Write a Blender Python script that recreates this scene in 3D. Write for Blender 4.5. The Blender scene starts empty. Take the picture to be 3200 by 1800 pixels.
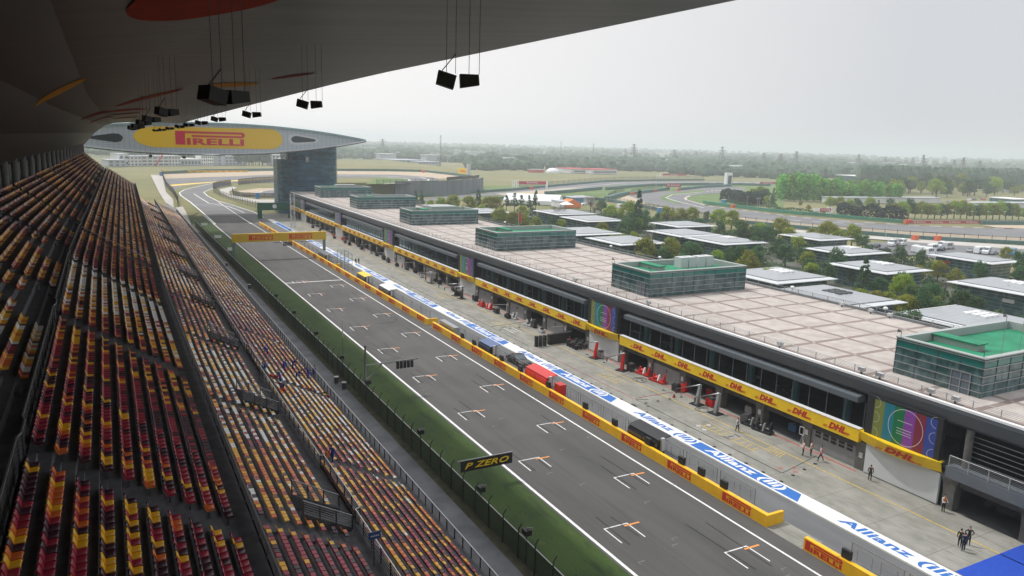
import bpy, bmesh, math, random
from math import sin, cos, pi, radians as R
from mathutils import Vector, Matrix
random.seed(7)
sc = bpy.context.scene
# ------------------------------------------------------------------ camera
H = 33.7
CAM_F, YAW, PITCH, ROLL = 2353., R(28.383), R(10.942), R(1.613)
def cam_axes():
    cy, sy, cp, sp = cos(YAW), sin(YAW), cos(PITCH), sin(PITCH)
    f = Vector((sy*cp, cy*cp, -sp)); r = Vector((cy, -sy, 0)); u = r.cross(f)
    c, s = cos(ROLL), sin(ROLL)
    return c*r+s*u, -s*r+c*u, f
CR, CU, CF = cam_axes()
cam = bpy.data.cameras.new('camera'); co = bpy.data.objects.new('camera', cam)
sc.collection.objects.link(co); sc.camera = co
cam.sensor_width = 36; cam.lens = CAM_F/3200*36; cam.clip_end = 30000; cam.clip_start = .1
co.matrix_world = Matrix(((CR.x, CU.x, -CF.x, 0), (CR.y, CU.y, -CF.y, 0), (CR.z, CU.z, -CF.z, H), (0, 0, 0, 1)))
# photograph pixel (3200 x 1800) -> world point on a given plane
def ray(x, y): return CR*((x-1600)/CAM_F) - CU*((y-900)/CAM_F) + CF
def at(x, y, z=0):
    d = ray(x, y); t = (z-H)/d.z; return Vector((d.x*t, d.y*t, z))
def atY(x, y, Y):
    d = ray(x, y); t = Y/d.y; return Vector((d.x*t, Y, H+d.z*t))
def atX(x, y, X):
    d = ray(x, y); t = X/d.x; return Vector((X, d.y*t, H+d.z*t))
def top_z(p, x, y):
    d = ray(x, y); return H + d.z*math.hypot(p.x, p.y)/math.hypot(d.x, d.y)
def project(p):
    v = Vector(p)-Vector((0, 0, H)); w = v.dot(CF)
    return 1600+CAM_F*v.dot(CR)/w, 900-CAM_F*v.dot(CU)/w, w
def K1(x, y): return 1200+x/2.415, 400+y/2.415
def K2(x, y): return 2200+x/2.415, 400+y/2.415
def N1(x, y): return 500+x/5.795, 450+y/5.795
def N2(x, y): return 1000+x/4.293, 420+y/4.293
def N3(x, y): return 1600+x/4.293, 420+y/4.293
def N4(x, y): return 2200+x/4.83, 420+y/4.83
def N5(x, y): return 2700+x/4.83, 420+y/4.83
# ------------------------------------------------------------------ world, sun, exposure
SUN_EL = R(60); SD = Vector((-.47*cos(SUN_EL), .883*cos(SUN_EL), sin(SUN_EL))).normalized()
w = bpy.data.worlds.new("World"); sc.world = w; w.use_nodes = True
nt = w.node_tree; nt.nodes.clear()
wo = nt.nodes.new('ShaderNodeOutputWorld'); bg = nt.nodes.new('ShaderNodeBackground')
sky = nt.nodes.new('ShaderNodeTexSky'); sky.sky_type = 'NISHITA'; sky.sun_disc = False
sky.sun_elevation = SUN_EL; sky.sun_rotation = math.atan2(SD.x, SD.y); sky.air_density = 1.6; sky.dust_density = 6; sky.ozone_density = 1
hs = nt.nodes.new('ShaderNodeHueSaturation'); hs.inputs['Saturation'].default_value = .22
mx = nt.nodes.new('ShaderNodeMix'); mx.data_type = 'RGBA'; mx.inputs[0].default_value = .9
mx.inputs[7].default_value = (7.2, 7.5, 7.8, 1)
tc = nt.nodes.new('ShaderNodeTexCoord'); dt = nt.nodes.new('ShaderNodeVectorMath'); dt.operation = 'DOT_PRODUCT'; dt.inputs[1].default_value = (-.35, .937, 0)
wr = nt.nodes.new('ShaderNodeMapRange'); wr.inputs[1].default_value = .25; wr.inputs[2].default_value = .95; wr.inputs[3].default_value = 0; wr.inputs[4].default_value = 1
wm_ = nt.nodes.new('ShaderNodeMix'); wm_.data_type = 'RGBA'; wm_.inputs[6].default_value = (8.4, 8.6, 9.0, 1); wm_.inputs[7].default_value = (14.0, 13.6, 13.4, 1)
nt.links.new(tc.outputs['Generated'], dt.inputs[0]); nt.links.new(dt.outputs['Value'], wr.inputs[0]); nt.links.new(wr.outputs[0], wm_.inputs[0]); nt.links.new(wm_.outputs[2], mx.inputs[7])
nt.links.new(sky.outputs[0], hs.inputs['Color']); nt.links.new(hs.outputs[0], mx.inputs[6])
sz = nt.nodes.new('ShaderNodeSeparateXYZ'); ze = nt.nodes.new('ShaderNodeMapRange'); ze.inputs[1].default_value = .22; ze.inputs[2].default_value = .8; ze.inputs[3].default_value = 1; ze.inputs[4].default_value = 1.75
vm_ = nt.nodes.new('ShaderNodeVectorMath'); vm_.operation = 'SCALE'; nt.links.new(tc.outputs['Generated'], sz.inputs[0]); nt.links.new(sz.outputs['Z'], ze.inputs[0])
nt.links.new(mx.outputs[2], vm_.inputs[0]); nt.links.new(ze.outputs[0], vm_.inputs['Scale']); nt.links.new(vm_.outputs[0], bg.inputs[0]); bg.inputs[1].default_value = .1
nt.links.new(bg.outputs[0], wo.inputs[0])
sl = bpy.data.lights.new('sun', 'SUN'); sl.energy = 3.0; sl.angle = R(2); sl.color = (1, .96, .9)
so = bpy.data.objects.new('sun', sl); sc.collection.objects.link(so)
so.rotation_euler = SD.to_track_quat('Z', 'Y').to_euler()
vs = sc.view_settings; vs.view_transform = 'Standard'; vs.look = 'None'; vs.gamma = 1; vs.exposure = -.24
sc.render.engine = 'CYCLES'
sc.cycles.max_bounces = 6; sc.cycles.diffuse_bounces = 3; sc.cycles.glossy_bounces = 3
sc.cycles.transparent_max_bounces = 16; sc.cycles.volume_bounces = 1
sc.cycles.volume_step_rate = 4
# ------------------------------------------------------------------ helpers
COL = sc.collection
def interp(P, x):
    if x <= P[0][0]: return P[0][1]
    for (a, va), (c, vc) in zip(P, P[1:]):
        if x <= c: return va+(vc-va)*(x-a)/(c-a)
    return P[-1][1]
RATE = [(-12,.031),(-4,.0205),(5,.0195),(9,.014),(15,.0095),(22.4,.008)]
def bend(x, y): return interp(RATE, x)*max(0, y-88)
ROOF_RATE = [(-12,.031),(-2,.02),(22.6,.015)]
def bend_roof(x, y): return interp(ROOF_RATE, x)*max(0, y-88)
class MB:
    warp = None
    def __init__(s): s.v = []; s.f = []; s.m = []
    def quad(s, a, b, c, d, m=0):
        i = len(s.v); s.v += [tuple(a), tuple(b), tuple(c), tuple(d)]; s.f.append((i, i+1, i+2, i+3)); s.m.append(m); return s
    def poly(s, pts, m=0):
        i = len(s.v); s.v += [tuple(p) for p in pts]; s.f.append(tuple(range(i, i+len(pts)))); s.m.append(m); return s
    def box(s, x0, x1, y0, y1, z0, z1, m=0):
        i = len(s.v)
        s.v += [(x0,y0,z0),(x1,y0,z0),(x1,y1,z0),(x0,y1,z0),(x0,y0,z1),(x1,y0,z1),(x1,y1,z1),(x0,y1,z1)]
        for q in ((0,3,2,1),(4,5,6,7),(0,1,5,4),(1,2,6,5),(2,3,7,6),(3,0,4,7)):
            s.f.append(tuple(i+k for k in q)); s.m.append(m)
        return s
    def bar(s, p, q, w, h=None, m=0):      # box beam between two points
        h = h or w; p = Vector(p); q = Vector(q); d = (q-p).normalized()
        up = Vector((0,0,1)) if abs(d.z) < .95 else Vector((1,0,0))
        a = d.cross(up).normalized()*w/2; b = a.cross(d).normalized()*h/2
        i = len(s.v)
        for e in (p, q):
            for sa, sb in ((-1,-1),(1,-1),(1,1),(-1,1)): s.v.append(tuple(e+a*sa+b*sb))
        for k in ((0,1,2,3),(7,6,5,4),(0,4,5,1),(1,5,6,2),(2,6,7,3),(3,7,4,0)):
            s.f.append(tuple(i+j for j in k)); s.m.append(m)
        return s
    def tube(s, p, q, r, r2=None, n=8, m=0, caps=True):
        r2 = r if r2 is None else r2; p = Vector(p); q = Vector(q); d = (q-p).normalized()
        up = Vector((0,0,1)) if abs(d.z) < .95 else Vector((1,0,0))
        a = d.cross(up).normalized(); b = d.cross(a); i = len(s.v)
        for e, rr in ((p, r), (q, r2)):
            for k in range(n): s.v.append(tuple(e+(a*cos(2*pi*k/n)+b*sin(2*pi*k/n))*rr))
        for k in range(n): s.f.append((i+k, i+(k+1)%n, i+n+(k+1)%n, i+n+k)); s.m.append(m)
        if caps:
            s.f.append(tuple(i+k for k in range(n))); s.m.append(m)
            s.f.append(tuple(i+n+k for k in reversed(range(n)))); s.m.append(m)
        return s
    def ext(s, pts, y0, y1, m=0, closed=True):   # (x,z) outline extruded along y
        n = len(pts); i = len(s.v)
        for y in (y0, y1): s.v += [(x, y, z) for x, z in pts]
        for k in range(n if closed else n-1):
            s.f.append((i+k, i+(k+1)%n, i+n+(k+1)%n, i+n+k)); s.m.append(m)
        if closed:
            s.f.append(tuple(i+k for k in range(n))); s.m.append(m); s.f.append(tuple(i+n+k for k in reversed(range(n)))); s.m.append(m)
        return s
    def exz(s, pts, z0, z1, m=0):            # (x,y) outline extruded along z
        n = len(pts); i = len(s.v)
        for z in (z0, z1): s.v += [(p[0], p[1], z) for p in pts]
        for k in range(n): s.f.append((i+k, i+(k+1)%n, i+n+(k+1)%n, i+n+k)); s.m.append(m)
        s.f.append(tuple(i+k for k in reversed(range(n)))); s.m.append(m); s.f.append(tuple(i+n+k for k in range(n))); s.m.append(m)
        return s
    def blob(s, c, r, seg=8, rings=5, m=0, jit=0):
        i = len(s.v); c = Vector(c); r = Vector(r) if hasattr(r, '__len__') else Vector((r, r, r))
        s.v.append((c.x, c.y, c.z+r.z))
        for a in range(1, rings):
            for b in range(seg):
                t = pi*a/rings; p = 2*pi*b/seg; j = 1+random.uniform(-jit, jit)
                s.v.append((c.x+r.x*sin(t)*cos(p)*j, c.y+r.y*sin(t)*sin(p)*j, c.z+r.z*cos(t)*j))
        s.v.append((c.x, c.y, c.z-r.z)); e = len(s.v)-1
        for b in range(seg): s.f.append((i, i+1+b, i+1+(b+1)%seg)); s.m.append(m)
        for a in range(rings-2):
            for b in range(seg):
                q = i+1+a*seg; s.f.append((q+b, q+seg+b, q+seg+(b+1)%seg, q+(b+1)%seg)); s.m.append(m)
        q = i+1+(rings-2)*seg
        for b in range(seg): s.f.append((q+b, e, q+(b+1)%seg)); s.m.append(m)
        return s
    def mesh(s, name, mats, off=(0,0,0), smooth=False):
        me = bpy.data.meshes.new(name); ox, oy, oz = off; wf = MB.warp or (lambda x, y: 0)
        me.from_pydata([(a+wf(a, b)-ox, b-oy, c-oz) for a, b, c in s.v], [], s.f)
        if not isinstance(mats, (list, tuple)): mats = [mats]
        for m in mats: me.materials.append(m)
        if len(mats) > 1: me.polygons.foreach_set('material_index', s.m)
        if smooth: me.polygons.foreach_set('use_smooth', [True]*len(s.f))
        me.update(); return me
    def build(s, name, mats, parent=None, smooth=False, local=False):
        off = (0,0,0)
        if parent is not None and not local:
            q = parent; off = Vector((0,0,0))
            while q is not None: off = off+q.location; q = q.parent
        return link(s.mesh(name, mats, off, smooth), name, parent)
def link(me, name, parent=None, loc=(0,0,0)):
    o = bpy.data.objects.new(name, me); COL.objects.link(o); o.parent = parent; o.location = loc; return o
def tag(o, label=None, cat=None, group=None, kind=None):
    if label: o['label'] = label
    if cat: o['category'] = cat
    if group: o['group'] = group
    if kind: o['kind'] = kind
    return o
def thing(name, label, cat, loc=(0,0,0), group=None, rz=0):
    o = bpy.data.objects.new(name, None); COL.objects.link(o); o.location = loc; o.rotation_euler = (0,0,rz)
    o.empty_display_size = .3
    return tag(o, label, cat, group)
def struct(o): o['kind'] = 'structure'; return o
KIDS = {}
def copy_tree(o, parent=None, loc=None, rz=None, label=None, group=None, scale=None):
    c = o.copy(); COL.objects.link(c); c.parent = parent
    if loc is not None: c.location = loc
    if rz is not None: c.rotation_euler = (0,0,rz)
    if scale is not None: c.scale = scale if hasattr(scale, '__len__') else (scale,)*3
    if label: c['label'] = label
    if group: c['group'] = group
    for ch in o.children: copy_tree(ch, c)
    return c
ORD = 'first second third fourth fifth sixth seventh eighth ninth tenth eleventh twelfth thirteenth fourteenth fifteenth sixteenth seventeenth eighteenth nineteenth twentieth'.split()
def nth(i):
    if i < 20: return ORD[i]
    t = {2:'twenty',3:'thirty',4:'forty',5:'fifty',6:'sixty',7:'seventy'}[(i+1)//10]
    return t+'-'+ORD[(i+1)%10-1] if (i+1)%10 else {2:'twentieth',3:'thirtieth',4:'fortieth',5:'fiftieth',6:'sixtieth',7:'seventieth'}[(i+1)//10]
# ------------------------------------------------------------------ materials
def mat(name, c, rough=.7, metal=0, n=0, scale=3., bump=0, c2=None, spec=.5, detail=4, stretch=None, bscale=None, alpha=1):
    m = bpy.data.materials.new(name); m.use_nodes = True; t = m.node_tree; b = t.nodes['Principled BSDF']
    b.inputs['Roughness'].default_value = rough; b.inputs['Metallic'].default_value = metal
    b.inputs['Base Color'].default_value = (*c, 1); b.inputs['Specular IOR Level'].default_value = spec
    b.inputs['Alpha'].default_value = alpha
    if n or c2:
        g = t.nodes.new('ShaderNodeNewGeometry'); mp = t.nodes.new('ShaderNodeMapping'); no = t.nodes.new('ShaderNodeTexNoise')
        no.inputs['Scale'].default_value = scale; no.inputs['Detail'].default_value = detail
        if stretch: mp.inputs['Scale'].default_value = stretch
        t.links.new(g.outputs['Position'], mp.inputs[0]); t.links.new(mp.outputs[0], no.inputs['Vector'])
        cr = t.nodes.new('ShaderNodeValToRGB'); k = c2 if c2 else tuple(min(1, x*(1+n)) for x in c)
        a = c if c2 else tuple(x*(1-n) for x in c)
        cr.color_ramp.elements[0].position = .34; cr.color_ramp.elements[1].position = .66
        cr.color_ramp.elements[0].color = (*a, 1); cr.color_ramp.elements[1].color = (*k, 1)
        t.links.new(no.outputs[0], cr.inputs[0]); t.links.new(cr.outputs[0], b.inputs['Base Color'])
        if bump:
            n2 = no
            if bscale:
                n2 = t.nodes.new('ShaderNodeTexNoise'); n2.inputs['Scale'].default_value = bscale; t.links.new(mp.outputs[0], n2.inputs['Vector'])
            bp = t.nodes.new('ShaderNodeBump'); bp.inputs['Strength'].default_value = bump
            t.links.new(n2.outputs[0], bp.inputs['Height']); t.links.new(bp.outputs[0], b.inputs['Normal'])
    return m
def N(m, typ): return m.node_tree.nodes.new(typ)
def L(m, a, b): m.node_tree.links.new(a, b)
def xyz(m):
    g = N(m, 'ShaderNodeNewGeometry'); s = N(m, 'ShaderNodeSeparateXYZ'); L(m, g.outputs['Position'], s.inputs[0]); return s
def math_n(m, op, a, b=None, c=None):
    n = N(m, 'ShaderNodeMath'); n.operation = op
    for i, v in enumerate((a, b, c)):
        if v is None: continue
        if isinstance(v, (int, float)): n.inputs[i].default_value = v
        else: L(m, v, n.inputs[i])
    return n.outputs[0]
def noise(m, scale, stretch=(1,1,1), detail=5, rough=.55):
    g = N(m, 'ShaderNodeNewGeometry'); mp = N(m, 'ShaderNodeMapping'); mp.inputs['Scale'].default_value = stretch
    no = N(m, 'ShaderNodeTexNoise'); no.inputs['Scale'].default_value = scale; no.inputs['Detail'].default_value = detail; no.inputs['Roughness'].default_value = rough
    L(m, g.outputs['Position'], mp.inputs[0]); L(m, mp.outputs[0], no.inputs['Vector']); return no.outputs[0]
def mixc(m, f, a, b):
    n = N(m, 'ShaderNodeMix'); n.data_type = 'RGBA'
    for i, v in ((0, f), (6, a), (7, b)):
        if isinstance(v, (int, float)): n.inputs[i].default_value = v
        elif isinstance(v, tuple): n.inputs[i].default_value = (*v, 1)
        else: L(m, v, n.inputs[i])
    return n.outputs[2]
def sstep(m, v, lo, hi):
    n = N(m, 'ShaderNodeMapRange'); n.interpolation_type = 'SMOOTHSTEP'
    n.inputs[1].default_value = lo; n.inputs[2].default_value = hi; L(m, v, n.inputs[0]); return n.outputs[0]
M = {}
# track asphalt: worn racing line, oil stains, fine grain
m = M['asphalt'] = mat('asphalt', (.09,.088,.088), .82)
base = mixc(m, sstep(m, noise(m, .35, (1, .12, 1)), .3, .7), (.056,.056,.057), (.083,.081,.079))
base = mixc(m, math_n(m, 'MULTIPLY', sstep(m, noise(m, 14), .35, .7), .25), base, (.12,.115,.11))
base = mixc(m, math_n(m, 'MULTIPLY', sstep(m, noise(m, .9, (1.6, .05, 1)), .52, .72), .55), base, (.045,.045,.047))
base = mixc(m, math_n(m, 'MULTIPLY', sstep(m, noise(m, .06, (1,1,1), 3), .5, .56), .22), base, (.12,.12,.118))
sx_ = xyz(m); seam = math_n(m, 'LESS_THAN', math_n(m, 'PINGPONG', math_n(m, 'ADD', sx_.outputs['X'], -35.3), 2.25), .035)
base = mixc(m, math_n(m, 'MULTIPLY', seam, .45), base, (.035,.035,.036))
L(m, base, m.node_tree.nodes['Principled BSDF'].inputs['Base Color'])
m = M['pit_asphalt'] = mat('pit_asphalt', (.12,.125,.13), .8, n=.14, scale=.6, stretch=(1,.2,1))
m = M['concrete'] = mat('pit_concrete', (.3,.29,.26), .85)
s = xyz(m)
base = mixc(m, sstep(m, noise(m, .5, (1, .5, 1)), .3, .72), (.2,.2,.175), (.3,.295,.265))
base = mixc(m, math_n(m, 'MULTIPLY', sstep(m, noise(m, 1.6, (1, .35, 1), 8), .54, .68), .5), base, (.15,.145,.125))
base = mixc(m, math_n(m, 'MULTIPLY', sstep(m, noise(m, 5, (1, .3, 1), 6), .6, .7), .3), base, (.4,.39,.35))
jx = math_n(m, 'LESS_THAN', math_n(m, 'PINGPONG', math_n(m, 'ADD', s.outputs['X'], .2), 2.6), .035)
jy = math_n(m, 'LESS_THAN', math_n(m, 'PINGPONG', s.outputs['Y'], 2.9), .035)
base = mixc(m, math_n(m, 'MULTIPLY', math_n(m, 'MAXIMUM', jx, jy), .55), base, (.08,.08,.075))
L(m, base, m.node_tree.nodes['Principled BSDF'].inputs['Base Color'])
M['stand'] = mat('stand_concrete', (.115,.117,.126), .8, n=.22, scale=1.4, bump=.05)
M['apron'] = mat('apron_concrete', (.17,.175,.185), .85, n=.25, scale=.35, detail=8)
M['dirt'] = mat('verge', (.045,.05,.025), .95, c2=(.1,.095,.06), scale=.9)
m = M['grass'] = mat('grass', (.05,.12,.02), .9)
base = mixc(m, sstep(m, noise(m, .22, (1, .6, 1), 6), .3, .7), (.014,.046,.005), (.036,.08,.01))
base = mixc(m, math_n(m, 'MULTIPLY', sstep(m, noise(m, 3.5, (1,1,1), 6), .4, .7), .45), base, (.075,.085,.015))
base = mixc(m, math_n(m, 'MULTIPLY', sstep(m, noise(m, .8, (1.3, .35, 1), 7), .52, .7), .7), base, (.012,.03,.006))
base = mixc(m, math_n(m, 'MULTIPLY', sstep(m, noise(m, .5, (1, .6, 1), 8, .7), .6, .7), .6), base, (.1,.1,.03))
L(m, base, m.node_tree.nodes['Principled BSDF'].inputs['Base Color'])
bp = N(m, 'ShaderNodeBump'); bp.inputs['Strength'].default_value = .6; L(m, noise(m, 9), bp.inputs['Height']); L(m, bp.outputs[0], m.node_tree.nodes['Principled BSDF'].inputs['Normal'])
M['field'] = mat('dry_grass', (.13,.14,.05), .95, c2=(.21,.19,.085), scale=.02, detail=8)
M['lawn'] = mat('lawn', (.07,.14,.03), .95, c2=(.13,.18,.05), scale=.05, detail=6)
M['land'] = mat('far_land', (.07,.1,.045), .95, c2=(.14,.15,.08), scale=.006, detail=9)
M['paddock'] = mat('paddock_ground', (.05,.07,.035), .9, c2=(.1,.1,.085), scale=.08, detail=5)
M['gravel'] = mat('gravel', (.42,.34,.25), .95, n=.12, scale=.3)
M['far_asphalt'] = mat('far_asphalt', (.15,.15,.155), .85, n=.14, scale=.05)
M['path'] = mat('path', (.42,.4,.37), .9, n=.1, scale=.1)
M['wpaint'] = mat('white_paint', (.66,.66,.65), .65, c2=(.82,.82,.82), scale=3, detail=8)
M['opaint'] = mat('orange_paint', (.75,.28,.06), .6)
M['ypaint'] = mat('yellow_paint', (.55,.38,.06), .7, n=.25, scale=3)
M['rpaint'] = mat('red_paint', (.5,.05,.04), .6)
M['faint'] = mat('worn_paint', (.2,.2,.2), .8, n=.3, scale=6)
M['stain'] = mat('tyre_mark', (.055,.053,.052), .8)
M['blue'] = mat('blue_paint', (.03,.15,.48), .5, n=.05, scale=2)
M['carpet'] = mat('blue_carpet', (.01,.06,.42), .9, n=.08, scale=3)
M['pyellow'] = mat('wall_yellow', (.88,.49,.012), .45, n=.06, scale=1.2)
M['pred'] = mat('logo_red', (.62,.035,.015), .5)
M['dyellow'] = mat('band_yellow', (.8,.53,.005), .45, n=.07, scale=.9, bump=.03)
M['dred'] = mat('band_red', (.48,.02,.012), .5)
M['white'] = mat('white_panel', (.78,.79,.8), .45, n=.03, scale=.6)
M['roofslab'] = m = mat('roof_paving', (.5,.46,.42), .85)
s = xyz(m)
dx = math_n(m, 'PINGPONG', math_n(m, 'ADD', s.outputs['X'], .3), 2.95); dy = math_n(m, 'PINGPONG', math_n(m, 'ADD', s.outputs['Y'], 2.9), 2.95)
jx = math_n(m, 'LESS_THAN', dx, .36); jy = math_n(m, 'LESS_THAN', dy, .36)
base = mixc(m, sstep(m, noise(m, .7), .3, .7), (.37,.33,.305), (.47,.43,.4))
fx = math_n(m, 'LESS_THAN', math_n(m, 'PINGPONG', s.outputs['X'], .2), .03)
fy = math_n(m, 'LESS_THAN', math_n(m, 'PINGPONG', s.outputs['Y'], .15), .025)
base = mixc(m, math_n(m, 'MULTIPLY', math_n(m, 'MAXIMUM', fx, fy), .22), base, (.2,.17,.16))
band = mixc(m, sstep(m, noise(m, 3), .3, .7), (.19,.145,.13), (.24,.19,.17))
base = mixc(m, math_n(m, 'MAXIMUM', jx, jy), base, band)
base = mixc(m, math_n(m, 'MULTIPLY', math_n(m, 'LESS_THAN', dx, .16), math_n(m, 'LESS_THAN', dy, .16)), base, (.38,.34,.32))
base = mixc(m, math_n(m, 'MULTIPLY', sstep(m, noise(m, .25, (1,1,1), 7), .46, .7), .4), base, (.27,.235,.215))
L(m, base, m.node_tree.nodes['Principled BSDF'].inputs['Base Color'])
M['fascia'] = mat('roof_fascia', (.055,.065,.075), .45, n=.08, scale=.5)
M['fascia2'] = mat('sun_shade', (.11,.13,.15), .5, n=.08, scale=.6)
M['steel'] = mat('steel', (.42,.44,.46), .35, .7)
M['rail'] = mat('rail_metal', (.33,.34,.36), .4, .6)
M['darkrail'] = mat('dark_rail', (.05,.052,.058), .5, .3)
M['black'] = mat('black', (.012,.013,.016), .55)
M['rubber'] = mat('rubber', (.02,.02,.022), .75)
M['dgrey'] = mat('dark_grey', (.06,.062,.066), .6, n=.15, scale=2)
M['grey'] = mat('grey_panel', (.24,.25,.26), .6, n=.08, scale=1)
M['lgrey'] = mat('light_grey', (.5,.51,.52), .5)
M['pillar'] = mat('garage_pillar', (.11,.108,.1), .75, n=.15, scale=1.5)
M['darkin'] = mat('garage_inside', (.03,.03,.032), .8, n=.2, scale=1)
M['wall'] = mat('building_wall', (.6,.61,.62), .8, n=.08, scale=.1)
M['wall2'] = mat('building_wall_grey', (.4,.43,.47), .8, n=.08, scale=.1)
M['win'] = mat('window_glass', (.09,.12,.15), .2)
M['red'] = mat('red_plastic', (.55,.015,.012), .35)
M['redtarp'] = mat('red_tarp', (.5,.035,.03), .5)
M['green'] = mat('green_roof', (.0,.15,.07), .75, c2=(.01,.23,.115), scale=.5, detail=8)
M['barrier'] = mat('tyre_barrier', (.07,.15,.14), .8, n=.25, scale=.8)
M['barrier_red'] = mat('orange_barrier', (.6,.12,.04), .7)
M['teal'] = mat('teal_metal', (.14,.24,.24), .35, .3)
M['wing'] = m = mat('wing_cladding', (.42,.47,.52), .35, .3)
s = xyz(m); fx = math_n(m, 'LESS_THAN', math_n(m, 'PINGPONG', s.outputs['X'], .9), .08); fz = math_n(m, 'LESS_THAN', math_n(m, 'PINGPONG', s.outputs['Z'], .35), .05)
L(m, mixc(m, math_n(m, 'MULTIPLY', math_n(m, 'MAXIMUM', fx, fz), .55), (.42,.47,.51), (.12,.14,.17)), m.node_tree.nodes['Principled BSDF'].inputs['Base Color'])
M['tyel'] = m = mat('wing_yellow', (.62,.42,.02), .55)
s = xyz(m); fz = math_n(m, 'LESS_THAN', math_n(m, 'PINGPONG', s.outputs['Z'], .35), .03)
L(m, mixc(m, math_n(m, 'MULTIPLY', fz, .4), (.68,.44,.02), (.3,.2,.02)), m.node_tree.nodes['Principled BSDF'].inputs['Base Color'])
# glass walls of the boxes on the roof
m = M['boxglass'] = mat('teal_glass', (.025,.075,.08), .08, spec=.9)
s = xyz(m); L(m, mixc(m, sstep(m, noise(m, .9, (1,1,.6), 3), .45, .6), (.025,.08,.085), (.09,.165,.17)), m.node_tree.nodes['Principled BSDF'].inputs['Base Color'])
m = M['boxglass_top'] = mat('teal_glass_upper', (.015,.16,.14), .08, spec=.9)
m = M['towerglass'] = mat('tower_glass', (.02,.045,.055), .15, spec=.35)
L(m, mixc(m, sstep(m, noise(m, .25, (1,1,2.5), 5), .4, .62), (.015,.07,.115), (.05,.18,.26)), m.node_tree.nodes['Principled BSDF'].inputs['Base Color'])
def glass_mat(name, tint, fac, rough=.03):
    m = bpy.data.materials.new(name); m.use_nodes = True; t = m.node_tree; t.nodes.clear()
    o = t.nodes.new('ShaderNodeOutputMaterial'); mi = t.nodes.new('ShaderNodeMixShader'); tr = t.nodes.new('ShaderNodeBsdfTransparent'); gl = t.nodes.new('ShaderNodeBsdfGlossy')
    fr = t.nodes.new('ShaderNodeLayerWeight'); fr.inputs[0].default_value = fac
    tr.inputs[0].default_value = (*tint, 1); gl.inputs['Roughness'].default_value = rough; gl.inputs[0].default_value = (.25,.31,.33,1)
    t.links.new(fr.outputs['Fresnel'], mi.inputs[0]); t.links.new(tr.outputs[0], mi.inputs[1]); t.links.new(gl.outputs[0], mi.inputs[2]); t.links.new(mi.outputs[0], o.inputs[0]); return m
M['glass'] = glass_mat('lounge_glass', (.34,.48,.5), .06)
def mesh_mat(name, c, cover, sx=30):
    m = bpy.data.materials.new(name); m.use_nodes = True; t = m.node_tree; b = t.nodes['Principled BSDF']
    b.inputs['Base Color'].default_value = (*c, 1); b.inputs['Roughness'].default_value = .6; b.inputs['Alpha'].default_value = cover; return m
M['fencemesh'] = mesh_mat('fence_mesh', (.022,.025,.032), .78)
M['thinmesh'] = mesh_mat('wire_mesh', (.12,.13,.12), .3)
M['barmesh'] = mesh_mat('bar_mesh', (.1,.1,.11), .45)
# underside of the grandstand roof: ribbed metal sheet
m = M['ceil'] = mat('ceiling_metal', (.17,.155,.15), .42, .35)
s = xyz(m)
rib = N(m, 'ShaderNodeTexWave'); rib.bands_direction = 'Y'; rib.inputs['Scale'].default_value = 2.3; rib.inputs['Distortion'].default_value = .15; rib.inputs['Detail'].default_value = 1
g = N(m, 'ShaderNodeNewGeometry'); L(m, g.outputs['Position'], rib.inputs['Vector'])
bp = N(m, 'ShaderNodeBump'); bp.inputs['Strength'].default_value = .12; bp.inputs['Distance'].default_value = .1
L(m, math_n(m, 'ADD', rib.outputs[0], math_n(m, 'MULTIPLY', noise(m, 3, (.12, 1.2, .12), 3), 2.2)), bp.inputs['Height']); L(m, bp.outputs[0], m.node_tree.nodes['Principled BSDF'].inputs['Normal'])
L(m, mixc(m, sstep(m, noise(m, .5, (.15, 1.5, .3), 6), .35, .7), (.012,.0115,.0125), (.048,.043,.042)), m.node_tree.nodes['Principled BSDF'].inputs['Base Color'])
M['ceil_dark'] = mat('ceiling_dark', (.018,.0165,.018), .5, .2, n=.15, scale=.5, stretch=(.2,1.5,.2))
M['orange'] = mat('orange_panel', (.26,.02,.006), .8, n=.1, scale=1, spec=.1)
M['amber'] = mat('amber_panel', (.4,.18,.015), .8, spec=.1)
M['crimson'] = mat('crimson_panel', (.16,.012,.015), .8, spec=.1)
# seats
SEATC = {'yellow': (.88,.48,.02), 'orange': (.72,.17,.03), 'maroon': (.36,.02,.05), 'dark': (.06,.012,.028), 'white': (.84,.83,.8)}
SC = ['yellow', 'orange', 'maroon', 'dark', 'white']
for k in SC: M['seat_'+k] = mat('seat_'+k, SEATC[k], .38)
# foliage
def leaf_mat(name, a, b, sc_=.9):
    m = mat(name, a, .75, spec=.2)
    f = sstep(m, noise(m, sc_, (1,1,1), 4), .32, .68)
    oi = N(m, 'ShaderNodeObjectInfo'); base = mixc(m, f, a, b)
    h = N(m, 'ShaderNodeHueSaturation'); L(m, base, h.inputs['Color'])
    L(m, math_n(m, 'ADD', math_n(m, 'MULTIPLY', oi.outputs['Random'], .04), .48), h.inputs['Hue'])
    L(m, math_n(m, 'ADD', math_n(m, 'MULTIPLY', oi.outputs['Random'], .45), 1.0), h.inputs['Value'])
    pb_ = m.node_tree.nodes['Principled BSDF']; L(m, h.outputs[0], pb_.inputs['Base Color'])
    tl = N(m, 'ShaderNodeBsdfTranslucent'); L(m, h.outputs[0], tl.inputs[0]); ms = N(m, 'ShaderNodeMixShader'); ms.inputs[0].default_value = .35
    L(m, pb_.outputs[0], ms.inputs[1]); L(m, tl.outputs[0], ms.inputs[2]); L(m, ms.outputs[0], m.node_tree.nodes['Material Output'].inputs['Surface']); return m
M['leaf'] = leaf_mat('leaf_spring', (.12,.2,.02), (.3,.36,.04))
M['leafd'] = leaf_mat('leaf_dark', (.035,.09,.035), (.075,.15,.05))
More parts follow.
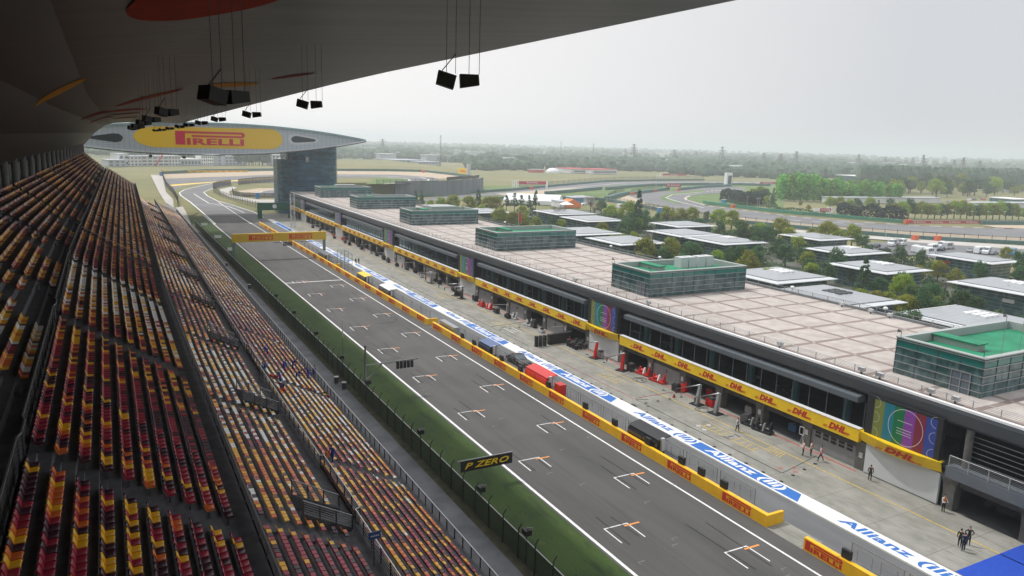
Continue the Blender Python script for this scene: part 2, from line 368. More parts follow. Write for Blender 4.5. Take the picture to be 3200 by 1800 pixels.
M['leafo'] = leaf_mat('leaf_olive', (.12,.15,.02), (.26,.27,.035))
M['leafp'] = leaf_mat('leaf_poplar', (.11,.29,.05), (.22,.45,.09), .2)
M['leafb'] = leaf_mat('leaf_belt', (.04,.085,.05), (.085,.13,.08), .03)
M['hedge'] = leaf_mat('hedge_leaf', (.022,.045,.035), (.045,.075,.05), .5)
M['bark'] = mat('bark', (.09,.07,.055), .9, n=.3, scale=6)
M['skin'] = mat('skin', (.45,.27,.19), .6)
M['hair'] = mat('hair', (.012,.01,.01), .6)
M['navy'] = mat('navy_cloth', (.015,.02,.05), .85)
M['bluecloth'] = mat('blue_overall', (.02,.06,.32), .85)
M['whitecloth'] = mat('white_cloth', (.65,.65,.66), .85)
M['redcloth'] = mat('red_cloth', (.5,.04,.03), .85)
M['orangecloth'] = mat('orange_cloth', (.7,.2,.05), .85)
M['blackcloth'] = mat('black_cloth', (.016,.016,.018), .85)
M['browncloth'] = mat('brown_cloth', (.07,.03,.02), .85)
M['hivis'] = mat('hivis', (.55,.75,.05), .7)
M['carwhite'] = mat('car_white', (.75,.76,.78), .3)
M['carblack'] = mat('car_black', (.02,.022,.026), .2)
M['carblue'] = mat('car_blue', (.05,.2,.4), .35)
# ------------------------------------------------------------------ lettering
def text_mesh(body, size=1, offset=0, shear=0, ext=.01):
    cu = bpy.data.curves.new('t', 'FONT'); cu.body = body; cu.size = size; cu.offset = offset; cu.shear = shear
    cu.align_x = 'CENTER'; cu.align_y = 'CENTER'; cu.resolution_u = 2; cu.extrude = ext; cu.space_character = 1.02
    o = bpy.data.objects.new('t', cu); COL.objects.link(o)
    dg = bpy.context.evaluated_depsgraph_get(); me = bpy.data.meshes.new_from_object(o.evaluated_get(dg))
    bpy.data.objects.remove(o); bpy.data.curves.remove(cu); me.materials.clear(); return me
def fit(me, w, h):       # scale a flat xy mesh to w x h, centred
    xs = [v.co.x for v in me.vertices]; ys = [v.co.y for v in me.vertices]
    cx, cy = (max(xs)+min(xs))/2, (max(ys)+min(ys))/2; sx, sy = w/(max(xs)-min(xs)), h/(max(ys)-min(ys))
    for v in me.vertices: v.co.x = (v.co.x-cx)*sx; v.co.y = (v.co.y-cy)*sy
    return me
def merge_into(mb, me, ox=0, oy=0, m=0):
    i = len(mb.v); mb.v += [(v.co.x+ox, v.co.y+oy, v.co.z) for v in me.vertices]
    for p in me.polygons: mb.f.append(tuple(i+k for k in p.vertices)); mb.m.append(m)
def tyre_logo():         # long-bowed P over the other letters; width 3.7, height .85 (flat in xy, facing +z)
    b = MB(); t = .01
    w, h = 3.7, .86
    b.box(-w/2, -w/2+.5, -h/2, h/2, -t, t)
    b.box(-w/2+.5, w/2-.16, h/2-.13, h/2, -t, t); b.box(-w/2+.85, w/2-.16, h/2-.36, h/2-.24, -t, t)
    pts = [(w/2-.16+.18*sin(a), h/2-.18+.18*cos(a)) for a in [pi*k/8 for k in range(9)]]
    b.exz([(x, y) for x, y in pts][::-1], -t, t)
    me = fit(text_mesh('IRELLI', 1, .035), w-.62, .42)
    merge_into(b, me, .27, -h/2+.21); return b
LOGO_MB = tyre_logo()
def logo_mesh(material): return LOGO_MB.mesh('logo', material)
LOGO_RED = logo_mesh(M['pred'])
def dhl_mb(w=3.4, h=.95):
    b = MB(); me = fit(text_mesh('DHL', 1, .05, .35), w*.66, h*.8); merge_into(b, me)
    for k in range(3):
        for s in (-1, 1):
            x0 = s*w*.35-.0*w; x1 = s*w*.5; yy = -h*.4+k*h*.1
            sh = .35*yy
            b.quad((min(x0,x1)+sh, yy, .012), (max(x0,x1)+sh, yy, .012), (max(x0,x1)+sh+.02, yy+h*.055, .012), (min(x0,x1)+sh+.02, yy+h*.055, .012))
    return b
DHL = dhl_mb().mesh('logo', M['dred'])
ALZ = fit(text_mesh('Allianz (ili)', 1, .03, .12, .002), 11.2, 1.55)
def face_x_neg(o, x, y, z, tilt=0): # flat xy mesh to stand in the plane X=x, readable from -X: text runs toward -Y
    o.location = (x, y, z); o.rotation_euler = (pi/2-tilt, 0, -pi/2); return o
def put(o, parent):
    o.parent = parent
    if parent is not None: o.location = Vector(o.location)-Vector(parent.location)
    return o
# ------------------------------------------------------------------ ground, track, pit lane
def sheet(name, pts, z, m, kind='structure'):
    b = MB(); b.poly([(p[0], p[1], z) for p in pts]); o = b.build(name, m); o['kind'] = kind; return o
def rect(name, x0, x1, y0, y1, z, m): return sheet(name, [(x0,y0),(x1,y0),(x1,y1),(x0,y1)], z, m)
rect('ground', -12000, 14000, -3000, 16000, -.6, M['land'])
rect('field', -400, 1500, -300, 1100, -.3, M['field'])
rect('apron', 22.4, 27.2, -40, 392, 0, M['apron'])
rect('verge', 27.2, 28.3, -40, 345, -.01, M['dirt'])
rect('grass', 28.3, 35.1, -40, 336, 0, M['grass'])
rect('track', 34.9, 50.8, -60, 342, .01, M['asphalt'])
rect('pit_lane', 50.8, 57.3, -60, 342, .006, M['pit_asphalt'])
rect('pit_apron', 57.0, 69.9, -60, 342, .012, M['concrete'])
rect('pit_gap', 50.8, 53.4, 40.2, 44.3, .016, M['concrete'])
rect('carpet', 59.6, 69.5, -20, 32.2, .02, M['carpet'])
lm = MB()
lm.quad((35.15,-60,.015),(35.45,-60,.015),(35.45,342,.015),(35.15,342,.015)).quad((48.75,-60,.015),(48.97,-60,.015),(48.97,342,.015),(48.75,342,.015))
lm.quad((35.4,176.4,.016),(48.8,176.4,.016),(48.8,176.9,.016),(35.4,176.9,.016))
om = MB(); fm = MB()
for k in range(-1, 10):                               # grid boxes
    for x, y in ((37.27, 34.3+16*k), (44.3, 26.6+16*k)):
        y += 16.0
        if y > 180: continue
        Wd = 2.55
        lm.quad((x-.06,y,.017),(x+Wd,y,.017),(x+Wd,y+.13,.017),(x-.06,y+.13,.017))
        lm.quad((x-.06,y-2.6,.017),(x+.06,y-2.6,.017),(x+.06,y-.01,.017),(x-.06,y-.01,.017))
        lm.quad((x+Wd-.12,y-2.6,.017),(x+Wd,y-2.6,.017),(x+Wd,y-.01,.017),(x+Wd-.12,y-.01,.017))
        om.quad((x+Wd-.6,y-.36,.021),(x+Wd+1.1,y-.36,.021),(x+Wd+1.1,y-.14,.021),(x+Wd-.6,y-.14,.021))
        for q in range(5):
            fx, fy = x+random.uniform(-1.5, 4.5), y-3.9-q*.9
            if random.random() < .55: fm.quad((fx,fy,.019),(fx+.7,fy,.019),(fx+.7,fy+.07,.019),(fx,fy+.07,.019)).quad((fx,fy-.3,.019),(fx+.06,fy-.3,.019),(fx+.06,fy-.001,.019),(fx,fy-.001,.019))
struct(lm.build('track_lines', M['wpaint'])); struct(om.build('start_marks', M['opaint'])); struct(fm.build('old_marks', M['faint']))
sm = MB()                                             # tyre marks
def arc_mark(cx, cy, r, a0, a1, wd):
    n = 14
    for k in range(n):
        a, c = a0+(a1-a0)*k/n, a0+(a1-a0)*(k+1)/n
        sm.quad((cx+r*cos(a),cy+r*sin(a),.018),(cx+(r+wd)*cos(a),cy+(r+wd)*sin(a),.018),(cx+(r+wd)*cos(c),cy+(r+wd)*sin(c),.018),(cx+r*cos(c),cy+r*sin(c),.018))
for j in range(3): arc_mark(44.2, 133+j*.8, 2.4+.5*j, -2.2, .9, .13)
arc_mark(36, 152, 9, -.35, .7, .12); arc_mark(35, 60, 10, .3, .5, .1)
for k in range(-1, 10):
    for x, y in ((37.27, 50.3+16*k), (44.3, 42.6+16*k)):
        for w_ in (.35, 1.95):
            l_ = random.uniform(3, 9); y_ = y-random.uniform(2.2, 3.2); o_ = random.uniform(-.3,.3)
            sm.quad((x+w_,y_,.0185),(x+w_+.2,y_,.0185),(x+w_+.2+o_,y_+l_,.0185),(x+w_+o_,y_+l_,.0185))
struct(sm.build('tyre_marks', mat('tyre_mark_soft', (.04,.04,.04), .85, alpha=.4)))
# painted strip between fast lane and working lane
wp = MB(); wp.quad((57.25,-60,.02),(59.45,-60,.02),(59.45,318,.02),(57.25,318,.02)); struct(wp.build('white_strip', M['wpaint']))
bl = MB(); PER = 31.2
def strip_text(yc, material):
    o = link(ALZ.copy(), 'strip_lettering', None, (58.35, yc, .03)); o.rotation_euler = (0,0,-pi/2); o.data.materials.append(material); return struct(o)
for k in range(-1, 9):
    yc = 85.6+PER*k
    if yc-9 > 300: continue
    if k < 7:
        bl.quad((57.5,yc-7.8,.024),(59.2,yc-6.8,.024),(59.2,yc+7.8,.024),(57.5,yc+7.8,.024))
        strip_text(yc+.3, M['wpaint'])
    strip_text(yc-17.6, M['blue'])
bl.quad((57.5,262,.024),(59.2,262,.024),(59.2,306,.024),(57.5,306,.024))
struct(bl.build('blue_panels', M['blue']))
yl = MB(); rl = MB(); wl = MB()
yl.quad((65.9,-20,.02),(66.05,-20,.02),(66.05,300,.02),(65.9,300,.02))
rl.quad((69.0,49,.02),(69.2,49,.02),(69.2,300,.02),(69.0,300,.02))
for yb, mbx in ((64, yl), (86.5, yl), (122, yl), (118, wl), (150, yl), (60, yl)):   # team stop marks
    for s in (0, 1):
        mbx.quad((62.9+s*1.7,yb-2.6,.021),(63.02+s*1.7,yb-2.6,.021),(63.02+s*1.7,yb+2.6,.021),(62.9+s*1.7,yb+2.6,.021))
    for q in range(5): mbx.quad((63.2,yb-2+q,.022),(64.2,yb-2+q,.022),(64.2,yb-1.85+q,.022),(63.2,yb-1.85+q,.022))
for q in range(6): yl.quad((64.4,55.2+q*.42,.023),(65.6,55.5+q*.42,.023),(65.6,55.62+q*.42,.023),(64.4,55.32+q*.42,.023))
for x, y, mm in ((62.2,66.3,wl),(63.6,66,wl),(62.0,65,wl),(61.9,53,rl),(62.6,51.6,rl),(63.3,52.4,rl)):
    mm.quad((x,y,.024),(x+.6,y,.024),(x+.6,y+.1,.024),(x,y+.1,.024)).quad((x+.25,y-.3,.023),(x+.35,y-.3,.023),(x+.35,y+.4,.023),(x+.25,y+.4,.023))
struct(yl.build('yellow_lines', M['ypaint'])); struct(rl.build('red_lines', M['rpaint'])); struct(wl.build('white_marks', M['wpaint']))
# turn area beyond the straight (left of the tower)
def psheet(name, pix, z, m): return sheet(name, [at(*p, z) for p in pix], z, m)
psheet('runoff', [N1(80,625),N1(2300,540),N1(2300,700),N1(1250,700),N1(600,870),N1(250,900),N1(100,760)], -.02, M['far_asphalt'])
psheet('gravel', [N1(60,548),N1(2300,480),N1(2300,548),N1(80,628)], 0, M['gravel'])
psheet('painted_runoff', [N1(130,742),N1(2300,590),N1(2300,612),N1(900,700),N1(240,760)], .02, M['dyellow'])
psheet('turf', [N1(180,860),N1(420,770),N1(900,705),N1(600,790),N1(380,860),N1(380,930),N1(560,1060),N1(700,1240),N1(500,1330),N1(300,1100),N1(260,950)], .0, M['field'])
psheet('corner_track', [N1(1150,690),N1(700,765),N1(450,825),N1(350,880),N1(380,935),N1(560,1060),N1(700,1180),N1(840,1300),N1(1250,1300),N1(1900,1320),N1(1700,1230),N1(1400,1140),N1(1040,1030),N1(860,940),N1(790,870),N1(960,800),N1(1300,740),N1(1310,690)], .03, M['far_asphalt'])
def pline(name, pix, wd, z, m, closed=False):
    b = MB(); P = [at(*p, z) for p in pix]
    for a, c in zip(P, P[1:]):
        d = (c-a).normalized(); n = Vector((-d.y, d.x, 0))*wd/2; b.quad(a-n, c-n, c+n, a+n)
    return struct(b.build(name, m))
pline('edge_line', [N1(1000,700),N1(700,765),N1(450,825),N1(350,880),N1(380,935),N1(560,1060),N1(700,1180),N1(840,1300),N1(1000,1449)], .6, .045, M['wpaint'])
pline('edge_line', [N1(960,800),N1(790,870),N1(860,940),N1(1040,1030),N1(1300,1100),N1(1450,1150),N1(1700,1230),N1(1880,1330)], .5, .045, M['wpaint'])
pline('merge_line', [N1(610,900),N1(880,1070),N1(1120,1110),N1(1250,1135),N1(1400,1190),N1(1530,1245)], .45, .05, M['wpaint'])
pline('merge_line', [N1(1050,1045),N1(1280,1200),N1(1500,1350),N1(1660,1449)], .35, .05, M['wpaint'])
psheet('infield', [N1(960,800),N1(790,870),N1(860,940),N1(1040,1030),N1(1300,1100),N1(1450,1150),N1(1700,1230),N1(1760,1190),N1(1500,1090),N1(1100,970),N1(960,880),N1(1000,830)], .035, M['field'])
psheet('service_road', [N1(1320,770),N1(1080,820),N1(1080,870),N1(1250,960),N1(1700,1060),N1(2300,1060),N1(2300,1010),N1(1700,1000),N1(1270,920),N1(1250,860),N1(1400,790)], .02, M['path'])
psheet('inner_gravel', [N1(1400,850),N1(1800,800),N1(2300,800),N1(2300,960),N1(1700,930),N1(1450,910)], .03, M['gravel'])
psheet('inner_track', [N1(1800,870),N1(2000,835),N1(2300,830),N1(2300,945),N1(2000,930),N1(1830,905)], .05, M['far_asphalt'])
pline('edge_line', [N1(2300,945),N1(2000,930),N1(1850,910),N1(1795,885),N1(1850,850),N1(2120,822)], .5, .06, M['wpaint'])
psheet('footpath', [N1(-170,560),N1(40,560),N1(110,870),N1(240,1000),N1(250,1150),N1(100,1060),N1(-20,870)], .03, M['path'])
psheet('footpath', [N1(290,1150),N1(410,1130),N1(470,1230),N1(560,1449),N1(420,1449)], .03, M['path'])
# main plateau with retaining wall (turns one and two climb away behind the boxes)
PL = [at(*N2(-60,700), 0), at(*N2(620,840), 0), at(*N2(1240,830), 0), at(*N2(1700,815), 0), at(*N2(2050,785), 0), at(*N2(2170,755), 0)]
PLr = [(p.x, p.y) for p in PL]
back = [(262, 560), (300, 700), (310, 900), (205, 900), (100, 436)]
b = MB(); b.exz(PLr[2:]+back, -.5, 8.0); struct(b.build('plateau', M['field']))
rw = thing('retaining_wall', 'long curved grey concrete retaining wall under the raised corner', 'wall', (PLr[3][0], PLr[3][1], 0))
b = MB(); W2 = [(at(*N2(x, y), 0)) for x, y in ((1000,836),(1240,830),(1450,824),(1700,815),(1900,800),(2050,785),(2130,772),(2175,752))]
for a, c in zip(W2, W2[1:]):
    d = (c-a).normalized(); n = Vector((d.y, -d.x, 0))*.7
    b.exz([(a+n).xy, (c+n).xy, (c-n*.1).xy, (a-n*.1).xy], -.5, 9.2 if a.x > 150 else 8.6)
b.build('wall_face', mat('retaining_concrete', (.14,.16,.175), .8, n=.2, scale=.2, stretch=(1,1,.1)), rw)
rw2 = MB()
for a, c in zip(W2[3:-2], W2[4:-1]): rw2.bar(a+Vector((0,0,10.2)), c+Vector((0,0,10.6)), .25, 2.0)
rw2.build('wind_screen', M['dgrey'], rw)
Z8 = 8.03
def p8(name, pix, m, dz=0): return sheet(name, [at(*N2(*p), 8.0+dz) for p in pix], 8.0+dz, m)
p8('upper_gravel', [(230,492),(900,498),(1420,508),(1850,560),(1900,575),(1500,600),(1100,560),(230,535)], M['gravel'], .02)
p8('upper_track', [(230,535),(1000,540),(1500,575),(1600,610),(1560,640),(820,668),(1150,640),(1215,610),(1100,585),(800,575),(230,585)], M['far_asphalt'], .04)
p8('upper_turf', [(700,580),(1000,582),(1190,600),(1200,625),(1100,645),(850,662),(600,668),(700,630)], M['lawn'], .06)
pl = MB()
for seg in ([(900,578),(1100,588),(1195,600),(1205,620),(1120,645),(850,664)], [(230,550),(900,560),(1350,578),(1460,602),(1440,625),(1350,640)]):
    P = [at(*N2(*p), 8.09) for p in seg]
    for a, c in zip(P, P[1:]):
        d = (c-a).normalized(); n = Vector((-d.y, d.x, 0))*.7; pl.quad(a-n, c-n, c+n, a+n)
struct(pl.build('upper_edge_line', M['wpaint']))
# right-hand loop of the circuit
psheet('lawn', [N3(-900,700),N3(2576,640),N4(1200,740),N4(1200,1100),N4(0,1050),N3(1200,900),N3(-900,880)], -.12, M['lawn'])
psheet('far_track', [N3(-1500,900),N3(-600,800),N3(0,760),N3(1000,650),N3(1900,628),N3(2576,632),N4(1100,720),N4(2000,720),N4(2000,760),N4(1000,760),N3(2576,668),N3(1500,680),N3(700,745),N3(0,800),N3(-600,850),N3(-1500,930)], .0, M['far_asphalt'])
psheet('far_gravel', [N3(-200,800),N3(700,725),N3(1190,712),N3(1150,735),N3(600,795),N3(0,840)], .02, M['gravel'])
psheet('far_gravel', [N3(1400,880),N3(1560,815),N3(1830,935),N3(1600,920)], .03, M['gravel'])
psheet('hairpin', [N3(1580,815),N3(1900,760),N3(2150,765),N3(2576,690),N4(600,800),N4(600,870),N4(0,900),N3(2576,800),N3(2330,830),N3(2320,870),N3(2576,945),N4(0,1065),N4(600,1145),N4(1200,1220),N4(2415,1325),N5(1000,1385),N5(2415,1432),N5(2415,1560),N4(2415,1420),N4(1200,1330),N4(600,1250),N4(0,1185),N3(2200,1000),N3(1850,930),N3(1620,860)], .0, M['far_asphalt'])
psheet('hairpin_turf', [N3(1980,850),N3(2070,800),N3(2300,770),N3(2576,740),N3(2576,775),N3(2200,805),N3(2075,850),N3(2140,885),N3(2300,925),N3(2250,930),N3(2050,890)], .03, M['lawn'])
psheet('turn_infield', [N3(2340,870),N3(2330,840),N3(2576,805),N4(400,880),N4(500,1050),N4(0,1060),N3(2576,940)], .04, M['lawn'])
psheet('near_gravel', [K2(-300,690),K2(280,675),K2(1000,745),K2(1700,792),K2(2600,840),K2(2600,880),K2(1650,832),K2(1000,778),K2(310,712),K2(-300,700)], .03, M['gravel'])
psheet('outer_gravel', [N5(1760,1368),N5(2600,1372),N5(2600,1430),N5(2000,1405)], .03, M['gravel'])
psheet('perimeter_road', [K2(380,738),K2(1000,795),K2(1800,850),K2(2600,900),K2(2600,925),K2(1700,872),K2(1000,815),K2(380,760)], .03, M['path'])
pline('loop_line', [N3(2576,985),N3(2200,895),N3(2065,850),N3(2150,808),N3(2400,785),N3(2576,768)], .7, .06, M['wpaint'])
pline('loop_line', [N3(-200,795),N3(700,725),N3(1500,650),N3(2400,640)], .9, .05, M['wpaint'])
kr = MB(); kw = MB()
def kerb(pix, wd, step):
    P = [at(*p, .07) for p in pix]; k = 0
    for a, c in zip(P, P[1:]):
        n = max(1, int((c-a).length/step)); d = (c-a)/n; nn = Vector((-d.y, d.x, 0)).normalized()*wd/2
        for i in range(n):
            q = a+d*i; (kw if k % 2 else kr).quad(q-nn, q+d-nn, q+d+nn, q+nn); k += 1
kerb([N3(2390,820),N3(2325,850),N3(2335,875),N3(2576,945)], 1.6, 3)
kerb([N4(0,1070),N4(500,1130),N4(1000,1195),N4(1500,1255),N4(2000,1303),N4(2415,1327),N5(500,1357),N5(1000,1382),N5(1500,1401),N5(2415,1430)], 1.1, 4.2)
kerb([N4(1150,1285),N4(1800,1320),N4(2415,1355)], .8, 4.2)
kerb([N4(0,862),N4(300,838),N4(600,832)], 1.5, 4)
kerb([N4(0,728),N4(850,728)], 2.5, 7)
struct(kw.build('kerb_white', M['wpaint'])); struct(kr.build('kerb_red', mat('kerb_red', (.26,.13,.1), .8)))
rect('paddock', 99.5, 225, -60, 330, -.1, M['paddock'])
psheet('car_park', [K2(1200,870),K2(1600,850),K2(2415,915),K2(2600,1000),K2(2200,1060),K2(1600,960),K2(1250,960)], .0, M['far_asphalt'])
# ------------------------------------------------------------------ grandstand
Y0, Y1 = 8, 293
YE = {'U': 293, 'M': 293, 'L': 310, 'F': 330}
TIERS = {   # first row seat front x, seat height, tread, riser, rows
 'upper': (-4.04, 21.6, -.78, .53, 10), 'middle': (-2.88, 21.35, .78, -.53, 10),
 'lower': (5.87, 11.1, .78, -.4, 10), 'front': (14.66, 6.96, .78, -.4, 10)}
MB.warp = bend
def xback(Y): return -12.2 if Y < 130 else -12.2+4.2*(Y-130)/250
MB.warp = bend
gs = thing('grandstand', 'long dark concrete grandstand of stepped tiers beside the main straight', 'grandstand', (5, 30, 0))
def tier_profile(rows, xr, zb):
    # rows: list of (xseat, zseat) from high/back to low/front
    pts = []
    for x, z in rows: pts += [(x-.55, z-.43), (x+.23, z-.43)]
    return pts
UP = [(-4.04-.78*j, 21.6+.53*j) for j in range(10)][::-1]
MI = [(-2.88+.78*k, 21.35-.53*k) for k in range(10)]
LO = [(5.87+.78*k, 11.1-.4*k) for k in range(10)]
FR = [(14.66+.78*k, 6.96-.4*k) for k in range(10)]
def solid(name, top, zb, y0, y1):
    b = MB(); cuts = [y0]+[c for c in range(100, 340, 20) if y0 < c < y1]+[y1]
    for a, c in zip(cuts, cuts[1:]): b.ext([(top[0][0], zb)]+top+[(top[-1][0], zb)], a, c)
    return b.build(name, M['stand'], gs)
up_top = [(-13.2, UP[0][1]-.43)]+tier_profile(UP, 0, 0)+[(-3.7, 21.05)]
solid('upper_tier', up_top, 18.5, Y0, Y1+.5)
solid('middle_tier', [(-3.55, 20.92)]+tier_profile(MI, 0, 0)+[(4.9, MI[-1][1]-.43)], 13.5, Y0, Y1)
solid('parapet', [(4.95, 16.2), (5.2, 16.2)], 14.6, Y0, Y1)
wells = [20+25*k+3.6 for k in range(12)]
b = MB(); full = [(3.0, 3), (3.0, 11.5)]+tier_profile(LO, 0, 0)+[(13.3, 7.07), (14.05, 7.07), (14.05, 3)]; cut = [(3.0, 3), (3.0, 11.5)]+tier_profile(LO[:6], 0, 0)+[(10.0, 7.08), (14.05, 7.08), (14.05, 3)]
ye = Y0
for yc in wells:
    if yc+1.7 > YE['L']: break
    b.ext(full, ye, yc-1.6); b.ext(cut, yc-1.6, yc+1.6); ye = yc+1.6
b.ext(full, ye, YE['L']); b.build('lower_tier', M['stand'], gs)
solid('curb', [(14.06, 7.2), (14.19, 7.2)], 6.2, Y0, YE['F'])
solid('front_tier', [(14.2, 6.53)]+tier_profile(FR, 0, 0)+[(22.3, 2.93), (22.5, 2.93)], -.3, Y0, YE['F'])
b = MB()
for i in range(34): # drainage grooves and joints along the middle walkway
    yy = Y0+11*i; b.box(-3.5, 4.8, yy, yy+.03, 10, 10.01)
# aisles
AISLE = {'U': [32.7+25*k for k in range(15)], 'M': [32.7+25*k for k in range(15)], 'L': [19.9+25*k for k in range(15)], 'F': [35.6+25*k for k in range(14)]}
def in_aisle(t, y):
    if t == 'U': a = [c+9 for c in AISLE['U']]; return any(abs(y-c) < .9 for c in a)
    return any(abs(y-c) < .85 for c in AISLE[t])
b = MB()
for t, rows in (('U', UP), ('M', MI), ('L', LO), ('F', FR)):
    for yc in (AISLE[t] if t != 'U' else [c+9 for c in AISLE['U']]):
        if yc > 200: continue
        b = MB()
        for x, z in rows: 
            dz = .2 if t in 'LF' else .26
            b.box(x-.55, x-.2, yc-.55, yc+.55, z-.44, z-.43+dz)
        b.build('aisle_steps', M['stand'], gs)
# low walls and steps of the stair wells
STC = mat('stair_concrete', (.085,.085,.09), .85, n=.25, scale=2)
for yc in wells:
    if yc+1.7 > YE['L']: break
    b = MB()
    for sy in (-1, 1):
        y_a, y_b = sorted((yc+sy*1.59, yc+sy*1.47)); i = len(b.v)
        P = [(10.0,7.0),(13.4,7.0),(13.4,7.35),(10.0,9.15)]
        b.ext(P, y_a, y_b)
    for k in range(6): b.box(10.35+.4*k, 10.75+.4*k, yc-1.45, yc+1.45, 7.05, 7.15+.14*(5-k))
    b.box(10.02,10.3,yc-1.45,yc+1.45,7.05,7.1)
    b.build('stair_well', STC, gs)
b = MB()
for k in range(19): a, c = Y0+k*15, Y0+(k+1)*15; b.quad((-12.6, a, 20), (-12.6, c, 20), (-12.6, c, 33), (-12.6, a, 33))
b.build('rear_wall', M['dgrey'], gs)
# round concrete columns standing along the top row
yy = 20
kk = 0
MB.warp = None
while yy < 292:
    x = -11.9+bend(-11.9, yy)
    c = MB().tube((0,0,0), (0,0,9), .42, n=12).mesh('c', M['grey']) if kk == 0 else c
    o = link(c, 'column', None, (x, yy, 21)); 
    tag(o, 'round grey column on the top row, %s from the near end' % nth(kk) if kk < 70 else None, 'column', 'columns along the top of the stand')
    for p in c.polygons: p.use_smooth = True
    yy += 9.4; kk += 1
# ------------------------------------------------------------------ seats
MB.warp = None
def seat_geo():
    pan = MB(); pts = [(-.33,.02),(-.31,-.04),(0,-.03),(.02,.01),(-.02,.05),(-.28,.035)]
    pan.ext(pts, -.215, .215)
    bk = MB(); bk.ext([(-.33,.0),(-.28,.02),(-.35,.25),(-.38,.32),(-.43,.31),(-.39,.16)], -.215, .215)
    br = MB(); br.box(-.26,-.16,-.04,.04,-.42,-.045)
    return pan, bk, br
PAN, BK, BR = seat_geo()
def bev(me):
    bm = bmesh.new(); bm.from_mesh(me); bmesh.ops.bevel(bm, geom=bm.edges[:], offset=.016, segments=2, affect='EDGES', profile=.6); bm.to_mesh(me); bm.free()
    for p in me.polygons: p.use_smooth = True
    return me
pan_me = {}; bk_me = {}; br_me = BR.mesh('bracket', M['dgrey'])
for k in SC: pan_me[k] = bev(PAN.mesh('seat_pan', M['seat_'+k])); bk_me[k] = bev(BK.mesh('backrest', M['seat_'+k]))
def wave(a, b, s): return sin(a*.11+s)+.7*sin(b*.6+a*.05+s*2)+.5*sin(a*.23-b*.4+s)
def seat_colour(t, r, y):
    rnd = random.random()
    if t == 'M':
        white = max(0, min(1, (y-56)/20))*(y < 125); wm = .72-.6*min(1, max(0, (y-48)/20))+(.22 if 37 < y < 48 else 0)
        if y > 85: wm = .9 if 85 < y < 102+r*1.0 else .35; white = .0 if y < 112 else .35
    elif t == 'L':
        wm = .95 if y < 44 else (.35 if y < 52 else .12); white = 0 if y < 46 else (.2 if y < 60 else .72)
        if y > 80: wm = .45+.4*sin(y*.12+r*.3); white = .25+.45*(sin(y*.09+1)>.2)
    elif t == 'F':
        wm = .6 if y < 54 else (.25 if y < 64 else .08); white = .04 if y < 58 else (.25 if y < 66 else .6)
        if 92 < y < 118: wm = .85-.04*r; white = .1
        if y > 118: wm = .25+.35*(sin(y*.06)>.5); white = .55
    else:
        white = .5 if 40 < y < 62 else .15; wm = .2
        if y > 66: wm = .55 + .3*sin(y*.15); white = .3*(sin(y*.2) > .4)
        if y < 40: wm = .6
    wm = max(0, min(1, wm+.12*wave(y, r, 1)))
    if rnd < wm: return 'dark' if random.random() < .38 else 'maroon'
    if random.random() < white: return 'white' if random.random() < .72 else 'yellow'
    return 'yellow' if random.random() < .58 else 'orange'
SEATS = []
SKIP = {'L': lambda x, y: x > 10.0 and any(abs(y-c) < 1.95 for c in wells)}
for t, rows in (('U', UP), ('M', MI), ('L', LO), ('F', FR)):
    for r, (x, z) in enumerate(rows):
        n = int((YE[t]-Y0-1)/.5); xb = x
        for i in range(n):
            y = Y0+1+.5*i
            if in_aisle(t, y): continue
            if t == 'U':
                if xb > -5.5 and ((y-41.7) % 25) > 13: continue      # walkway openings in front of the upper block
                if xb > -7.1 and 16 < ((y-41.7) % 25) < 20: continue
            if t in SKIP and SKIP[t](xb, y): continue
            SEATS.append((t, r, i, xb+bend(xb, y), y, z))
vis = []
for s in SEATS:
    px, py, wd = project((s[3]-.2, s[4], s[5]+.1))
    if wd > 0 and -10 < px < 3210 and py < 1815 and s[0] in 'ML': vis.append((wd, s))
vis.sort(key=lambda q: q[0]); near = set(q[1] for q in vis[:300])
ROWN = {'M': 'row %s right of the dark upper railing', 'L': 'lower block row %s beyond the walkway railing'}
cnt = {}; protos = {}
ordered = sorted(near, key=lambda s: (s[0], s[1], s[4]))
rowseats = {}
for s in ordered:
    t, r, i, x, y, z = s; c = seat_colour(t, r, y)
    k = rowseats.setdefault((t, r), []); k.append(s)
    lab = '%s plastic seat, %s up from the picture edge, %s' % (c, nth(len(k)-1), ('%s row right of the dark railing' % nth(r)) if t == 'M' else ('%s row beyond the walkway parapet' % nth(r)))
    if c not in protos:
        p = thing('stadium_seat', lab, 'seat', (x, y, z), 'seats of the near grandstand rows')
        link(pan_me[c], 'seat_pan', p); link(bk_me[c], 'backrest', p); link(br_me, 'bracket', p); protos[c] = p
    else: copy_tree(protos[c], None, (x, y, z), label=lab)
# the thousands of other seats
far = MB(); cidx = {k: i for i, k in enumerate(SC)}
V, F, MI_ = [], [], []
pp = [(-.33,.0),(-.31,-.05),(.0,-.04),(.02,.0),(-.28,.03),(-.36,.31),(-.41,.3)]
for s in SEATS:
    if s in near: continue
    t, r, i, x, y, z = s
    if y > 330 and i % 1: continue
    c = cidx[seat_colour(t, r, y)]
    q = len(V); h = .215
    # pan (box) and back (box) as one L profile
    for yy in (y-h, y+h):
        V += [(x+a, yy, z+b_) for a, b_ in pp]
    n = 7
    for k in range(n): F.append((q+k, q+(k+1)%n, q+n+(k+1)%n, q+n+k)); MI_.append(c)
    F.append((q, q+1, q+2, q+3, q+4)); F.append((q, q+4, q+5, q+6)); F.append((q+n+4, q+n+3, q+n+2, q+n+1, q+n)); F.append((q+n+6, q+n+5, q+n+4, q+n)); MI_ += [c]*4
me = bpy.data.meshes.new('seats'); me.from_pydata(V, [], F)
for k in SC: me.materials.append(M['seat_'+k])
me.polygons.foreach_set('material_index', MI_); me.update()
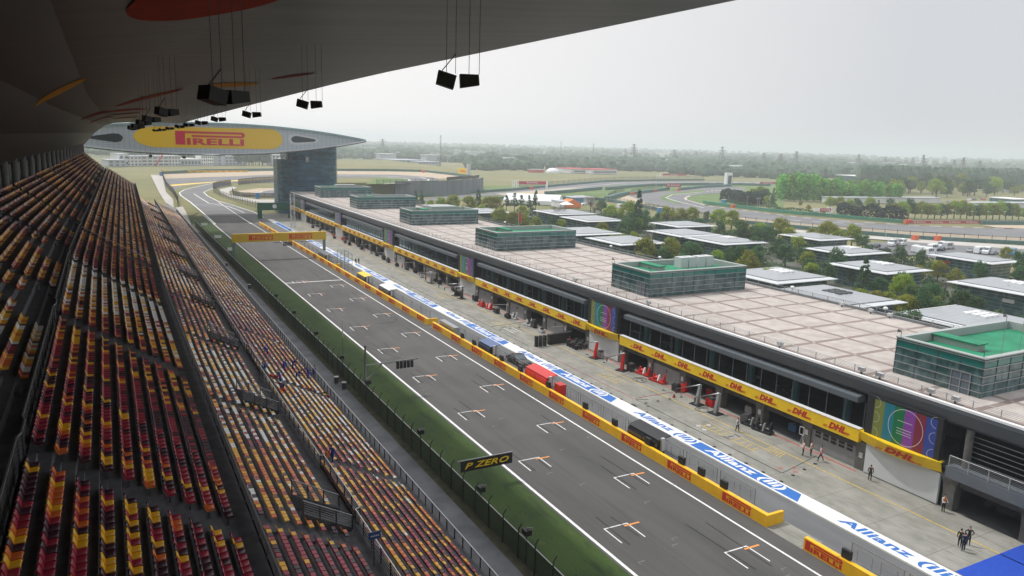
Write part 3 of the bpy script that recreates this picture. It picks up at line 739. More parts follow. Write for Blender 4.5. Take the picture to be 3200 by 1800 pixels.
o = link(me, 'seats'); tag(o, 'rows upon rows of multicoloured plastic seats filling the grandstand', 'seats', None, 'stuff')
del V, F, MI_
# ------------------------------------------------------------------ railings of the stand
def rail_line(name, label, cat, pts, h, posts, m, bars=4, r=.03, step=1.5, limit=100, infill=None, top=None, group=None, warp=True):
    """railing along a polyline of base points"""
    q = [Vector(p) for p in pts]; pts = [q[0]]
    for a, c in zip(q, q[1:]):
        n = max(1, int((c-a).length/20)) if warp else 1; pts += [a.lerp(c, k/n) for k in range(1, n+1)]
    if warp: pts = [Vector((p.x+bend(p.x, p.y), p.y, p.z)) for p in pts]
    t = thing(name, label, cat, pts[0], group)
    tr = MB(); br_ = MB(); inf = MB(); P = [Vector(p) for p in pts]; poss = []
    for a, c in zip(P, P[1:]):
        up = Vector((0,0,h)); tr.bar(a+up, c+up, r*2.2)
        for k in range(1, bars+1): br_.bar(a+up*k/(bars+1), c+up*k/(bars+1), r*.8)
        n = max(1, round((c-a).length/step))
        for k in range(n+(1 if c is P[-1] else 0)): poss.append(a+(c-a)*k/n)
        if infill: inf.quad(a+Vector((0,0,.05)), c+Vector((0,0,.05)), c+up*.97, a+up*.97)
    tr.build('top_rail', top or m, t)
    if bars: br_.build('bars', m, t)
    if infill: inf.build('infill', infill, t)
    pm = MB().box(-r*1.3, r*1.3, -r*1.3, r*1.3, 0, h).mesh('post', posts)
    poss.sort(key=lambda p: p.y if p.y > 15 else 999)
    for p in poss[:limit]: link(pm, 'post', t, p-Vector(t.location))
    if len(poss) > limit:
        b = MB()
        for p in poss[limit:]: b.box(p.x-r*1.3, p.x+r*1.3, p.y-r*1.3, p.y+r*1.3, p.z, p.z+h)
        o = b.build('posts', posts, t); o['kind'] = 'stuff'
    return t
rail_line('railing', 'long front railing at the foot of the lowest seats above the apron', 'railing', [(22.4, Y0, 2.93), (22.4, 330, 2.93)], .95, M['darkrail'], M['darkrail'], bars=5, step=1.5, top=M['steel'])
jog = [(14.1, 8, 7.1), (14.1, 33, 7.1), (13.95, 33.05, 7.1), (13.95, 48, 7.1), (14.3, 48.1, 7.1), (14.3, 58, 7.1), (14.0, 58.1, 7.1), (14.0, 85.4, 7.1), (14.3, 85.5, 7.1), (14.3, 95, 7.1), (14.05, 95.1, 7.1), (14.05, 330, 7.1)]
rail_line('railing', 'stepped railing along the walkway behind the lowest block of seats', 'railing', jog, 1.05, M['darkrail'], M['rail'], bars=4, step=1.9, infill=M['barmesh'], top=M['steel'])
rail_line('railing', 'thin bright handrail on the parapet between middle and lower blocks', 'railing', [(5.0, Y0, 16.2), (5.0, Y1, 16.2)], .75, M['rail'], M['rail'], bars=3, step=1.8, infill=M['barmesh'], top=M['steel'])
ur = []
for k in range(11):
    a = 10+25*k; ur += [(-3.62, a, 21.0), (-3.62, a+22.5, 21.0)]
    if k < 10: ur += [(-3.5, a+23, 21.0), (-3.5, a+24.5, 21.0)]
rail_line('railing', 'dark barred railing in front of the shadowed upper block', 'railing', ur, 1.2, M['darkrail'], M['darkrail'], bars=5, step=1.8, infill=M['barmesh'], top=M['rail'])
for k, yc in enumerate(wells[:9]):
    if k > 8: break
    for s, lab in ((-1, 'near'), (1, 'far')):
        y = yc+s*1.7
        rail_line('stair_railing', 'steel railing on the %s side of the %s stairwell in the lower block' % (lab, nth(k)), 'railing', [(10.1, y, 9.1), (13.4, y, 7.3)], 1.0, M['darkrail'], M['rail'], bars=5, step=1.1, top=M['steel'], group='railings round the stairwells')
for yc, x0, x1, z0, z1 in ((107.7, -3.0, 4.6, 21.9, 17.3),):
    b = MB(); b.bar((x0,yc,z0),(x1,yc,z1),.06); 
    tag(b.build('handrail', M['lgrey']), 'long pale sloping handrail across the red rows', 'handrail')
b = MB(); b.bar((-2.6,160,21.9),(3.2,160,18),.07); tag(b.build('handrail', M['lgrey']), 'short pale sloping handrail farther up the middle block', 'handrail')
bs = thing('blue_sign', 'small blue sign on a thin post beside the lower stair rail', 'sign', (13.45, 42.3, 7.07))
MB().tube((13.45,42.3,7.07),(13.45,42.3,9.1),.035).build('post', M['darkrail'], bs)
MB().box(13.1,13.9,42.24,42.29,8.9,9.4).build('board', mat('sign_blue', (.01,.06,.2), .5), bs)
b = MB(); [b.box(13.22+.12*k,13.3+.12*k,42.2,42.235,9.1,9.18) for k in range(5)]; b.build('lettering', M['lgrey'], bs)
# ------------------------------------------------------------------ roof over the stand
def zf(Y):
    P = [(-60,39.5),(70,39.5),(147,38.85),(244,37.95),(320,37.1)]
    for (a, za), (c, zc) in zip(P, P[1:]):
        if Y <= c: return za+(zc-za)*(Y-a)/(c-a)
    return P[-1][1]
def ceil_z(x, Y):
    d = zf(Y)-39.5
    P = [(-13.4, 28.4), (-12, 29.2), (-8, 33.2), (-4, 35.9), (-1, 37.1), (4, 37.9), (10, 38.45), (16, 38.9), (22.6, 39.5)]
    for (a, za), (c, zc) in zip(P, P[1:]):
        if x <= c: return za+(zc-za)*(x-a)/(c-a) + d*max(0, (x+13)/35)
    return P[-1][1]+d
MB.warp = bend_roof
rf = thing('grandstand_roof', 'huge dark metal clad roof overhanging the grandstand', 'roof', (5, 60, 38))
ys = [-60+18*k for k in range(21)]
b = MB(); xs1 = [-1, 1.5, 4, 7, 10, 13, 16, 19.3, 22.6]
for y0, y1 in zip(ys, ys[1:]):
    for x0, x1 in zip(xs1, xs1[1:]):
        b.quad((x0,y0,ceil_z(x0,y0)),(x0,y1,ceil_z(x0,y1)),(x1,y1,ceil_z(x1,y1)),(x1,y0,ceil_z(x1,y0)))
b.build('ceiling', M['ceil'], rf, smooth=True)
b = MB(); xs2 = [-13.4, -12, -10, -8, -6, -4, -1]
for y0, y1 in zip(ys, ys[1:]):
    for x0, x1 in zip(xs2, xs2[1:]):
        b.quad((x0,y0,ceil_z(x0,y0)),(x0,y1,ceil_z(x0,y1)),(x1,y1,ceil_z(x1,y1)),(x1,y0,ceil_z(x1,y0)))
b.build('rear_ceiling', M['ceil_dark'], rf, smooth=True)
b = MB()
for y0, y1 in zip(ys, ys[1:]):
    P = lambda x, y: ceil_z(x, y)
    b.quad((22.6,y0,P(22.6,y0)),(22.6,y1,P(22.6,y1)),(23.0,y1,P(22.6,y1)+.5),(23.0,y0,P(22.6,y0)+.5))
    b.quad((23.0,y0,P(22.6,y0)+.5),(23.0,y1,P(22.6,y1)+.5),(8,y1,P(22.6,y1)+3.4),(8,y0,P(22.6,y0)+3.4))
    b.quad((8,y0,P(22.6,y0)+3.4),(8,y1,P(22.6,y1)+3.4),(-15,y1,P(22.6,y1)),(-15,y0,P(22.6,y0)))
    b.quad((-15,y0,P(22.6,y0)),(-15,y1,P(22.6,y1)),(-15,y1,28.3),(-15,y0,28.3))
    b.quad((-15,y0,28.3),(-15,y1,28.3),(-13.4,y1,28.4),(-13.4,y0,28.4))
b.poly([(-13.4,300,28.4)]+[(x,300,ceil_z(x,300)) for x in xs2[1:]+xs1[1:]]+[(23,300,ceil_z(22.6,300)+.5),(8,300,ceil_z(22.6,300)+3.4),(-15,300,ceil_z(22.6,300))])
b.build('outer_skin', M['grey'], rf)
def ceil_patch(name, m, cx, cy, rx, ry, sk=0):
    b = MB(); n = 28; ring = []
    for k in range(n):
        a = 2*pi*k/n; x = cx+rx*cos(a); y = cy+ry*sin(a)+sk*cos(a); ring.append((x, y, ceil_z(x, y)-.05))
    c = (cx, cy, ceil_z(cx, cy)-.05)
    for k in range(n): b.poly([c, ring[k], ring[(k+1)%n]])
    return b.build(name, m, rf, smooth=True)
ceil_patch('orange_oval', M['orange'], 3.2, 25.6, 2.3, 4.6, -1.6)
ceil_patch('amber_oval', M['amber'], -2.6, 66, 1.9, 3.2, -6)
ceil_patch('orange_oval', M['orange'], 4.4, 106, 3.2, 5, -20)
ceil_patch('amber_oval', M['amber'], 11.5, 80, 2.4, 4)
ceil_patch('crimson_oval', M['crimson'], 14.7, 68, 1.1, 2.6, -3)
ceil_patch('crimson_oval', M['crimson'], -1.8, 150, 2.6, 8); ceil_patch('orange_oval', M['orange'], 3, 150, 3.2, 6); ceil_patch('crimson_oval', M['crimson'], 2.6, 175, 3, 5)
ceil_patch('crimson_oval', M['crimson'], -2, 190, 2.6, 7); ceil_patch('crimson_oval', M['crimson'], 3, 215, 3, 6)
MB.warp = None
# loudspeaker clusters hanging from rods
def speaker(label, big=1):
    t = thing('loudspeaker', label, 'loudspeaker', (0,0,0), 'loudspeakers hanging under the roof')
    for sx in (-.62, -.25, .3, .72): MB().tube((sx,0,0),(sx,0,4.0),.013,n=5).build('rod', M['dgrey'], t)
    b = MB(); b.ext([(-1.05,-.42),(-.35,-.62),(-.22,-.1),(-.95,.1)], -.35, .35); b.build('cabinet', M['black'], t)
    b = MB(); b.ext([(-.05,-.55),(.72,-.42),(.68,-.02),(-.08,-.02)], -.3, .3); b.build('cabinet', M['black'], t)
    MB().bar((-.8,0,.1),(-.25,0,.75),.04).build('strut', M['black'], t)
    return t
sp0 = None
for row, (xx, lst) in enumerate(((10, [(22.2,35.75),(41.6,35.6),(59.6,35.4),(78.1,35.3),(92.3,35.1),(106.5,34.95),(119.5,34.8),(138,34.6),(156,34.4),(175,34.3)]),
                        (3.3, [(25.5,35.25),(46.2,35),(61.2,34.8),(73,34.65),(85.4,34.4),(98,34.3)]))):
    for k, (yy, zz) in enumerate(lst):
        lab = 'black loudspeaker pair hanging from the roof, %s from the camera in the %s line' % (nth(k), ('outer', 'inner')[row])
        if sp0 is None: sp0 = speaker(lab); o = sp0
        else: o = copy_tree(sp0, label=lab)
        o.location = (xx, yy, zz); o.rotation_euler = (0, 0, (-.35, .5)[row])
        o.scale = (.76,.76,.78) if row == 0 else (.7,.7,.75)
        if row == 1 and k == 0: o.scale = (.85,.85,.8); o.location = (3.5, 25.2, 35.05)
# ------------------------------------------------------------------ track fence and apron furniture
fe = thing('track_fence', 'long dark mesh fence with bent post tops beside the grass strip', 'fence', (28.05, 20, 0))
MB().quad((28.05,-20,0),(28.05,300,0),(28.05,300,2.2),(28.05,-20,2.2)).build('mesh_panel', M['fencemesh'], fe)
MB().bar((28.05,-20,2.22),(28.05,300,2.22),.07).build('top_rail', M['lgrey'], fe)
pm = MB().box(-.045,.045,-.045,.045,0,2.6).bar((0,0,2.6),(.3,0,3.05),.07).mesh('post', M['darkrail'])
for k in range(100): link(pm, 'post', fe, Vector((28.0, 22+2.75*k, 0))-Vector(fe.location))
b = MB()
for k in range(14): b.box(27.9,28.2,-18+2.75*k,-17.91+2.75*k,0,2.6)
o = b.build('posts', M['darkrail'], fe); o['kind'] = 'stuff'
def camera_box(label, x, y, z=2.0):
    t = thing('trackside_camera', label, 'camera', (x, y, 0), 'dark camera boxes on the track fence')
    MB().tube((x,y,0),(x,y,z+1.1),.05).build('post', M['darkrail'], t)
    MB().box(x-.28,x+.28,y-.35,y+.35,z+.6,z+1.05).build('housing', M['black'], t)
    MB().bar((x,y,z+1.1),(x+.3,y-.4,z+1.25),.09).build('bracket', M['grey'], t); return t
for k, (yy, lab) in enumerate(((57,'dark camera box on the fence just left of the lettered board'),(72,'dark camera box on the fence between the lettered board and lamp mast'),(48.5,'dark camera box on the fence nearest the bottom edge'),(90.5,'dark camera box on the fence at the foot of the lamp mast'),(103,'dark camera box on the fence behind the thin white mast'),(118,'dark camera box on the fence past the blue cleaners'),(134,'dark camera box on the fence level with the yellow wall gap'),(150,'farthest dark camera box before the start line'))):
    camera_box(lab, 28.2, yy)
# start light mast
lt = thing('light_mast', 'grey mast with a long arm holding five black signal lights over the track', 'signal lights', (28.3, 92, 0))
MB().tube((28.3,92,0),(28.3,92,7.3),.16,.12,n=10).build('mast', M['grey'], lt, True)
MB().tube((28.3,92,4.6),(35.6,92,4.75),.09,n=8).build('arm', M['grey'], lt, True)
MB().tube((28.35,92,2.6),(30.6,92,4.6),.07).build('brace', M['grey'], lt, True)
MB().tube((28.3,92,7.2),(33.6,92,4.8),.015,n=4).build('stay_cable', M['dgrey'], lt)
for k in range(5): 
    sg = MB().box(32.55+k*.5,32.92+k*.5,91.9,92.1,3.65,4.6).build('signal_light', M['black'], lt)
# lettered board on a post
pz = thing('track_board', 'black board with yellow slanted lettering on a lattice post beside the track', 'sign', (28.6, 63, 0))
MB().tube((28.5,63,0),(28.5,63,3.0),.05).tube((28.75,63,0),(28.75,63,3.0),.05).bar((28.5,63,.6),(28.75,63,1.2),.03).bar((28.75,63,1.2),(28.5,63,1.8),.03).build('post', M['grey'], pz)
MB().box(28.9,34.6,62.95,63.05,1.72,2.86).build('board', M['black'], pz)
MB().bar((28.6,63,2.9),(34.6,63,2.9),.07).build('frame', M['steel'], pz)
o = link(fit(text_mesh('P ZERO', 1, .02, .3), 4.9, .62), 'lettering', pz); o.data.materials.append(M['dyellow']); o.location = Vector((31.75,62.93,2.3))-Vector(pz.location); o.rotation_euler = (pi/2,0,0)
tm = thing('thin_mast', 'thin white topped mast rising from the fence beside the grass', 'mast', (28.4, 103, 0))
MB().tube((28.4,103,0),(28.4,103,7.0),.04,.025).build('pole', M['dgrey'], tm)
MB().tube((28.4,103,5.6),(28.4,103,8.3),.06).build('tip', M['lgrey'], tm)
for k, (x, y) in enumerate(((26.6, 100),(26.9,97.2),(26.8,173),(26.3,205))):
    t = thing('litter_bin', 'dark bin on the apron, %s from the camera' % nth(k), 'bin', (x, y, 0), 'bins on the apron')
    MB().tube((x,y,0),(x,y,.9),.28,.33,n=10).build('body', M['dgrey'], t); MB().tube((x,y,.9),(x,y,.98),.36).build('lid', M['lgrey'], t)
for k, yy in enumerate((232, 262, 300)):
    b = MB().box(30.2,32.4,yy,yy+.15,.2,1.1); tag(b.build('distance_board', M['white']), 'small white distance board on the grass strip, %s along' % nth(k), 'board', 'white boards on the grass')
# yellow gantry over the track
ga = thing('sponsor_gantry', 'yellow gantry with two red logos spanning the main straight', 'gantry', (42, 215, 0))
for x in (29.6, 54.3): MB().box(x-.35,x+.35,214.6,215.4,0,5).build('leg', M['teal'], ga)
MB().box(29.2,54.8,214.5,215.5,4.85,7.15).build('beam', mat('gantry_yellow', (.62,.4,.02), .5, n=.05, scale=.4), ga)
for x in (36.8, 47.6):
    o = link(LOGO_RED.copy(), 'logo', ga); o.location = Vector((x, 214.48, 6.05))-Vector(ga.location); o.rotation_euler = (pi/2,0,0); o.scale = (1.75, 1.65, 1)
MB().bar((40,214.3,4.5),(53.5,214.3,4.5),.12).build('light_rail', M['dgrey'], ga)
for k in range(6): MB().box(42.7+k*.42,43.0+k*.42,214.2,214.4,3.5,4.45).build('signal_light', M['black'], ga)
# ------------------------------------------------------------------ pit wall
def pit_wall(label, y0, y1, logos, x0=50.85, x1=53.0):
    t = thing('pit_wall', label, 'pit wall', (x0, y0, 0), 'yellow pit wall sections')
    b = MB(); b.box(x0, x0+.45, y0, y1, 0, 1.15); b.box(x0+.45, x1, y0, y0+.3, 0, 1.15); b.build('barrier', M['pyellow'], t)
    MB().box(x0+.45, x1, y0+.3, y1, .0, .12).build('platform', M['concrete'], t)
    sg = MB(); k = y0+4.1
    while k < y1: sg.box(x0-.006, x0+.46, k, k+.03, .0, 1.155); k += 8.2
    sg.build('joint', M['dgrey'], t)
    for yc in logos:
        o = link(LOGO_RED, 'logo', t); face_x_neg(o, x0-.012, yc, .62); o.location = o.location-Vector(t.location)
    return t
def logos(a, b): return [48.1+8.2*k for k in range(-3, 30) if a+2 < 48.1+8.2*k < b-2]
pit_wall('yellow pit wall section with red logos, cut by the bottom edge', 8, 40.15, [38.1, 29.9, 21.7])
pit_wall('longest yellow pit wall section, from the gap to the stacked crates', 44.3, 124.5, logos(44.3, 124.5))
pit_wall('yellow pit wall section between its two gaps, below the yellow hut', 126.8, 192.6, logos(126.8, 192.6))
pit_wall('far yellow pit wall section running under the yellow gantry', 193.1, 300, logos(193.1, 296))
# fence frames standing on the pit wall platform
fr = MB()
fr.bar((0,-2.4,1.0),(0,-2.4,0)if False else (0,-2.4,0),.06); 
def frame_mesh():
    b = MB()
    for y in (-2.35, 2.35): b.bar((0,y,0),(0,y,1.75),.06)
    b.bar((0,-2.35,1.75),(0,2.35,1.75),.05); b.bar((0,-2.35,.25),(0,2.35,.25),.03)
    for y0 in (-1.8, .4):
        b.bar((0,y0,.3),(0,y0,1.35),.03); b.bar((0,y0+1.4,.3),(0,y0+1.4,1.35),.03); b.bar((0,y0,1.35),(0,y0+1.4,1.35),.03)
    return b
FR_ME = frame_mesh().mesh('frame', M['rail']); FRM = MB().quad((0,-2.35,.3),(0,2.35,.3),(0,2.35,1.7),(0,-2.35,1.7)).mesh('mesh_panel', mesh_mat('frame_mesh', (.1,.1,.11), .16))
k = 0; fr0 = None
BOOTHS = [(84.6,90.6),(60.8,66.1),(102,106.2),(132,136),(118.5,123)]
for y in [14+5.15*i for i in range(44)]:
    if 40 < y+2.4 and y-2.4 < 44.4: continue
    if 124 < y+2.3 and y-2.3 < 127: continue
    if y > 236: break
    lab = 'grey steel crowd fence on the pit wall platform, %s from the bottom right' % nth(k)
    if fr0 is None:
        fr0 = thing('crowd_fence', lab, 'crowd fence', (52.85, y, .12), 'steel frames along the pit wall'); link(FR_ME, 'frame', fr0); link(FRM, 'mesh_panel', fr0)
    else: copy_tree(fr0, None, (52.85, y, .12), label=lab)
    k += 1
def monitor(label, y, x=51.15):
    t = thing('pit_monitor', label, 'monitor', (x, y, 1.15), 'black screens on top of the yellow wall')
    MB().box(x-.08,x+.22,y-.42,y+.42,1.2,1.95).build('screen', M['black'], t); MB().box(x,x+.5,y-.1,y+.1,1.0,1.35).build('bracket', M['dgrey'], t)
    return t
for k, (y, lab) in enumerate(((50.2,'black screen by the end of the long yellow wall'),(56.4,'black screen on the yellow wall between two end logos'),(53.4,'small black screen nearest the end logos'),(62.0,'black screen at the near end of the black booth'),(68.3,'black screen beyond the black booth on the wall'),(74.6,'black screen halfway between black and red booths'),(83.6,'black screen beside the red cabinet'),(91.6,'black screen at the far end of the red booth'),(97.5,'black screen between red booth and parked car'),(107.3,'black screen past the dark blue booth'),(112,'black screen near the stacked metal crates'),(36.2,'black screen on the wall cut by the bottom edge'))):
    monitor(lab, y)
def booth(name, label, y0, y1, body, roof, cab=None):
    t = thing(name, label, 'booth', (52, y0, .85))
    b = MB(); b.ext([(51.45,.13),(51.45,1.65),(51.75,2.05),(52.6,2.2),(52.6,.13)], y0, y1); b.build('body', body, t)
    b = MB(); b.ext([(51.6,2.08),(52.7,2.3),(53.3,2.38),(53.3,2.28),(52.6,2.2)], y0-.15, y1+.15); b.build('canopy', roof, t)
    MB().box(51.42,51.46,(y0+y1)/2-.03,(y0+y1)/2+.03,.9,1.8).build('panel_seam', M['black'], t)
    b = MB(); b.box(51.9,52.3,y0-.35,y0-.05,.85,2.3); b.build('end_post', M['lgrey'], t)
    if cab: MB().box(51.9,52.8,y0-2.5,y0-1.2,.85,2.0).build('cabinet', cab, t)
    return t
booth('pit_booth', 'bright red team booth with canopy on the pit wall', 84.8, 90.6, M['red'], M['red'])
t = thing('red_cabinet', 'squat red cabinet on the pit wall beside the red booth', 'cabinet', (52.2, 82.2, .85)); MB().box(51.8,52.8,81.6,83.0,.13,1.85).build('body', M['red'], t); MB().box(51.78,52.82,81.58,83.02,1.85,1.95).build('lid', M['redtarp'], t)
booth('pit_booth', 'black team booth with flat canopy on the pit wall', 60.8, 66.1, M['carblack'], M['black'])
booth('pit_booth', 'dark blue glassy team booth beside the parked car', 102, 106.2, M['navy'], mat('booth_blue', (.05,.1,.25), .3))
booth('pit_booth', 'white team booth on the wall before the start line', 150.5, 157, M['dgrey'], M['white'])
booth('pit_booth', 'small hut with yellow canopy on the far pit wall', 167.5, 173.5, M['dgrey'], M['dyellow'])
booth('pit_booth', 'dark grey team booth just beyond the gantry leg', 203, 210.5, M['dgrey'], M['fascia2'])
cr = thing('metal_crates', 'stack of silver flight cases beside the wall gap', 'cases', (52.2, 120, .85))
for k in range(7): MB().box(51.7,52.7,116.4+k*.95,117.25+k*.95,.13,1.8).build('case', M['steel'], cr)
sc1 = thing('scaffold', 'open teal scaffold cage on the wall beside the gantry', 'scaffold', (54, 196, 0))
b = MB()
for x in (53.2, 55.2):
    for y in (190, 193.5, 197): b.bar((x,y,0),(x,y,4.2),.1)
for z in (1.4, 2.8, 4.2):
    for x in (53.2, 55.2): b.bar((x,190,z),(x,197,z),.08)
    for y in (190, 193.5, 197): b.bar((53.2,y,z),(55.2,y,z),.08)
b.build('frame', M['teal'], sc1)
# car on the fast lane edge
def car(name, label, cat, loc, rz, body, L_=4.6, W_=1.85, Hh=1.4, van=False, group=None):
    t = thing(name, label, cat, loc, group, rz)
    l, w_ = L_/2, W_/2
    if van: prof = [(-l,.35),(-l,Hh*.95),(-l+.15,Hh),(l-1.5,Hh),(l-.65,Hh*.62),(l,Hh*.5),(l,.35)]
    else: prof = [(-l,.35),(-l,.8),(-l+.7,.9),(-l+1.25,Hh-.06),(-l+1.7,Hh),(.1,Hh),(l-1.5,.92),(l-.3,.78),(l,.6),(l,.35)]
    b = MB(); b.v = []; n = len(prof)
    i = 0
    for yy, q in ((-w_,1),(w_,1)): b.v += [(x, yy*(.86 if z > Hh*.8 else 1), z) for x, z in prof]
    for k in range(n): b.f.append((k,(k+1)%n,n+(k+1)%n,n+k)); b.m.append(0)
    b.f.append(tuple(range(n))); b.f.append(tuple(range(2*n-1,n-1,-1))); b.m += [0,0]
    b.build('body', body, t, local=True)
    g = MB()
    if van:
        g.quad((l-1.46,-w_*.8,Hh-.05),(l-.68,-w_*.9,Hh*.66),(l-.68,w_*.9,Hh*.66),(l-1.46,w_*.8,Hh-.05))
        for s in (-1,1):
            for a in range(3): g.quad((-l+.5+a*1.1,s*w_*.99+s*.01,Hh*.55),(-l+1.4+a*1.1,s*w_*.99+s*.01,Hh*.55),(-l+1.4+a*1.1,s*w_*.93,Hh*.88),(-l+.5+a*1.1,s*w_*.93,Hh*.88))
    else:
        g.quad((.14,-w_*.8,Hh-.01),(l-1.52,-w_*.88,.96),(l-1.52,w_*.88,.96),(.14,w_*.8,Hh-.01))
        g.quad((-l+1.22,-w_*.8,Hh-.07),(-l+.72,-w_*.88,.94),(-l+.72,w_*.88,.94),(-l+1.22,w_*.8,Hh-.07))
        for s in (-1,1): g.quad((-l+1.3,s*(w_*.98),.93),(l-1.7,s*(w_*.98),.93),(.05,s*(w_*.88),Hh-.08),(-l+1.6,s*(w_*.88),Hh-.08))
    for v in range(len(g.v)): g.v[v] = (g.v[v][0], g.v[v][1], g.v[v][2]+.012)
    g.build('windows', M['win'], t, local=True)
    wm = MB().tube((0,-.12,0),(0,.12,0),.33,n=12).mesh('wheel', M['rubber'])
    for sx in (-l+.85, l-.9):
        for sy in (-w_+.08, w_-.08): link(wm, 'wheel', t, (sx, sy, .33))
    return t
car('parked_car', 'black saloon car parked in the fast lane beside the wall', 'car', (54.7, 98.4, .01), -pi/2, M['carblack'], 4.9, 1.95, 1.45)
# ------------------------------------------------------------------ pit building
pb = thing('pit_building', 'long low pit building with paved roof, glazed lounges and garages', 'building', (72, 30, 0))
RY0, RY1, RZ = -30, 331, 10.3
MB().box(69.95, 99.3, RY0, RY1, RZ-.25, RZ).build('roof_deck', M['roofslab'], pb)
MB().box(69.5, 69.94, RY0, RY1, RZ-.15, RZ+.08).build('roof_edge', M['white'], pb)
b = MB(); b.ext([(69.55,RZ-.16),(69.45,RZ-.5),(69.7,RZ-1.6),(70.3,RZ-2.0),(71.5,RZ-2.05),(71.5,RZ-.26)], RY0, RY1); b.build('fascia', M['fascia'], pb)
MB().box(99.32, 99.7, RY0, RY1, RZ-.5, RZ+.35).build('rear_parapet', M['grey'], pb)
b = MB(); b.box(99.2, 99.65, RY0, RY1, 0, RZ-.52); b.box(71.6,99.2,RY0,RY1,RZ-.6,RZ-.27); b.build('rear_wall', M['dgrey'], pb)
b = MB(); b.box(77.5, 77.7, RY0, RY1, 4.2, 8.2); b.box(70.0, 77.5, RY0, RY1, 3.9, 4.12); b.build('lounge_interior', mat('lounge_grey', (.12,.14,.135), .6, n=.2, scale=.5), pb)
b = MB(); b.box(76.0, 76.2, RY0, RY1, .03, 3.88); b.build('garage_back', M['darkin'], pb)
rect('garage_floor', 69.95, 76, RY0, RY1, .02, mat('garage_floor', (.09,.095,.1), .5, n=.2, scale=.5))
PERIOD = 52.7; bays = []
col_me = MB().tube((0,0,0),(0,0,4.1),.45,n=12).mesh('column', mat('pale_column', (.38,.46,.46), .6))
for p_ in col_me.polygons: p_.use_smooth = True
mul = MB().box(-.04,.05,-.035,.035,0,3.15).mesh('mullion', M['fascia2'])
# arched pier profile (seen from the pit lane), extruded
def pier(b, y, z1=3.2):
    n = 6; P = [(y-.55, 0), (y+.55, 0)]
    for k in range(n+1):
        a = pi/2*k/n; P.append((y+.55+.75*(1-cos(a)), 1.6+(z1-1.6)*sin(a)))
    for k in range(n, -1, -1):
        a = pi/2*k/n; P.append((y-.55-.75*(1-cos(a)), 1.6+(z1-1.6)*sin(a)))
    i = len(b.v); m_ = len(P)
    for x in (69.75, 70.9): b.v += [(x, yy, z) for yy, z in P]
    for k in range(m_): b.f.append((i+k, i+(k+1)%m_, i+m_+(k+1)%m_, i+m_+k)); b.m.append(0)
    b.f.append(tuple(i+k for k in range(m_))); b.f.append(tuple(i+m_+k for k in reversed(range(m_)))); b.m += [0,0]
garage_no = 1
white_me = None
num_me = {}
sign_me = MB().box(-.02,.0,-.22,.22,-.3,.3).mesh('notice', M['lgrey'])
def testcard(y0, y1):
    s = thing('video_screen', 'SCR', 'screen', (69.3, y0, 4.5), 'colour bar screens on the pit building')
    MB().box(69.35, 69.9, y0-.55, y1+.9, 4.35, 8.75).build('casing', M['black'], s)
    cols = [(.22,.26,.05),(.01,.22,.3),(.0,.2,.06),(.28,.06,.4),(.25,.02,.05),(.03,.07,.35)]
    b = MB(); mats = []
    for k, c in enumerate(cols):
        mm = bpy.data.materials.get('screen_%d' % k)
        if mm is None:
            mm = bpy.data.materials.new('screen_%d' % k); mm.use_nodes = True; q = mm.node_tree.nodes['Principled BSDF']
            q.inputs['Base Color'].default_value = (*[x*.3 for x in c], 1); q.inputs['Emission Color'].default_value = (*c, 1); q.inputs['Emission Strength'].default_value = .32; q.inputs['Roughness'].default_value = .4
        mats.append(mm); a = y1-(y1-y0)*k/6; c2 = y1-(y1-y0)*(k+1)/6
        b.quad((69.34,a,4.6),(69.34,c2,4.6),(69.34,c2,8.5),(69.34,a,8.5), k)
    b.build('picture', mats, s)
    ring = MB(); n = 36; yc = (y0+y1)/2
    def circ(yc, zc, r, wd=.05):
        for k in range(n):
            a, c = 2*pi*k/n, 2*pi*(k+1)/n
            pts = [(yc+q*cos(w_), zc+q*sin(w_)) for q, w_ in ((r,a),(r,c),(r+wd,c),(r+wd,a))]
            if all(y0 < p[0] < y1 for p in pts): ring.quad(*[(69.33, p[0], p[1]) for p in pts])
    circ(yc-.2, 6.55, 1.85); 
    for zz in (4.9, 6.6, 8.2): circ(y0+.1, zz, .55, .03); circ(y1-.1, zz, .55, .03)
    for zz in (7.1, 6.3, 6.0, 5.75): ring.quad((69.33,yc+.7,zz),(69.33,yc-.9,zz),(69.33,yc-.9,zz+.05),(69.33,yc+.7,zz+.05))
    ring.build('test_rings', mat('ring_white', (.6,.6,.62), .5) if not bpy.data.materials.get('ring_white') else bpy.data.materials['ring_white'], s)
    return s
scr0 = None; bd0 = None
pier_i = 0
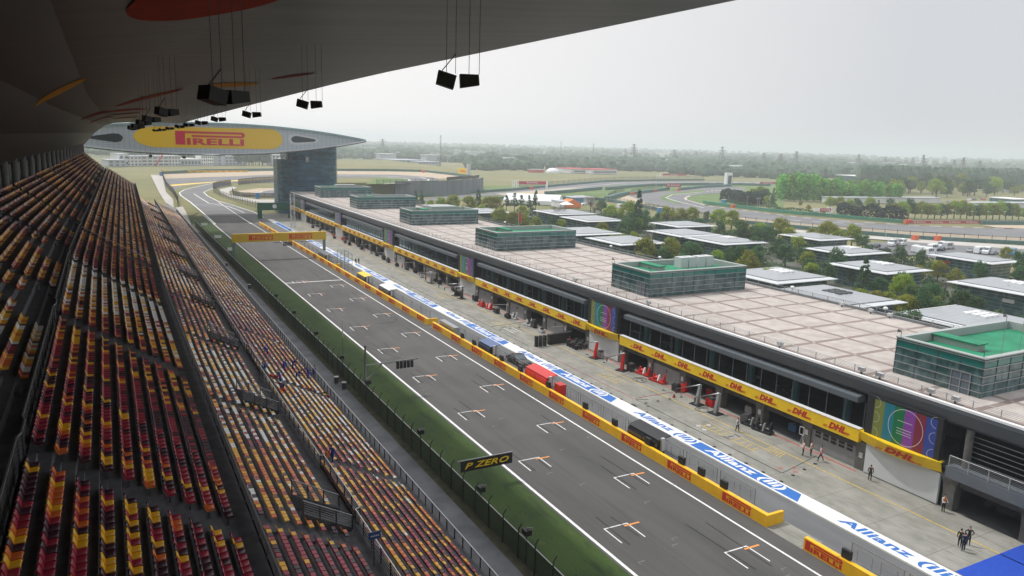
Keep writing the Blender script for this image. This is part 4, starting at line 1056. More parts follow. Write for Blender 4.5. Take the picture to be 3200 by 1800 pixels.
for k in range(7):
    yb0, yb1 = 39.7+PERIOD*k, 49.1+PERIOD*k            # board bay
    if yb1 > RY1: break
    where = ['nearest colour bar screen above the white hoarding at the right', 'second colour bar screen along, above the dark tyre stacks', 'third colour bar screen along the pit building', 'fourth colour bar screen along the pit building', 'fifth colour bar screen along the pit building', 'farthest tiny colour bar screen beside the glass tower'][min(k,5)]
    if scr0 is None: scr0 = testcard(41.1, 47.9); o = scr0
    else: o = copy_tree(scr0, loc=(69.3, 41.1+PERIOD*k, 4.5))
    o['label'] = where
    if bd0 is None:
        bd0 = thing('white_hoarding', 'x', 'hoarding', (69.4, 39.9, 0), 'white hoardings below the screens')
        MB().box(69.62,69.9,40.35,48.5,.12,3.3).build('panel', mat('hoarding_white', (.58,.61,.62), .5, n=.04, scale=.5), bd0)
        o = bd0
    else: o = copy_tree(bd0, loc=(69.4, 39.9+PERIOD*k, 0))
    o['label'] = 'plain white hoarding under the %s screen from the right' % nth(k)
    # curved yellow board
    b = MB(); n = 10; ya, yc2 = yb0+.5, yb1+.2
    for j in range(n):
        a, c = j/n, (j+1)/n; xa, xc = 69.25-.75*sin(pi*a), 69.25-.75*sin(pi*c); y_a, y_c = ya+(yc2-ya)*a, ya+(yc2-ya)*c
        b.quad((xa,y_a,4.55),(xc,y_c,4.55),(xc+.35,y_c,3.45),(xa+.35,y_a,3.45)); b.quad((xa,y_a,4.55),(xc,y_c,4.55),(69.9,y_c,4.55),(69.9,y_a,4.55)); b.quad((xa+.35,y_a,3.45),(xc+.35,y_c,3.45),(69.9,y_c,3.45),(69.9,y_a,3.45))
    b.build('curved_board', M['dyellow'], pb)
    o = link(DHL, 'logo', pb); face_x_neg(o, 68.56, (yb0+yb1)/2-.3, 4.0); o.scale = (1.5,.95,1); o.location = o.location-Vector(pb.location); o.rotation_euler = (pi/2+.31,0,-pi/2)
    # bays with lounge glass and garages
    y_s, y_e = yb1+.2, min(yb1-9.4+PERIOD, RY1)
    if y_e-y_s < 4: continue
    MB().box(69.3,69.9,y_s,y_e,3.15,4.6).build('yellow_band', M['dyellow'], pb)
    MB().box(69.25,69.92,y_s,y_e,4.6,4.66).build('band_cap', M['white'], pb)
    j = 0; yy = 52.04+PERIOD*k
    while yy < y_e-1.5 and j < 8: 
        o = link(DHL, 'logo', pb); face_x_neg(o, 69.28, yy, 3.86); o.location = o.location-Vector(pb.location); yy += 5.1; j += 1
    b = MB(); b.ext([(69.25,7.45),(69.2,8.05),(70.6,8.25),(70.6,7.35)], y_s+.6, y_e-.9); b.build('sun_shade', M['fascia2'], pb)
    gl = MB().quad((70.3,y_s+.3,4.2),(70.3,y_e-.6,4.2),(70.3,y_e-.6,7.4),(70.3,y_s+.3,7.4)).build('lounge_glass', M['glass'], pb)
    yy = y_s+.3
    while yy < y_e-.5: link(mul, 'mullion', pb, Vector((70.26,yy,4.2))-Vector(pb.location)); yy += 2.44
    for q in range(6):
        yp = y_s+3.6+7.2*q
        if yp < y_e: link(col_me, 'column', pb, Vector((71.8,yp,4.12))-Vector(pb.location))
    for q in range(7):
        yp = yb1+.0+7.22*q
        if yp > RY1: break
        pr = MB(); pier(pr, yp if q else yb1+.1); pr.build('pier', M['pillar'], pb)
        o = link(sign_me, 'notice', pb, Vector((69.74, yp, 1.7))-Vector(pb.location))
        if q < 6 and k < 3:
            num = str(garage_no)
            if num not in num_me: num_me[num] = text_mesh(num, .62, .02); num_me[num].materials.append(M['black'])
            o = link(num_me[num], 'number', pb); 
            opened = not (k == 0 and q in (0, 4) or k == 1 and q in (1, 3, 5) or k == 2 and q in (2, 5))
            face_x_neg(o, 69.93, yp+3.6, 2.68 if opened else 1.7); o.location = o.location-Vector(pb.location); garage_no += 1
            if not opened and yp+7 < y_e+3:
                d = MB().box(69.98,70.06,yp+.6,yp+6.65,.03,2.3); d.build('garage_door', M['grey'] if (k+q) % 2 == 0 else M['lgrey'], pb)
                if k == 0 and q == 0:
                    wn = MB()
                    for a in range(5):
                        for c in range(2): wn.box(69.955,69.975,yp+1.2+a*1.05,yp+1.95+a*1.05,1.55+c*.42,1.85+c*.42)
                    wn.build('door_windows', M['darkin'], pb)
    MB().box(69.96,70.3,y_s-.4,y_e,2.3,3.14).build('lintel', M['dgrey'], pb)
# near end: balcony bay
MB().box(68.9,70.2,20,39.5,3.5,4.6).build('balcony', M['fascia2'], pb)
for y in (39.4, 32.2, 25): pr = MB(); pier(pr, y, 3.45); pr.build('pier', M['pillar'], pb)
MB().box(70.0,70.3,20,39,2.5,3.48).build('lintel', M['dgrey'], pb)
MB().quad((71.0,20,4.6),(71.0,39.6,4.6),(71.0,39.6,8.4),(71.0,20,8.4)).build('lounge_glass', M['glass'], pb)
b = MB(); 
for z in (5.1, 5.6, 6.1, 6.6, 7.1, 7.6): b.box(70.75,70.82,20,39.0,z,z+.06)
b.build('louvre', M['steel'], pb)
MB().tube((70.2,38.4,4.6),(70.2,38.4,8.4),.35,n=10).build('column', M['pillar'], pb)
rail_line('balcony_railing', 'bright barred railing on the balcony at the right edge', 'railing', [(69.0, 21, 4.6), (69.0, 39.3, 4.6)], 1.1, M['steel'], M['steel'], bars=6, step=1.9, top=M['lgrey'])
# objects seen through the lounge glass
for k, (y, cm, lab) in enumerate(((82.5,M['redtarp'],'red partition standing behind the lounge glass above the red gear'),)):
    t = thing('partition', lab, 'partition', (72.6, y, 4.13)); MB().box(72.5,72.7,y-1.1,y+1.1,4.13,5.9).build('panel', cm, t); MB().box(72.9,73.6,y+1.4,y+2.6,4.13,4.9).build('counter', M['lgrey'], t)
for k in range(22):
    y = 52+random.uniform(0, 200); 
    t = thing('lounge_table', 'pale table behind the lounge glass, %s from the near end' % nth(k), 'table', (72.4, y, 4.13), 'tables in the glazed lounges')
    MB().box(72.1,72.9,y-.9,y+.9,4.8,4.87).build('top', M['lgrey'], t); MB().box(72.4,72.6,y-.1,y+.1,4.13,4.79).build('leg', M['steel'], t)
# railing and lamps along the roof edge
rail_line('roof_railing', 'thin wire railing along the front edge of the paved roof', 'railing', [(70.0, 18, RZ), (70.0, 330, RZ)], .95, M['rail'], M['darkrail'], bars=5, step=2.55, r=.022, top=M['lgrey'], warp=False)
rail_line('roof_railing', 'long railing along the rear edge of the paved roof', 'railing', [(99.0, 18, RZ), (99.0, 330, RZ)], 1.0, M['rail'], M['darkrail'], bars=5, step=2.9, r=.03, top=M['rail'], warp=False)
for k, (x, y) in enumerate(((70.3,50.6),(70.3,48.4),(70.3,42.8),(70.2,61.8),(70.3,40.3),(70.2,87),(70.2,107),(98.4,70.5),(98.4,67.4),(98.4,75.5))):
    t = thing('floodlight', 'small floodlight box at the roof edge, %s along' % nth(k), 'floodlight', (x, y, RZ), 'small lamps on the roof edges')
    MB().box(x-.08,x+.08,y-.08,y+.08,RZ,RZ+.35).build('stand', M['dgrey'], t); MB().box(x-.2,x+.25,y-.32,y+.32,RZ+.33,RZ+.75).build('housing', M['lgrey'], t)
for k in range(9):
    y = 52+k*17.3; t = thing('roof_lamp', 'white globe lamp behind the rear roof railing, %s away' % nth(k), 'lamp', (99.9, y, RZ), 'lamps behind the rear railing')
    MB().tube((100,y,RZ-1),(100,y,RZ+.75),.05).build('post', M['lgrey'], t); MB().blob((100,y,RZ+.95),(.35,.35,.25),8,6).build('globe', M['white'], t, True)
# glass boxes on the roof
BX0, BX1 = 74.2, 94.6
BOX = [(40.3,49.6),(92,102),(145,155.6),(197,206.6),(247.5,257.2),(297.5,307)]
WHERE = ['near the right edge', 'with ventilation units, in the middle of the roof', 'third along the roof', 'fourth along the roof', 'fifth along the roof', 'farthest, beside the tower']
M['boxtop'] = mat('box_parapet', (.33,.36,.35), .6)
for k, (y0, y1) in enumerate(BOX):
    t = thing('glass_pavilion', 'glass box on the paved roof, '+WHERE[k], 'roof pavilion', (BX0, y0, RZ), 'glass boxes on the pit roof')
    Z0, Z1 = RZ, RZ+3.95
    b = MB(); b.box(BX0, BX1, y0, y1, Z0, Z1-.95); b.build('lower_glass', M['boxglass'], t)
    b = MB(); b.quad((BX0,y0,Z1-.95),(BX1,y0,Z1-.95),(BX1,y0,Z1),(BX0,y0,Z1)); b.quad((BX0,y1,Z1-.95),(BX0,y0,Z1-.95),(BX0,y0,Z1),(BX0,y1,Z1)); b.quad((BX1,y0,Z1-.95),(BX1,y1,Z1-.95),(BX1,y1,Z1),(BX1,y0,Z1)); b.quad((BX1,y1,Z1-.95),(BX0,y1,Z1-.95),(BX0,y1,Z1),(BX1,y1,Z1)); b.build('upper_glass', M['boxglass_top'], t)
    b = MB()
    for a in (0, 1): b.box(BX0-.12, BX0+.45, y0-.12, y1+.12, Z1, Z1+.12) if a == 0 else b.box(BX1-.45, BX1+.12, y0-.12, y1+.12, Z1, Z1+.12)
    b.box(BX0+.46, BX1-.46, y0-.12, y0+.45, Z1, Z1+.12); b.box(BX0+.46, BX1-.46, y1-.45, y1+.12, Z1, Z1+.12)
    b.box(BX0+.45, BX0+.5, y0+.46, y1-.46, Z1-.9, Z1-.002); b.box(BX1-.5, BX1-.45, y0+.46, y1-.46, Z1-.9, Z1-.002); b.box(BX0+.5, BX1-.5, y1-.5, y1-.45, Z1-.9, Z1-.002)
    b.build('parapet', M['boxtop'], t)
    MB().box(BX0+.2, BX1-.2, y0+.2, y1-.2, Z1-.94, Z1-.75).build('green_roof', M['green'] if k < 4 else M['boxglass_top'], t)
    fm_ = MB(); nx, ny = 9, 4
    for q in range(5):
        z = Z0+.55+q*.8
        fm_.box(BX0-.14, BX1+.06, y0-.14, y0-.06, z, z+.07); fm_.box(BX0-.14, BX0-.06, y0-.05, y1+.05, z, z+.07)
    fm_.build('louvre', M['steel'], t)
    vm = MB()
    for q in range(nx+1): x = BX0+(BX1-BX0)*q/nx; vm.box(x-.03, x+.03, y0-.05, y0-.003, Z0, Z1)
    for q in range(ny+1): y = y0+(y1-y0)*q/ny; vm.box(BX0-.05, BX0-.003, y-.03, y+.03, Z0, Z1)
    vm.build('mullions', M['fascia'], t)
    d = MB().box(BX0-.09, BX0-.07, y0+1.1, y0+1.95, Z0, Z0+2.1).box(BX0-.09, BX0-.07, y0+2.05, y0+2.9, Z0, Z0+2.1); d.build('door', M['win'], t)
    fm2 = MB(); [fm2.box(BX0-.16, BX0-.1, y0+c, y0+c+.07, Z0, Z0+2.2) for c in (1.0, 1.97, 2.95)]; fm2.box(BX0-.16, BX0-.1, y0+1.0, y0+3.02, Z0+2.2, Z0+2.28); fm2.build('door_frame', M['steel'], t)
    MB().box(BX0+5.3, BX0+6.6, y1-5.5, y1-.6, Z1-.75, Z1-.05).build('vent_housing', M['boxtop'], t)
    MB().box(BX0+5.1, BX0+6.8, y1-5.7, y1-.5, Z1-.05, Z1+.05).build('vent_lid', M['green'] , t)
    if k in (0, 1): 
        for xx, yy2 in ((BX0+.1, y1-.3),(BX0+.3, y0+.3),(BX1-.6, y1-.3)):
            MB().tube((xx,yy2,Z1+.12),(xx,yy2,Z1+.7),.03).tube((xx-.05,yy2,Z1+.7),(xx-.35,yy2+.15,Z1+.78),.06,.2,n=8).build('horn', M['dgrey'], t)
    if k == 1:
        for q in range(4): MB().box(BX0+11.2+q*1.75+(.4 if q > 1 else 0), BX0+12.75+q*1.75+(.4 if q > 1 else 0), y1-4.2, y1-2.4, Z1-.75, Z1+1.0).build('ventilation_unit', M['lgrey'], t)
    if k in (3, 5): MB().box(BX0+7, BX0+15, y1-7, y1-3, Z1-.74, Z1+.9).build('upper_room', M['boxtop'], t)
    if k == 0:
        for xx in (BX0+3.2, BX0+6.4, BX0+8): MB().tube((xx, y0+.3, Z1+.1), (xx, y0+.3, Z1+3.2), .025).build('aerial', M['rail'], t)
# ------------------------------------------------------------------ tower and wing
tw = thing('glass_tower', 'round dark glass tower carrying the winged restaurant', 'tower', (78, 348, 0))
def rrect(x0, x1, y0, y1, r, n=8):
    P = []
    for cx, cy, a0 in ((x1-r,y0+r,-pi/2),(x1-r,y1-r,0),(x0+r,y1-r,pi/2),(x0+r,y0+r,pi)):
        for k in range(n+1): a = a0+pi/2*k/n; P.append((cx+r*cos(a), cy+r*sin(a)))
    return P
tw.location = (79.4, 348, 0); low = rrect(67.2, 93.6, 337.5, 362, 9.5)
MB().exz(low, 0, 23.7).build('lower_drum', M['towerglass'], tw)
MB().exz(rrect(70.8, 93.5, 340, 361, 5), 23.7, 31).build('upper_shaft', M['towerglass'], tw)
b = MB(); 
for k in range(26):
    z = .9+k*.9; P = rrect(66.9, 93.9, 337.2, 362.3, 9.7)
    for a, c in zip(P, P[1:]+P[:1]): b.bar((*a, z), (*c, z), .16, .1)
b.build('louvre', mat('tower_louvre', (.07,.16,.21), .5, .1), tw)
b = MB(); P = rrect(67.0, 93.8, 337.3, 362.2, 9.6)
for a in P[::2]: b.box(a[0]-.06, a[0]+.06, a[1]-.06, a[1]+.06, 0, 24.9)
b.build('mullions', M['fascia'], tw)
b = MB(); [b.box(68.3+k*.9, 68.4+k*.9, 338.2, 338.3, 23.7, 24.8) for k in range(5)]; b.box(77.8,79.2,337.2,337.45,22.9,24.9); b.build('terrace_rail', M['lgrey'], tw)
wg = thing('wing', 'leaf shaped grey wing with a yellow sponsor oval bridging the straight', 'wing building', (38, 328, 30))
def wing_z(x, s):
    t = (x-37)/64.9; q = max(0, 1-abs(t)**2.15)
    c = 32.1+.55*t
    return c+5.6*q if s > 0 else c-6.3*q
xs = [37+64.9*sin(pi/2*k/24) for k in range(-24, 25)]
YW0, YW1 = 328, 356
b = MB()
for xa, xc in zip(xs, xs[1:]):
    b.quad((xa,YW0,wing_z(xa,-1)),(xc,YW0,wing_z(xc,-1)),(xc,YW0,wing_z(xc,1)),(xa,YW0,wing_z(xa,1)))
b.build('front_cladding', M['wing'], wg)
b = MB()
for xa, xc in zip(xs, xs[1:]): b.quad((xc,YW1,wing_z(xc,-1)),(xa,YW1,wing_z(xa,-1)),(xa,YW1,wing_z(xa,1)),(xc,YW1,wing_z(xc,1)))
b.build('back_cladding', M['wing'], wg)
b = MB()
for xa, xc in zip(xs, xs[1:]):
    for s in (1, -1): b.quad((xa,YW0,wing_z(xa,s)),(xc,YW0,wing_z(xc,s)),(xc,YW1,wing_z(xc,s)),(xa,YW1,wing_z(xa,s)))
b.build('shell', M['dgrey'], wg)
b = MB()
for xa, xc in zip(xs, xs[1:]):
    b.bar((xa,YW0-.3,wing_z(xa,1)+.1),(xc,YW0-.3,wing_z(xc,1)+.1),1.1,.75)
b.build('upper_rim', mat('rim_teal', (.22,.33,.34), .4, .3), wg)
b = MB(); b2 = MB()
for xa, xc in zip(xs, xs[1:]):
    b.bar((xa,YW0-.5,wing_z(xa,-1)+.1),(xc,YW0-.5,wing_z(xc,-1)+.1),1.1,.32); b2.bar((xa,YW0-.55,wing_z(xa,-1)-.45),(xc,YW0-.55,wing_z(xc,-1)-.45),1.0,.35)
b.build('lower_rim', M['lgrey'], wg); b2.build('lower_edge', M['dgrey'], wg)
b = MB(); n = 20; x0, x1, zc, hh = 10.5, 66.4, 31.9, 4.15; r = 5.6
P = []
for k in range(n+1): a = -pi/2+pi*k/n; P.append((x1-r+r*cos(a), zc+.35*(1 if True else 0)+hh*sin(a)))
for k in range(n+1): a = pi/2+pi*k/n; P.append((x0+r*1.6+r*1.6*cos(a), zc+.1+hh*.97*sin(a)))
b.ext(P, YW0-.12, YW0-.02); b.build('yellow_oval', M['tyel'], wg)
o = link(LOGO_RED.copy(), 'logo', wg); o.location = Vector((38.2, YW0-.2, 31.9))-Vector(wg.location); o.rotation_euler = (pi/2,0,0); o.scale = (25.9/3.7, 5.3/.86, 3)
o.data.materials.clear(); o.data.materials.append(mat('wing_red', (.5,.02,.05), .6))
def hole(pts, name='opening'):
    MB().ext(pts, YW0-.1, YW0-.03).build(name, mat('opening_dark', (.02,.03,.035), .7), wg)
hole([(69.8,32.4),(70.3,33.3),(71.4,33.8),(72.6,33.8),(79.6,32.7),(80.2,32.2),(79.6,31.7),(72.4,31.1),(71,31.15),(70.2,31.6)])
hole([(-6,31.3),(3.5,32.9),(5.6,32.8),(6.7,32),(6.9,31.2),(6.2,30.1),(4.4,29.6),(-3.5,30.6)])
MB().ext([(68.5,32.4),(69.3,34.2),(71.4,34.8),(80.5,33.2),(81.6,32.2),(80.6,31.2),(72,30.1),(69.6,30.6)], YW0-.02, YW0-.005).build('panel_border', M['lgrey'], wg)
for x in (16, 28):
    t = thing('hanging_lamp', 'small dark lamp under the %s part of the wing' % ('left' if x < 20 else 'middle'), 'lamp', (x, 328, 26)); MB().box(x-.6,x+.6,327.5,328.3,wing_z(x,-1)-2.0,wing_z(x,-1)-1.1).build('housing', M['black'], t); MB().tube((x,328,wing_z(x,-1)-1.1),(x,328,wing_z(x,-1)),.1).build('rod', M['black'], t)
# green gate board with clock, beside the tower
gt = thing('green_gate_board', 'green gate board with a white clock near the tower', 'sign', (58, 322, 0))
pL = atY(*N1(1700, 1330), 322); 
b = MB(); b.box(54.2,56,321.8,322.4,0,5.2); b.box(66.5,67.1,321.8,322.4,0,5); b.build('leg', mat('board_green', (.0,.09,.045), .5), gt)
MB().box(54.2,67.4,321.6,322.5,3.4,6.4).build('board', bpy.data.materials['board_green'], gt)
MB().tube((61,321.55,5),(61,321.6,5),.85,n=20).build('clock_face', M['white'], gt)
MB().bar((61,321.5,5),(61,321.5,5.6),.08).bar((61,321.48,5),(61.4,321.48,5.1),.08).build('clock_hand', M['black'], gt)
# lattice tower in the pit lane
lt2 = thing('lattice_tower', 'slim silver lattice tower standing in the far pit lane', 'lattice tower', (67.5, 290, 0))
b = MB(); cx, cy = at(916,712).xy; hgt = top_z(at(916,712), 913, 604)
for sx, sy in ((-.7,-.7),(.7,-.7),(.7,.7),(-.7,.7)): b.bar((cx+sx,cy+sy,0),(cx+sx,cy+sy,hgt),.14)
nz = int(hgt/1.4)
for k in range(nz):
    z = k*1.4; s = 1 if k % 2 else -1
    b.bar((cx-.7*s,cy-.7,z),(cx+.7*s,cy-.7,z+1.4),.1); b.bar((cx-.7,cy-.7*s,z),(cx-.7,cy+.7*s,z+1.4),.1); b.bar((cx-.7,cy-.7,z),(cx+.7,cy-.7,z),.1)
lt2.location = (cx, cy, 0); b.build('lattice', M['lgrey'], lt2)
# ------------------------------------------------------------------ people
def skin_body(verts, edges, radii, root=0):
    me = bpy.data.meshes.new('b'); me.from_pydata(verts, edges, []); o = bpy.data.objects.new('b', me); COL.objects.link(o)
    sk = o.modifiers.new('s', 'SKIN'); sk.use_smooth_shade = True
    for i, r in enumerate(radii):
        me.skin_vertices[0].data[i].radius = (r, r); me.skin_vertices[0].data[i].use_root = (i == root)
    ss = o.modifiers.new('d', 'SUBSURF'); ss.levels = 1; ss.render_levels = 1
    dg = bpy.context.evaluated_depsgraph_get(); out = bpy.data.meshes.new_from_object(o.evaluated_get(dg))
    bpy.data.objects.remove(o); bpy.data.meshes.remove(me); return out
def person(label, loc, rz, top, legs, lean=0, walk=0, arms='down', hair=None, vest=None, group=None):
    """facing local +x; lean in radians bends the upper body forward at the hips"""
    def up(x, y, z):            # upper body point given relative to the hips
        return (x*cos(lean)+z*sin(lean), y, .92+z*cos(lean)-x*sin(lean))
    w_ = walk
    V = [(0,0,.94), up(0,0,.16), up(0,0,.34), up(0,0,.5), up(.01,0,.58), up(.02,0,.66), up(.03,0,.76)]
    Rr = [.135,.125,.145,.12,.055,.085,.08]
    E_ = [(0,1),(1,2),(2,3),(3,4),(4,5),(5,6)]
    for s in (-1, 1):
        k = len(V); f = w_*s
        V += [(.0,.09*s,.86), (.1*max(f,0)+.5*f*.3,.1*s,.49), (.3*f-.04*abs(f),.1*s,.09), (.3*f+.12,.12*s,.04)]
        Rr += [.1,.068,.048,.04]; E_ += [(0,k),(k,k+1),(k+1,k+2),(k+2,k+3)]
        k = len(V); V.append(up(0,.19*s,.47)); Rr.append(.062); E_.append((3,k))
        if arms == 'down': a = [up(-.02,.25*s,.2), up(.05,.24*s,-.03), up(.07,.23*s,-.12)]
        elif arms == 'fwd': a = [up(.08,.24*s,.22), up(.3,.18*s,.16), up(.38,.16*s,.15)]
        elif arms == 'hips': a = [up(-.05,.36*s,.25), up(.06,.19*s,.06), up(.09,.15*s,.03)]
        else:  a = [up(.28,.2*s,.3), up(.45,.17*s,.12), up(.5,.16*s,.04)]
        k = len(V); V += a; Rr += [.048,.034,.028]; E_ += [(k-1,k),(k,k+1),(k+1,k+2)]
    me = skin_body(V, E_, Rr)
    me.materials.clear()
    for m_ in (top, legs, M['skin'], M['black'], vest or top): me.materials.append(m_)
    inv = Matrix.Rotation(0, 3, 'Z')
    hz = Vector(up(.02,0,.68)); nk = Vector(up(.02,0,.56))
    handp = [Vector(v) for i, v in enumerate(V) if i in (14, 22)]
    for p in me.polygons:
        c = p.center; q = 0
        ax = (c-Vector((0,0,.92))); hgt = ax.x*sin(lean)+ax.z*cos(lean)
        if hgt < .03 and c.z < .93: q = 3 if c.z < .08 else 1
        if hgt > .555: q = 2
        if q == 0 and vest and .1 < hgt < .5 and abs(c.y) < .15: q = 4
        if any((c-h).length < .055 for h in handp): q = 2
        p.material_index = q; p.use_smooth = True
    t = thing('person', label, 'person', loc, group, rz)
    link(me, 'body', t)
    hb = MB(); h = Vector(up(.0,0,.735)); hb.blob((h.x-.012,0,h.z+.02), (.1,.09,.1), 10, 7)
    hb.v = [v for v in hb.v]; hm = hb.mesh('hair', hair or M['hair'], smooth=True)
    bm = bmesh.new(); bm.from_mesh(hm)
    fwd = Vector((cos(lean),0,-sin(lean))); cc = Vector((h.x,0,h.z))
    bmesh.ops.delete(bm, geom=[v for v in bm.verts if (v.co-cc).dot(fwd) > .045 and (v.co-cc).dot(Vector((sin(lean),0,cos(lean)))) < .05], context='VERTS')
    bm.to_mesh(hm); bm.free(); link(hm, 'hair', t)
    nb = MB(); q = Vector(up(.11,0,.7)); nb.blob(q, (.018,.014,.02), 6, 4)
    for s in (-1,1): e = Vector(up(.098,.03*s,.725)); nb.blob(e, (.008,.009,.006), 6, 4, 1)
    link(nb.mesh('face', [M['skin'], M['black']]), 'face', t)
    return t
def on_front(x, y):       # point on the rake of the lowest tier under a photo pixel
    d = ray(x, y); s_ = -.513; t = (6.53-s_*14.66-H)/(d.z-s_*d.x); return Vector((d.x*t, d.y*t, H+d.z*t))
def S1(x, y): return 600+x/1.61, 900+y/1.61
CL = [((380,340),1.0,'crouching highest above the rest near the railing'),((368,425),.9,'bending at the left end beside the walkway rail'),((462,422),1.1,'leaning over white seats in the middle of the team'),((508,412),.8,'stooping with back turned, behind the middle pair'),
      ((445,480),.35,'standing tallest beside the red cloths'),((526,468),1.05,'bending low right of the standing one'),((583,445),.7,'stooping just behind another at the right'),((583,472),1.1,'kneeling over the seats at the right'),((455,522),1.2,'bent double lowest of the team beside a red bucket'),((614,452),.2,'standing by the front railing')]
for k, ((x, y), le, tx) in enumerate(CL):
    p = on_front(*S1(x, y)); person('cleaner in blue overalls '+tx, p, random.uniform(0, 6.28), M['bluecloth'], M['bluecloth'], lean=le, arms='fwd' if le < .5 else 'reach', group='cleaners in blue among the seats')
p = on_front(*S1(708, 878)); person('lone cleaner in blue overalls carrying an orange bag down the seats', p, -2.2, M['bluecloth'], M['bluecloth'], lean=.3, walk=.8, arms='fwd')
t = thing('orange_bag', 'orange bag held by the lone cleaner', 'bag', p+Vector((-.4,.1,.6))); MB().blob(p+Vector((-.45,.1,.75)), (.22,.2,.32), 8, 6, jit=.15).build('sack', M['orangecloth'], t, True)
for k, ((x, y), mm, lab) in enumerate((((400,460),'redtarp','red cloth heap left of the standing cleaner'),((425,465),'redtarp','red cloth heap at the feet of the standing cleaner'),((475,430),'red','red bucket beside the middle cleaners'),((540,490),'red','red bucket below the bending cleaner'),((600,528),'red','red bucket left of the light blue one'),((620,537),'carblue','light blue bucket among the white seats'),((686,562),'red','red bucket nearest the front railing'),((670,545),'black','black bag beside the front rail bucket'),((460,530),'redtarp','red bag under the lowest cleaner'))):
    p = on_front(*S1(x, y)); tag(MB().blob(p+Vector((0,0,.45)), (.26,.32,.2) if 'heap' in lab or 'bag' in lab else (.16,.16,.2), 9, 6, jit=.12).build('bucket' if 'bucket' in lab else 'cloth', M[mm], None, True), lab, 'bucket' if 'bucket' in lab else 'cloth')
person('steward in dark suit standing on the walkway beside the stair rail', atY(654, 932, 132) if False else (13.7, 126, 7.07), -.4, M['blackcloth'], M['blackcloth'], arms='down')
def c5(x, y): return 2500+x/3.22, 1350+y/3.22
def Q3(x, y): return 1650+x/5.795, 1050+y/5.795
def Q4(x, y): return 2250+x/5.795, 1150+y/5.795
def Q5(x, y): return 1900+x/5.795, 1050+y/5.795
def R3(x, y): return 1200+x/2.415, 800+y/2.415
G0 = lambda p, z=.02: at(*p, z)
person('marshal in white vest standing by the tripod at garage two', G0(c5(28,235)), 2.4, M['whitecloth'], M['blackcloth'], arms='fwd', vest=M['orangecloth'])
person('marshal in white top with orange vest right beside the tripod', G0(c5(107,240)), -1.2, M['whitecloth'], M['navy'], arms='down', vest=M['orangecloth'])
person('marshal in red vest striding past the garage numbered one', G0(c5(205,292)), 2.6, M['redcloth'], M['navy'], walk=1.1, arms='down', vest=M['whitecloth'])
person('man in brown jacket looking at the plain white hoarding', G0(c5(700,488)), .7, M['browncloth'], M['blackcloth'], walk=.25)
person('marshal in patterned vest holding a yellow folder by the pillar', G0(c5(1437,800)), -2.0, M['whitecloth'], M['blackcloth'], arms='fwd', vest=M['orangecloth'])
person('leftmost of three men talking near the blue carpet', G0(c5(1602,1158)), .3, M['blackcloth'], M['blackcloth'])
person('man in navy with back turned, nearest of the trio by the carpet', G0(c5(1640,1198)), 1.2, M['navy'], M['navy'], arms='hips')
person('man with raised elbows, farthest of the trio by the carpet', G0(c5(1690,1135)), -2.4, M['blackcloth'], M['navy'], arms='hips')
person('mechanic in white shirt walking toward the two dark trolleys', G0(Q4(310,1150)), -1.4, M['whitecloth'], M['navy'], walk=.5, vest=M['grey'])
person('left one of two dark figures walking in the far pit lane', G0((500+1612/2.635, 350+1255/2.635)) if False else at(1112,826,.02), 1.8, M['blackcloth'], M['blackcloth'], walk=.5)
person('right one of two dark figures walking in the far pit lane', at(1121,825,.02), 1.8, M['blackcloth'], M['blackcloth'], walk=.4)
for k in range(6):
    person('crew member in %s standing before the far garages, %s along' % (('white','dark','red')[k % 3], nth(k)), (67.2+random.uniform(-.6,1.2), 150+k*17+random.uniform(-3,3), .02), random.uniform(0,6), M[('whitecloth','navy','redcloth')[k % 3]], M['blackcloth'], walk=random.random()*.6, group='crew by the far garages')
# ------------------------------------------------------------------ pit lane equipment
def stanchion_run(pts, tape, lab, step=2.43):
    global st0, stn
    P = [Vector((*p, 0)) for p in pts]; allp = []
    for a, c in zip(P, P[1:]):
        n = max(1, round((c-a).length/step)); allp += [a+(c-a)*k/n for k in range(n)]
    allp.append(P[-1])
    for q in allp:
        l = 'thin barrier post, %s in the %s' % (nth(allp.index(q)), lab)
        if st0 is None:
            st0 = thing('barrier_post', l, 'post', q, 'barrier posts in the pit lane')
            MB().tube((0,0,.02),(0,0,1.0),.022,n=6).build('pole', M['lgrey'], st0, local=True); MB().tube((0,0,.015),(0,0,.05),.2,n=12).build('foot', M['black'], st0, local=True)
        else: copy_tree(st0, None, q, label=l)
    b = MB()
    for a, c in zip(allp, allp[1:]): b.bar(a+Vector((0,0,.94)), c+Vector((0,0,.94)), .02, .05)
    tag(b.build('barrier_tape', tape), 'narrow tape strung between posts of the '+lab, 'tape')
st0 = None
stanchion_run([(59.55,102.3),(59.6,75.9)], M['redtarp'], 'red taped line beside the lettered strip')
stanchion_run([(59.7,75.7),(67.8,75.7)], M['redtarp'], 'red tape reaching the garages', 2.0)
stanchion_run([(61.2,74.6),(59.65,75.3),(59.65,50.6),(66.6,52.2)], M['black'], 'black taped line around the near pit box')
stanchion_run([(59.55,134),(59.55,104)], M['dgrey'], 'grey tape beyond the tyres')
stanchion_run([(59.6,118),(68,119)], M['dgrey'], 'black taped line crossing before the third screen', 2.2)
stanchion_run([(67.6,103.5),(67.4,79)], M['dgrey'], 'sparse line before the red trolleys', 5)
stanchion_run([(59.55,176),(59.55,137)], M['dgrey'], 'grey line near the two walking figures', 3.2)
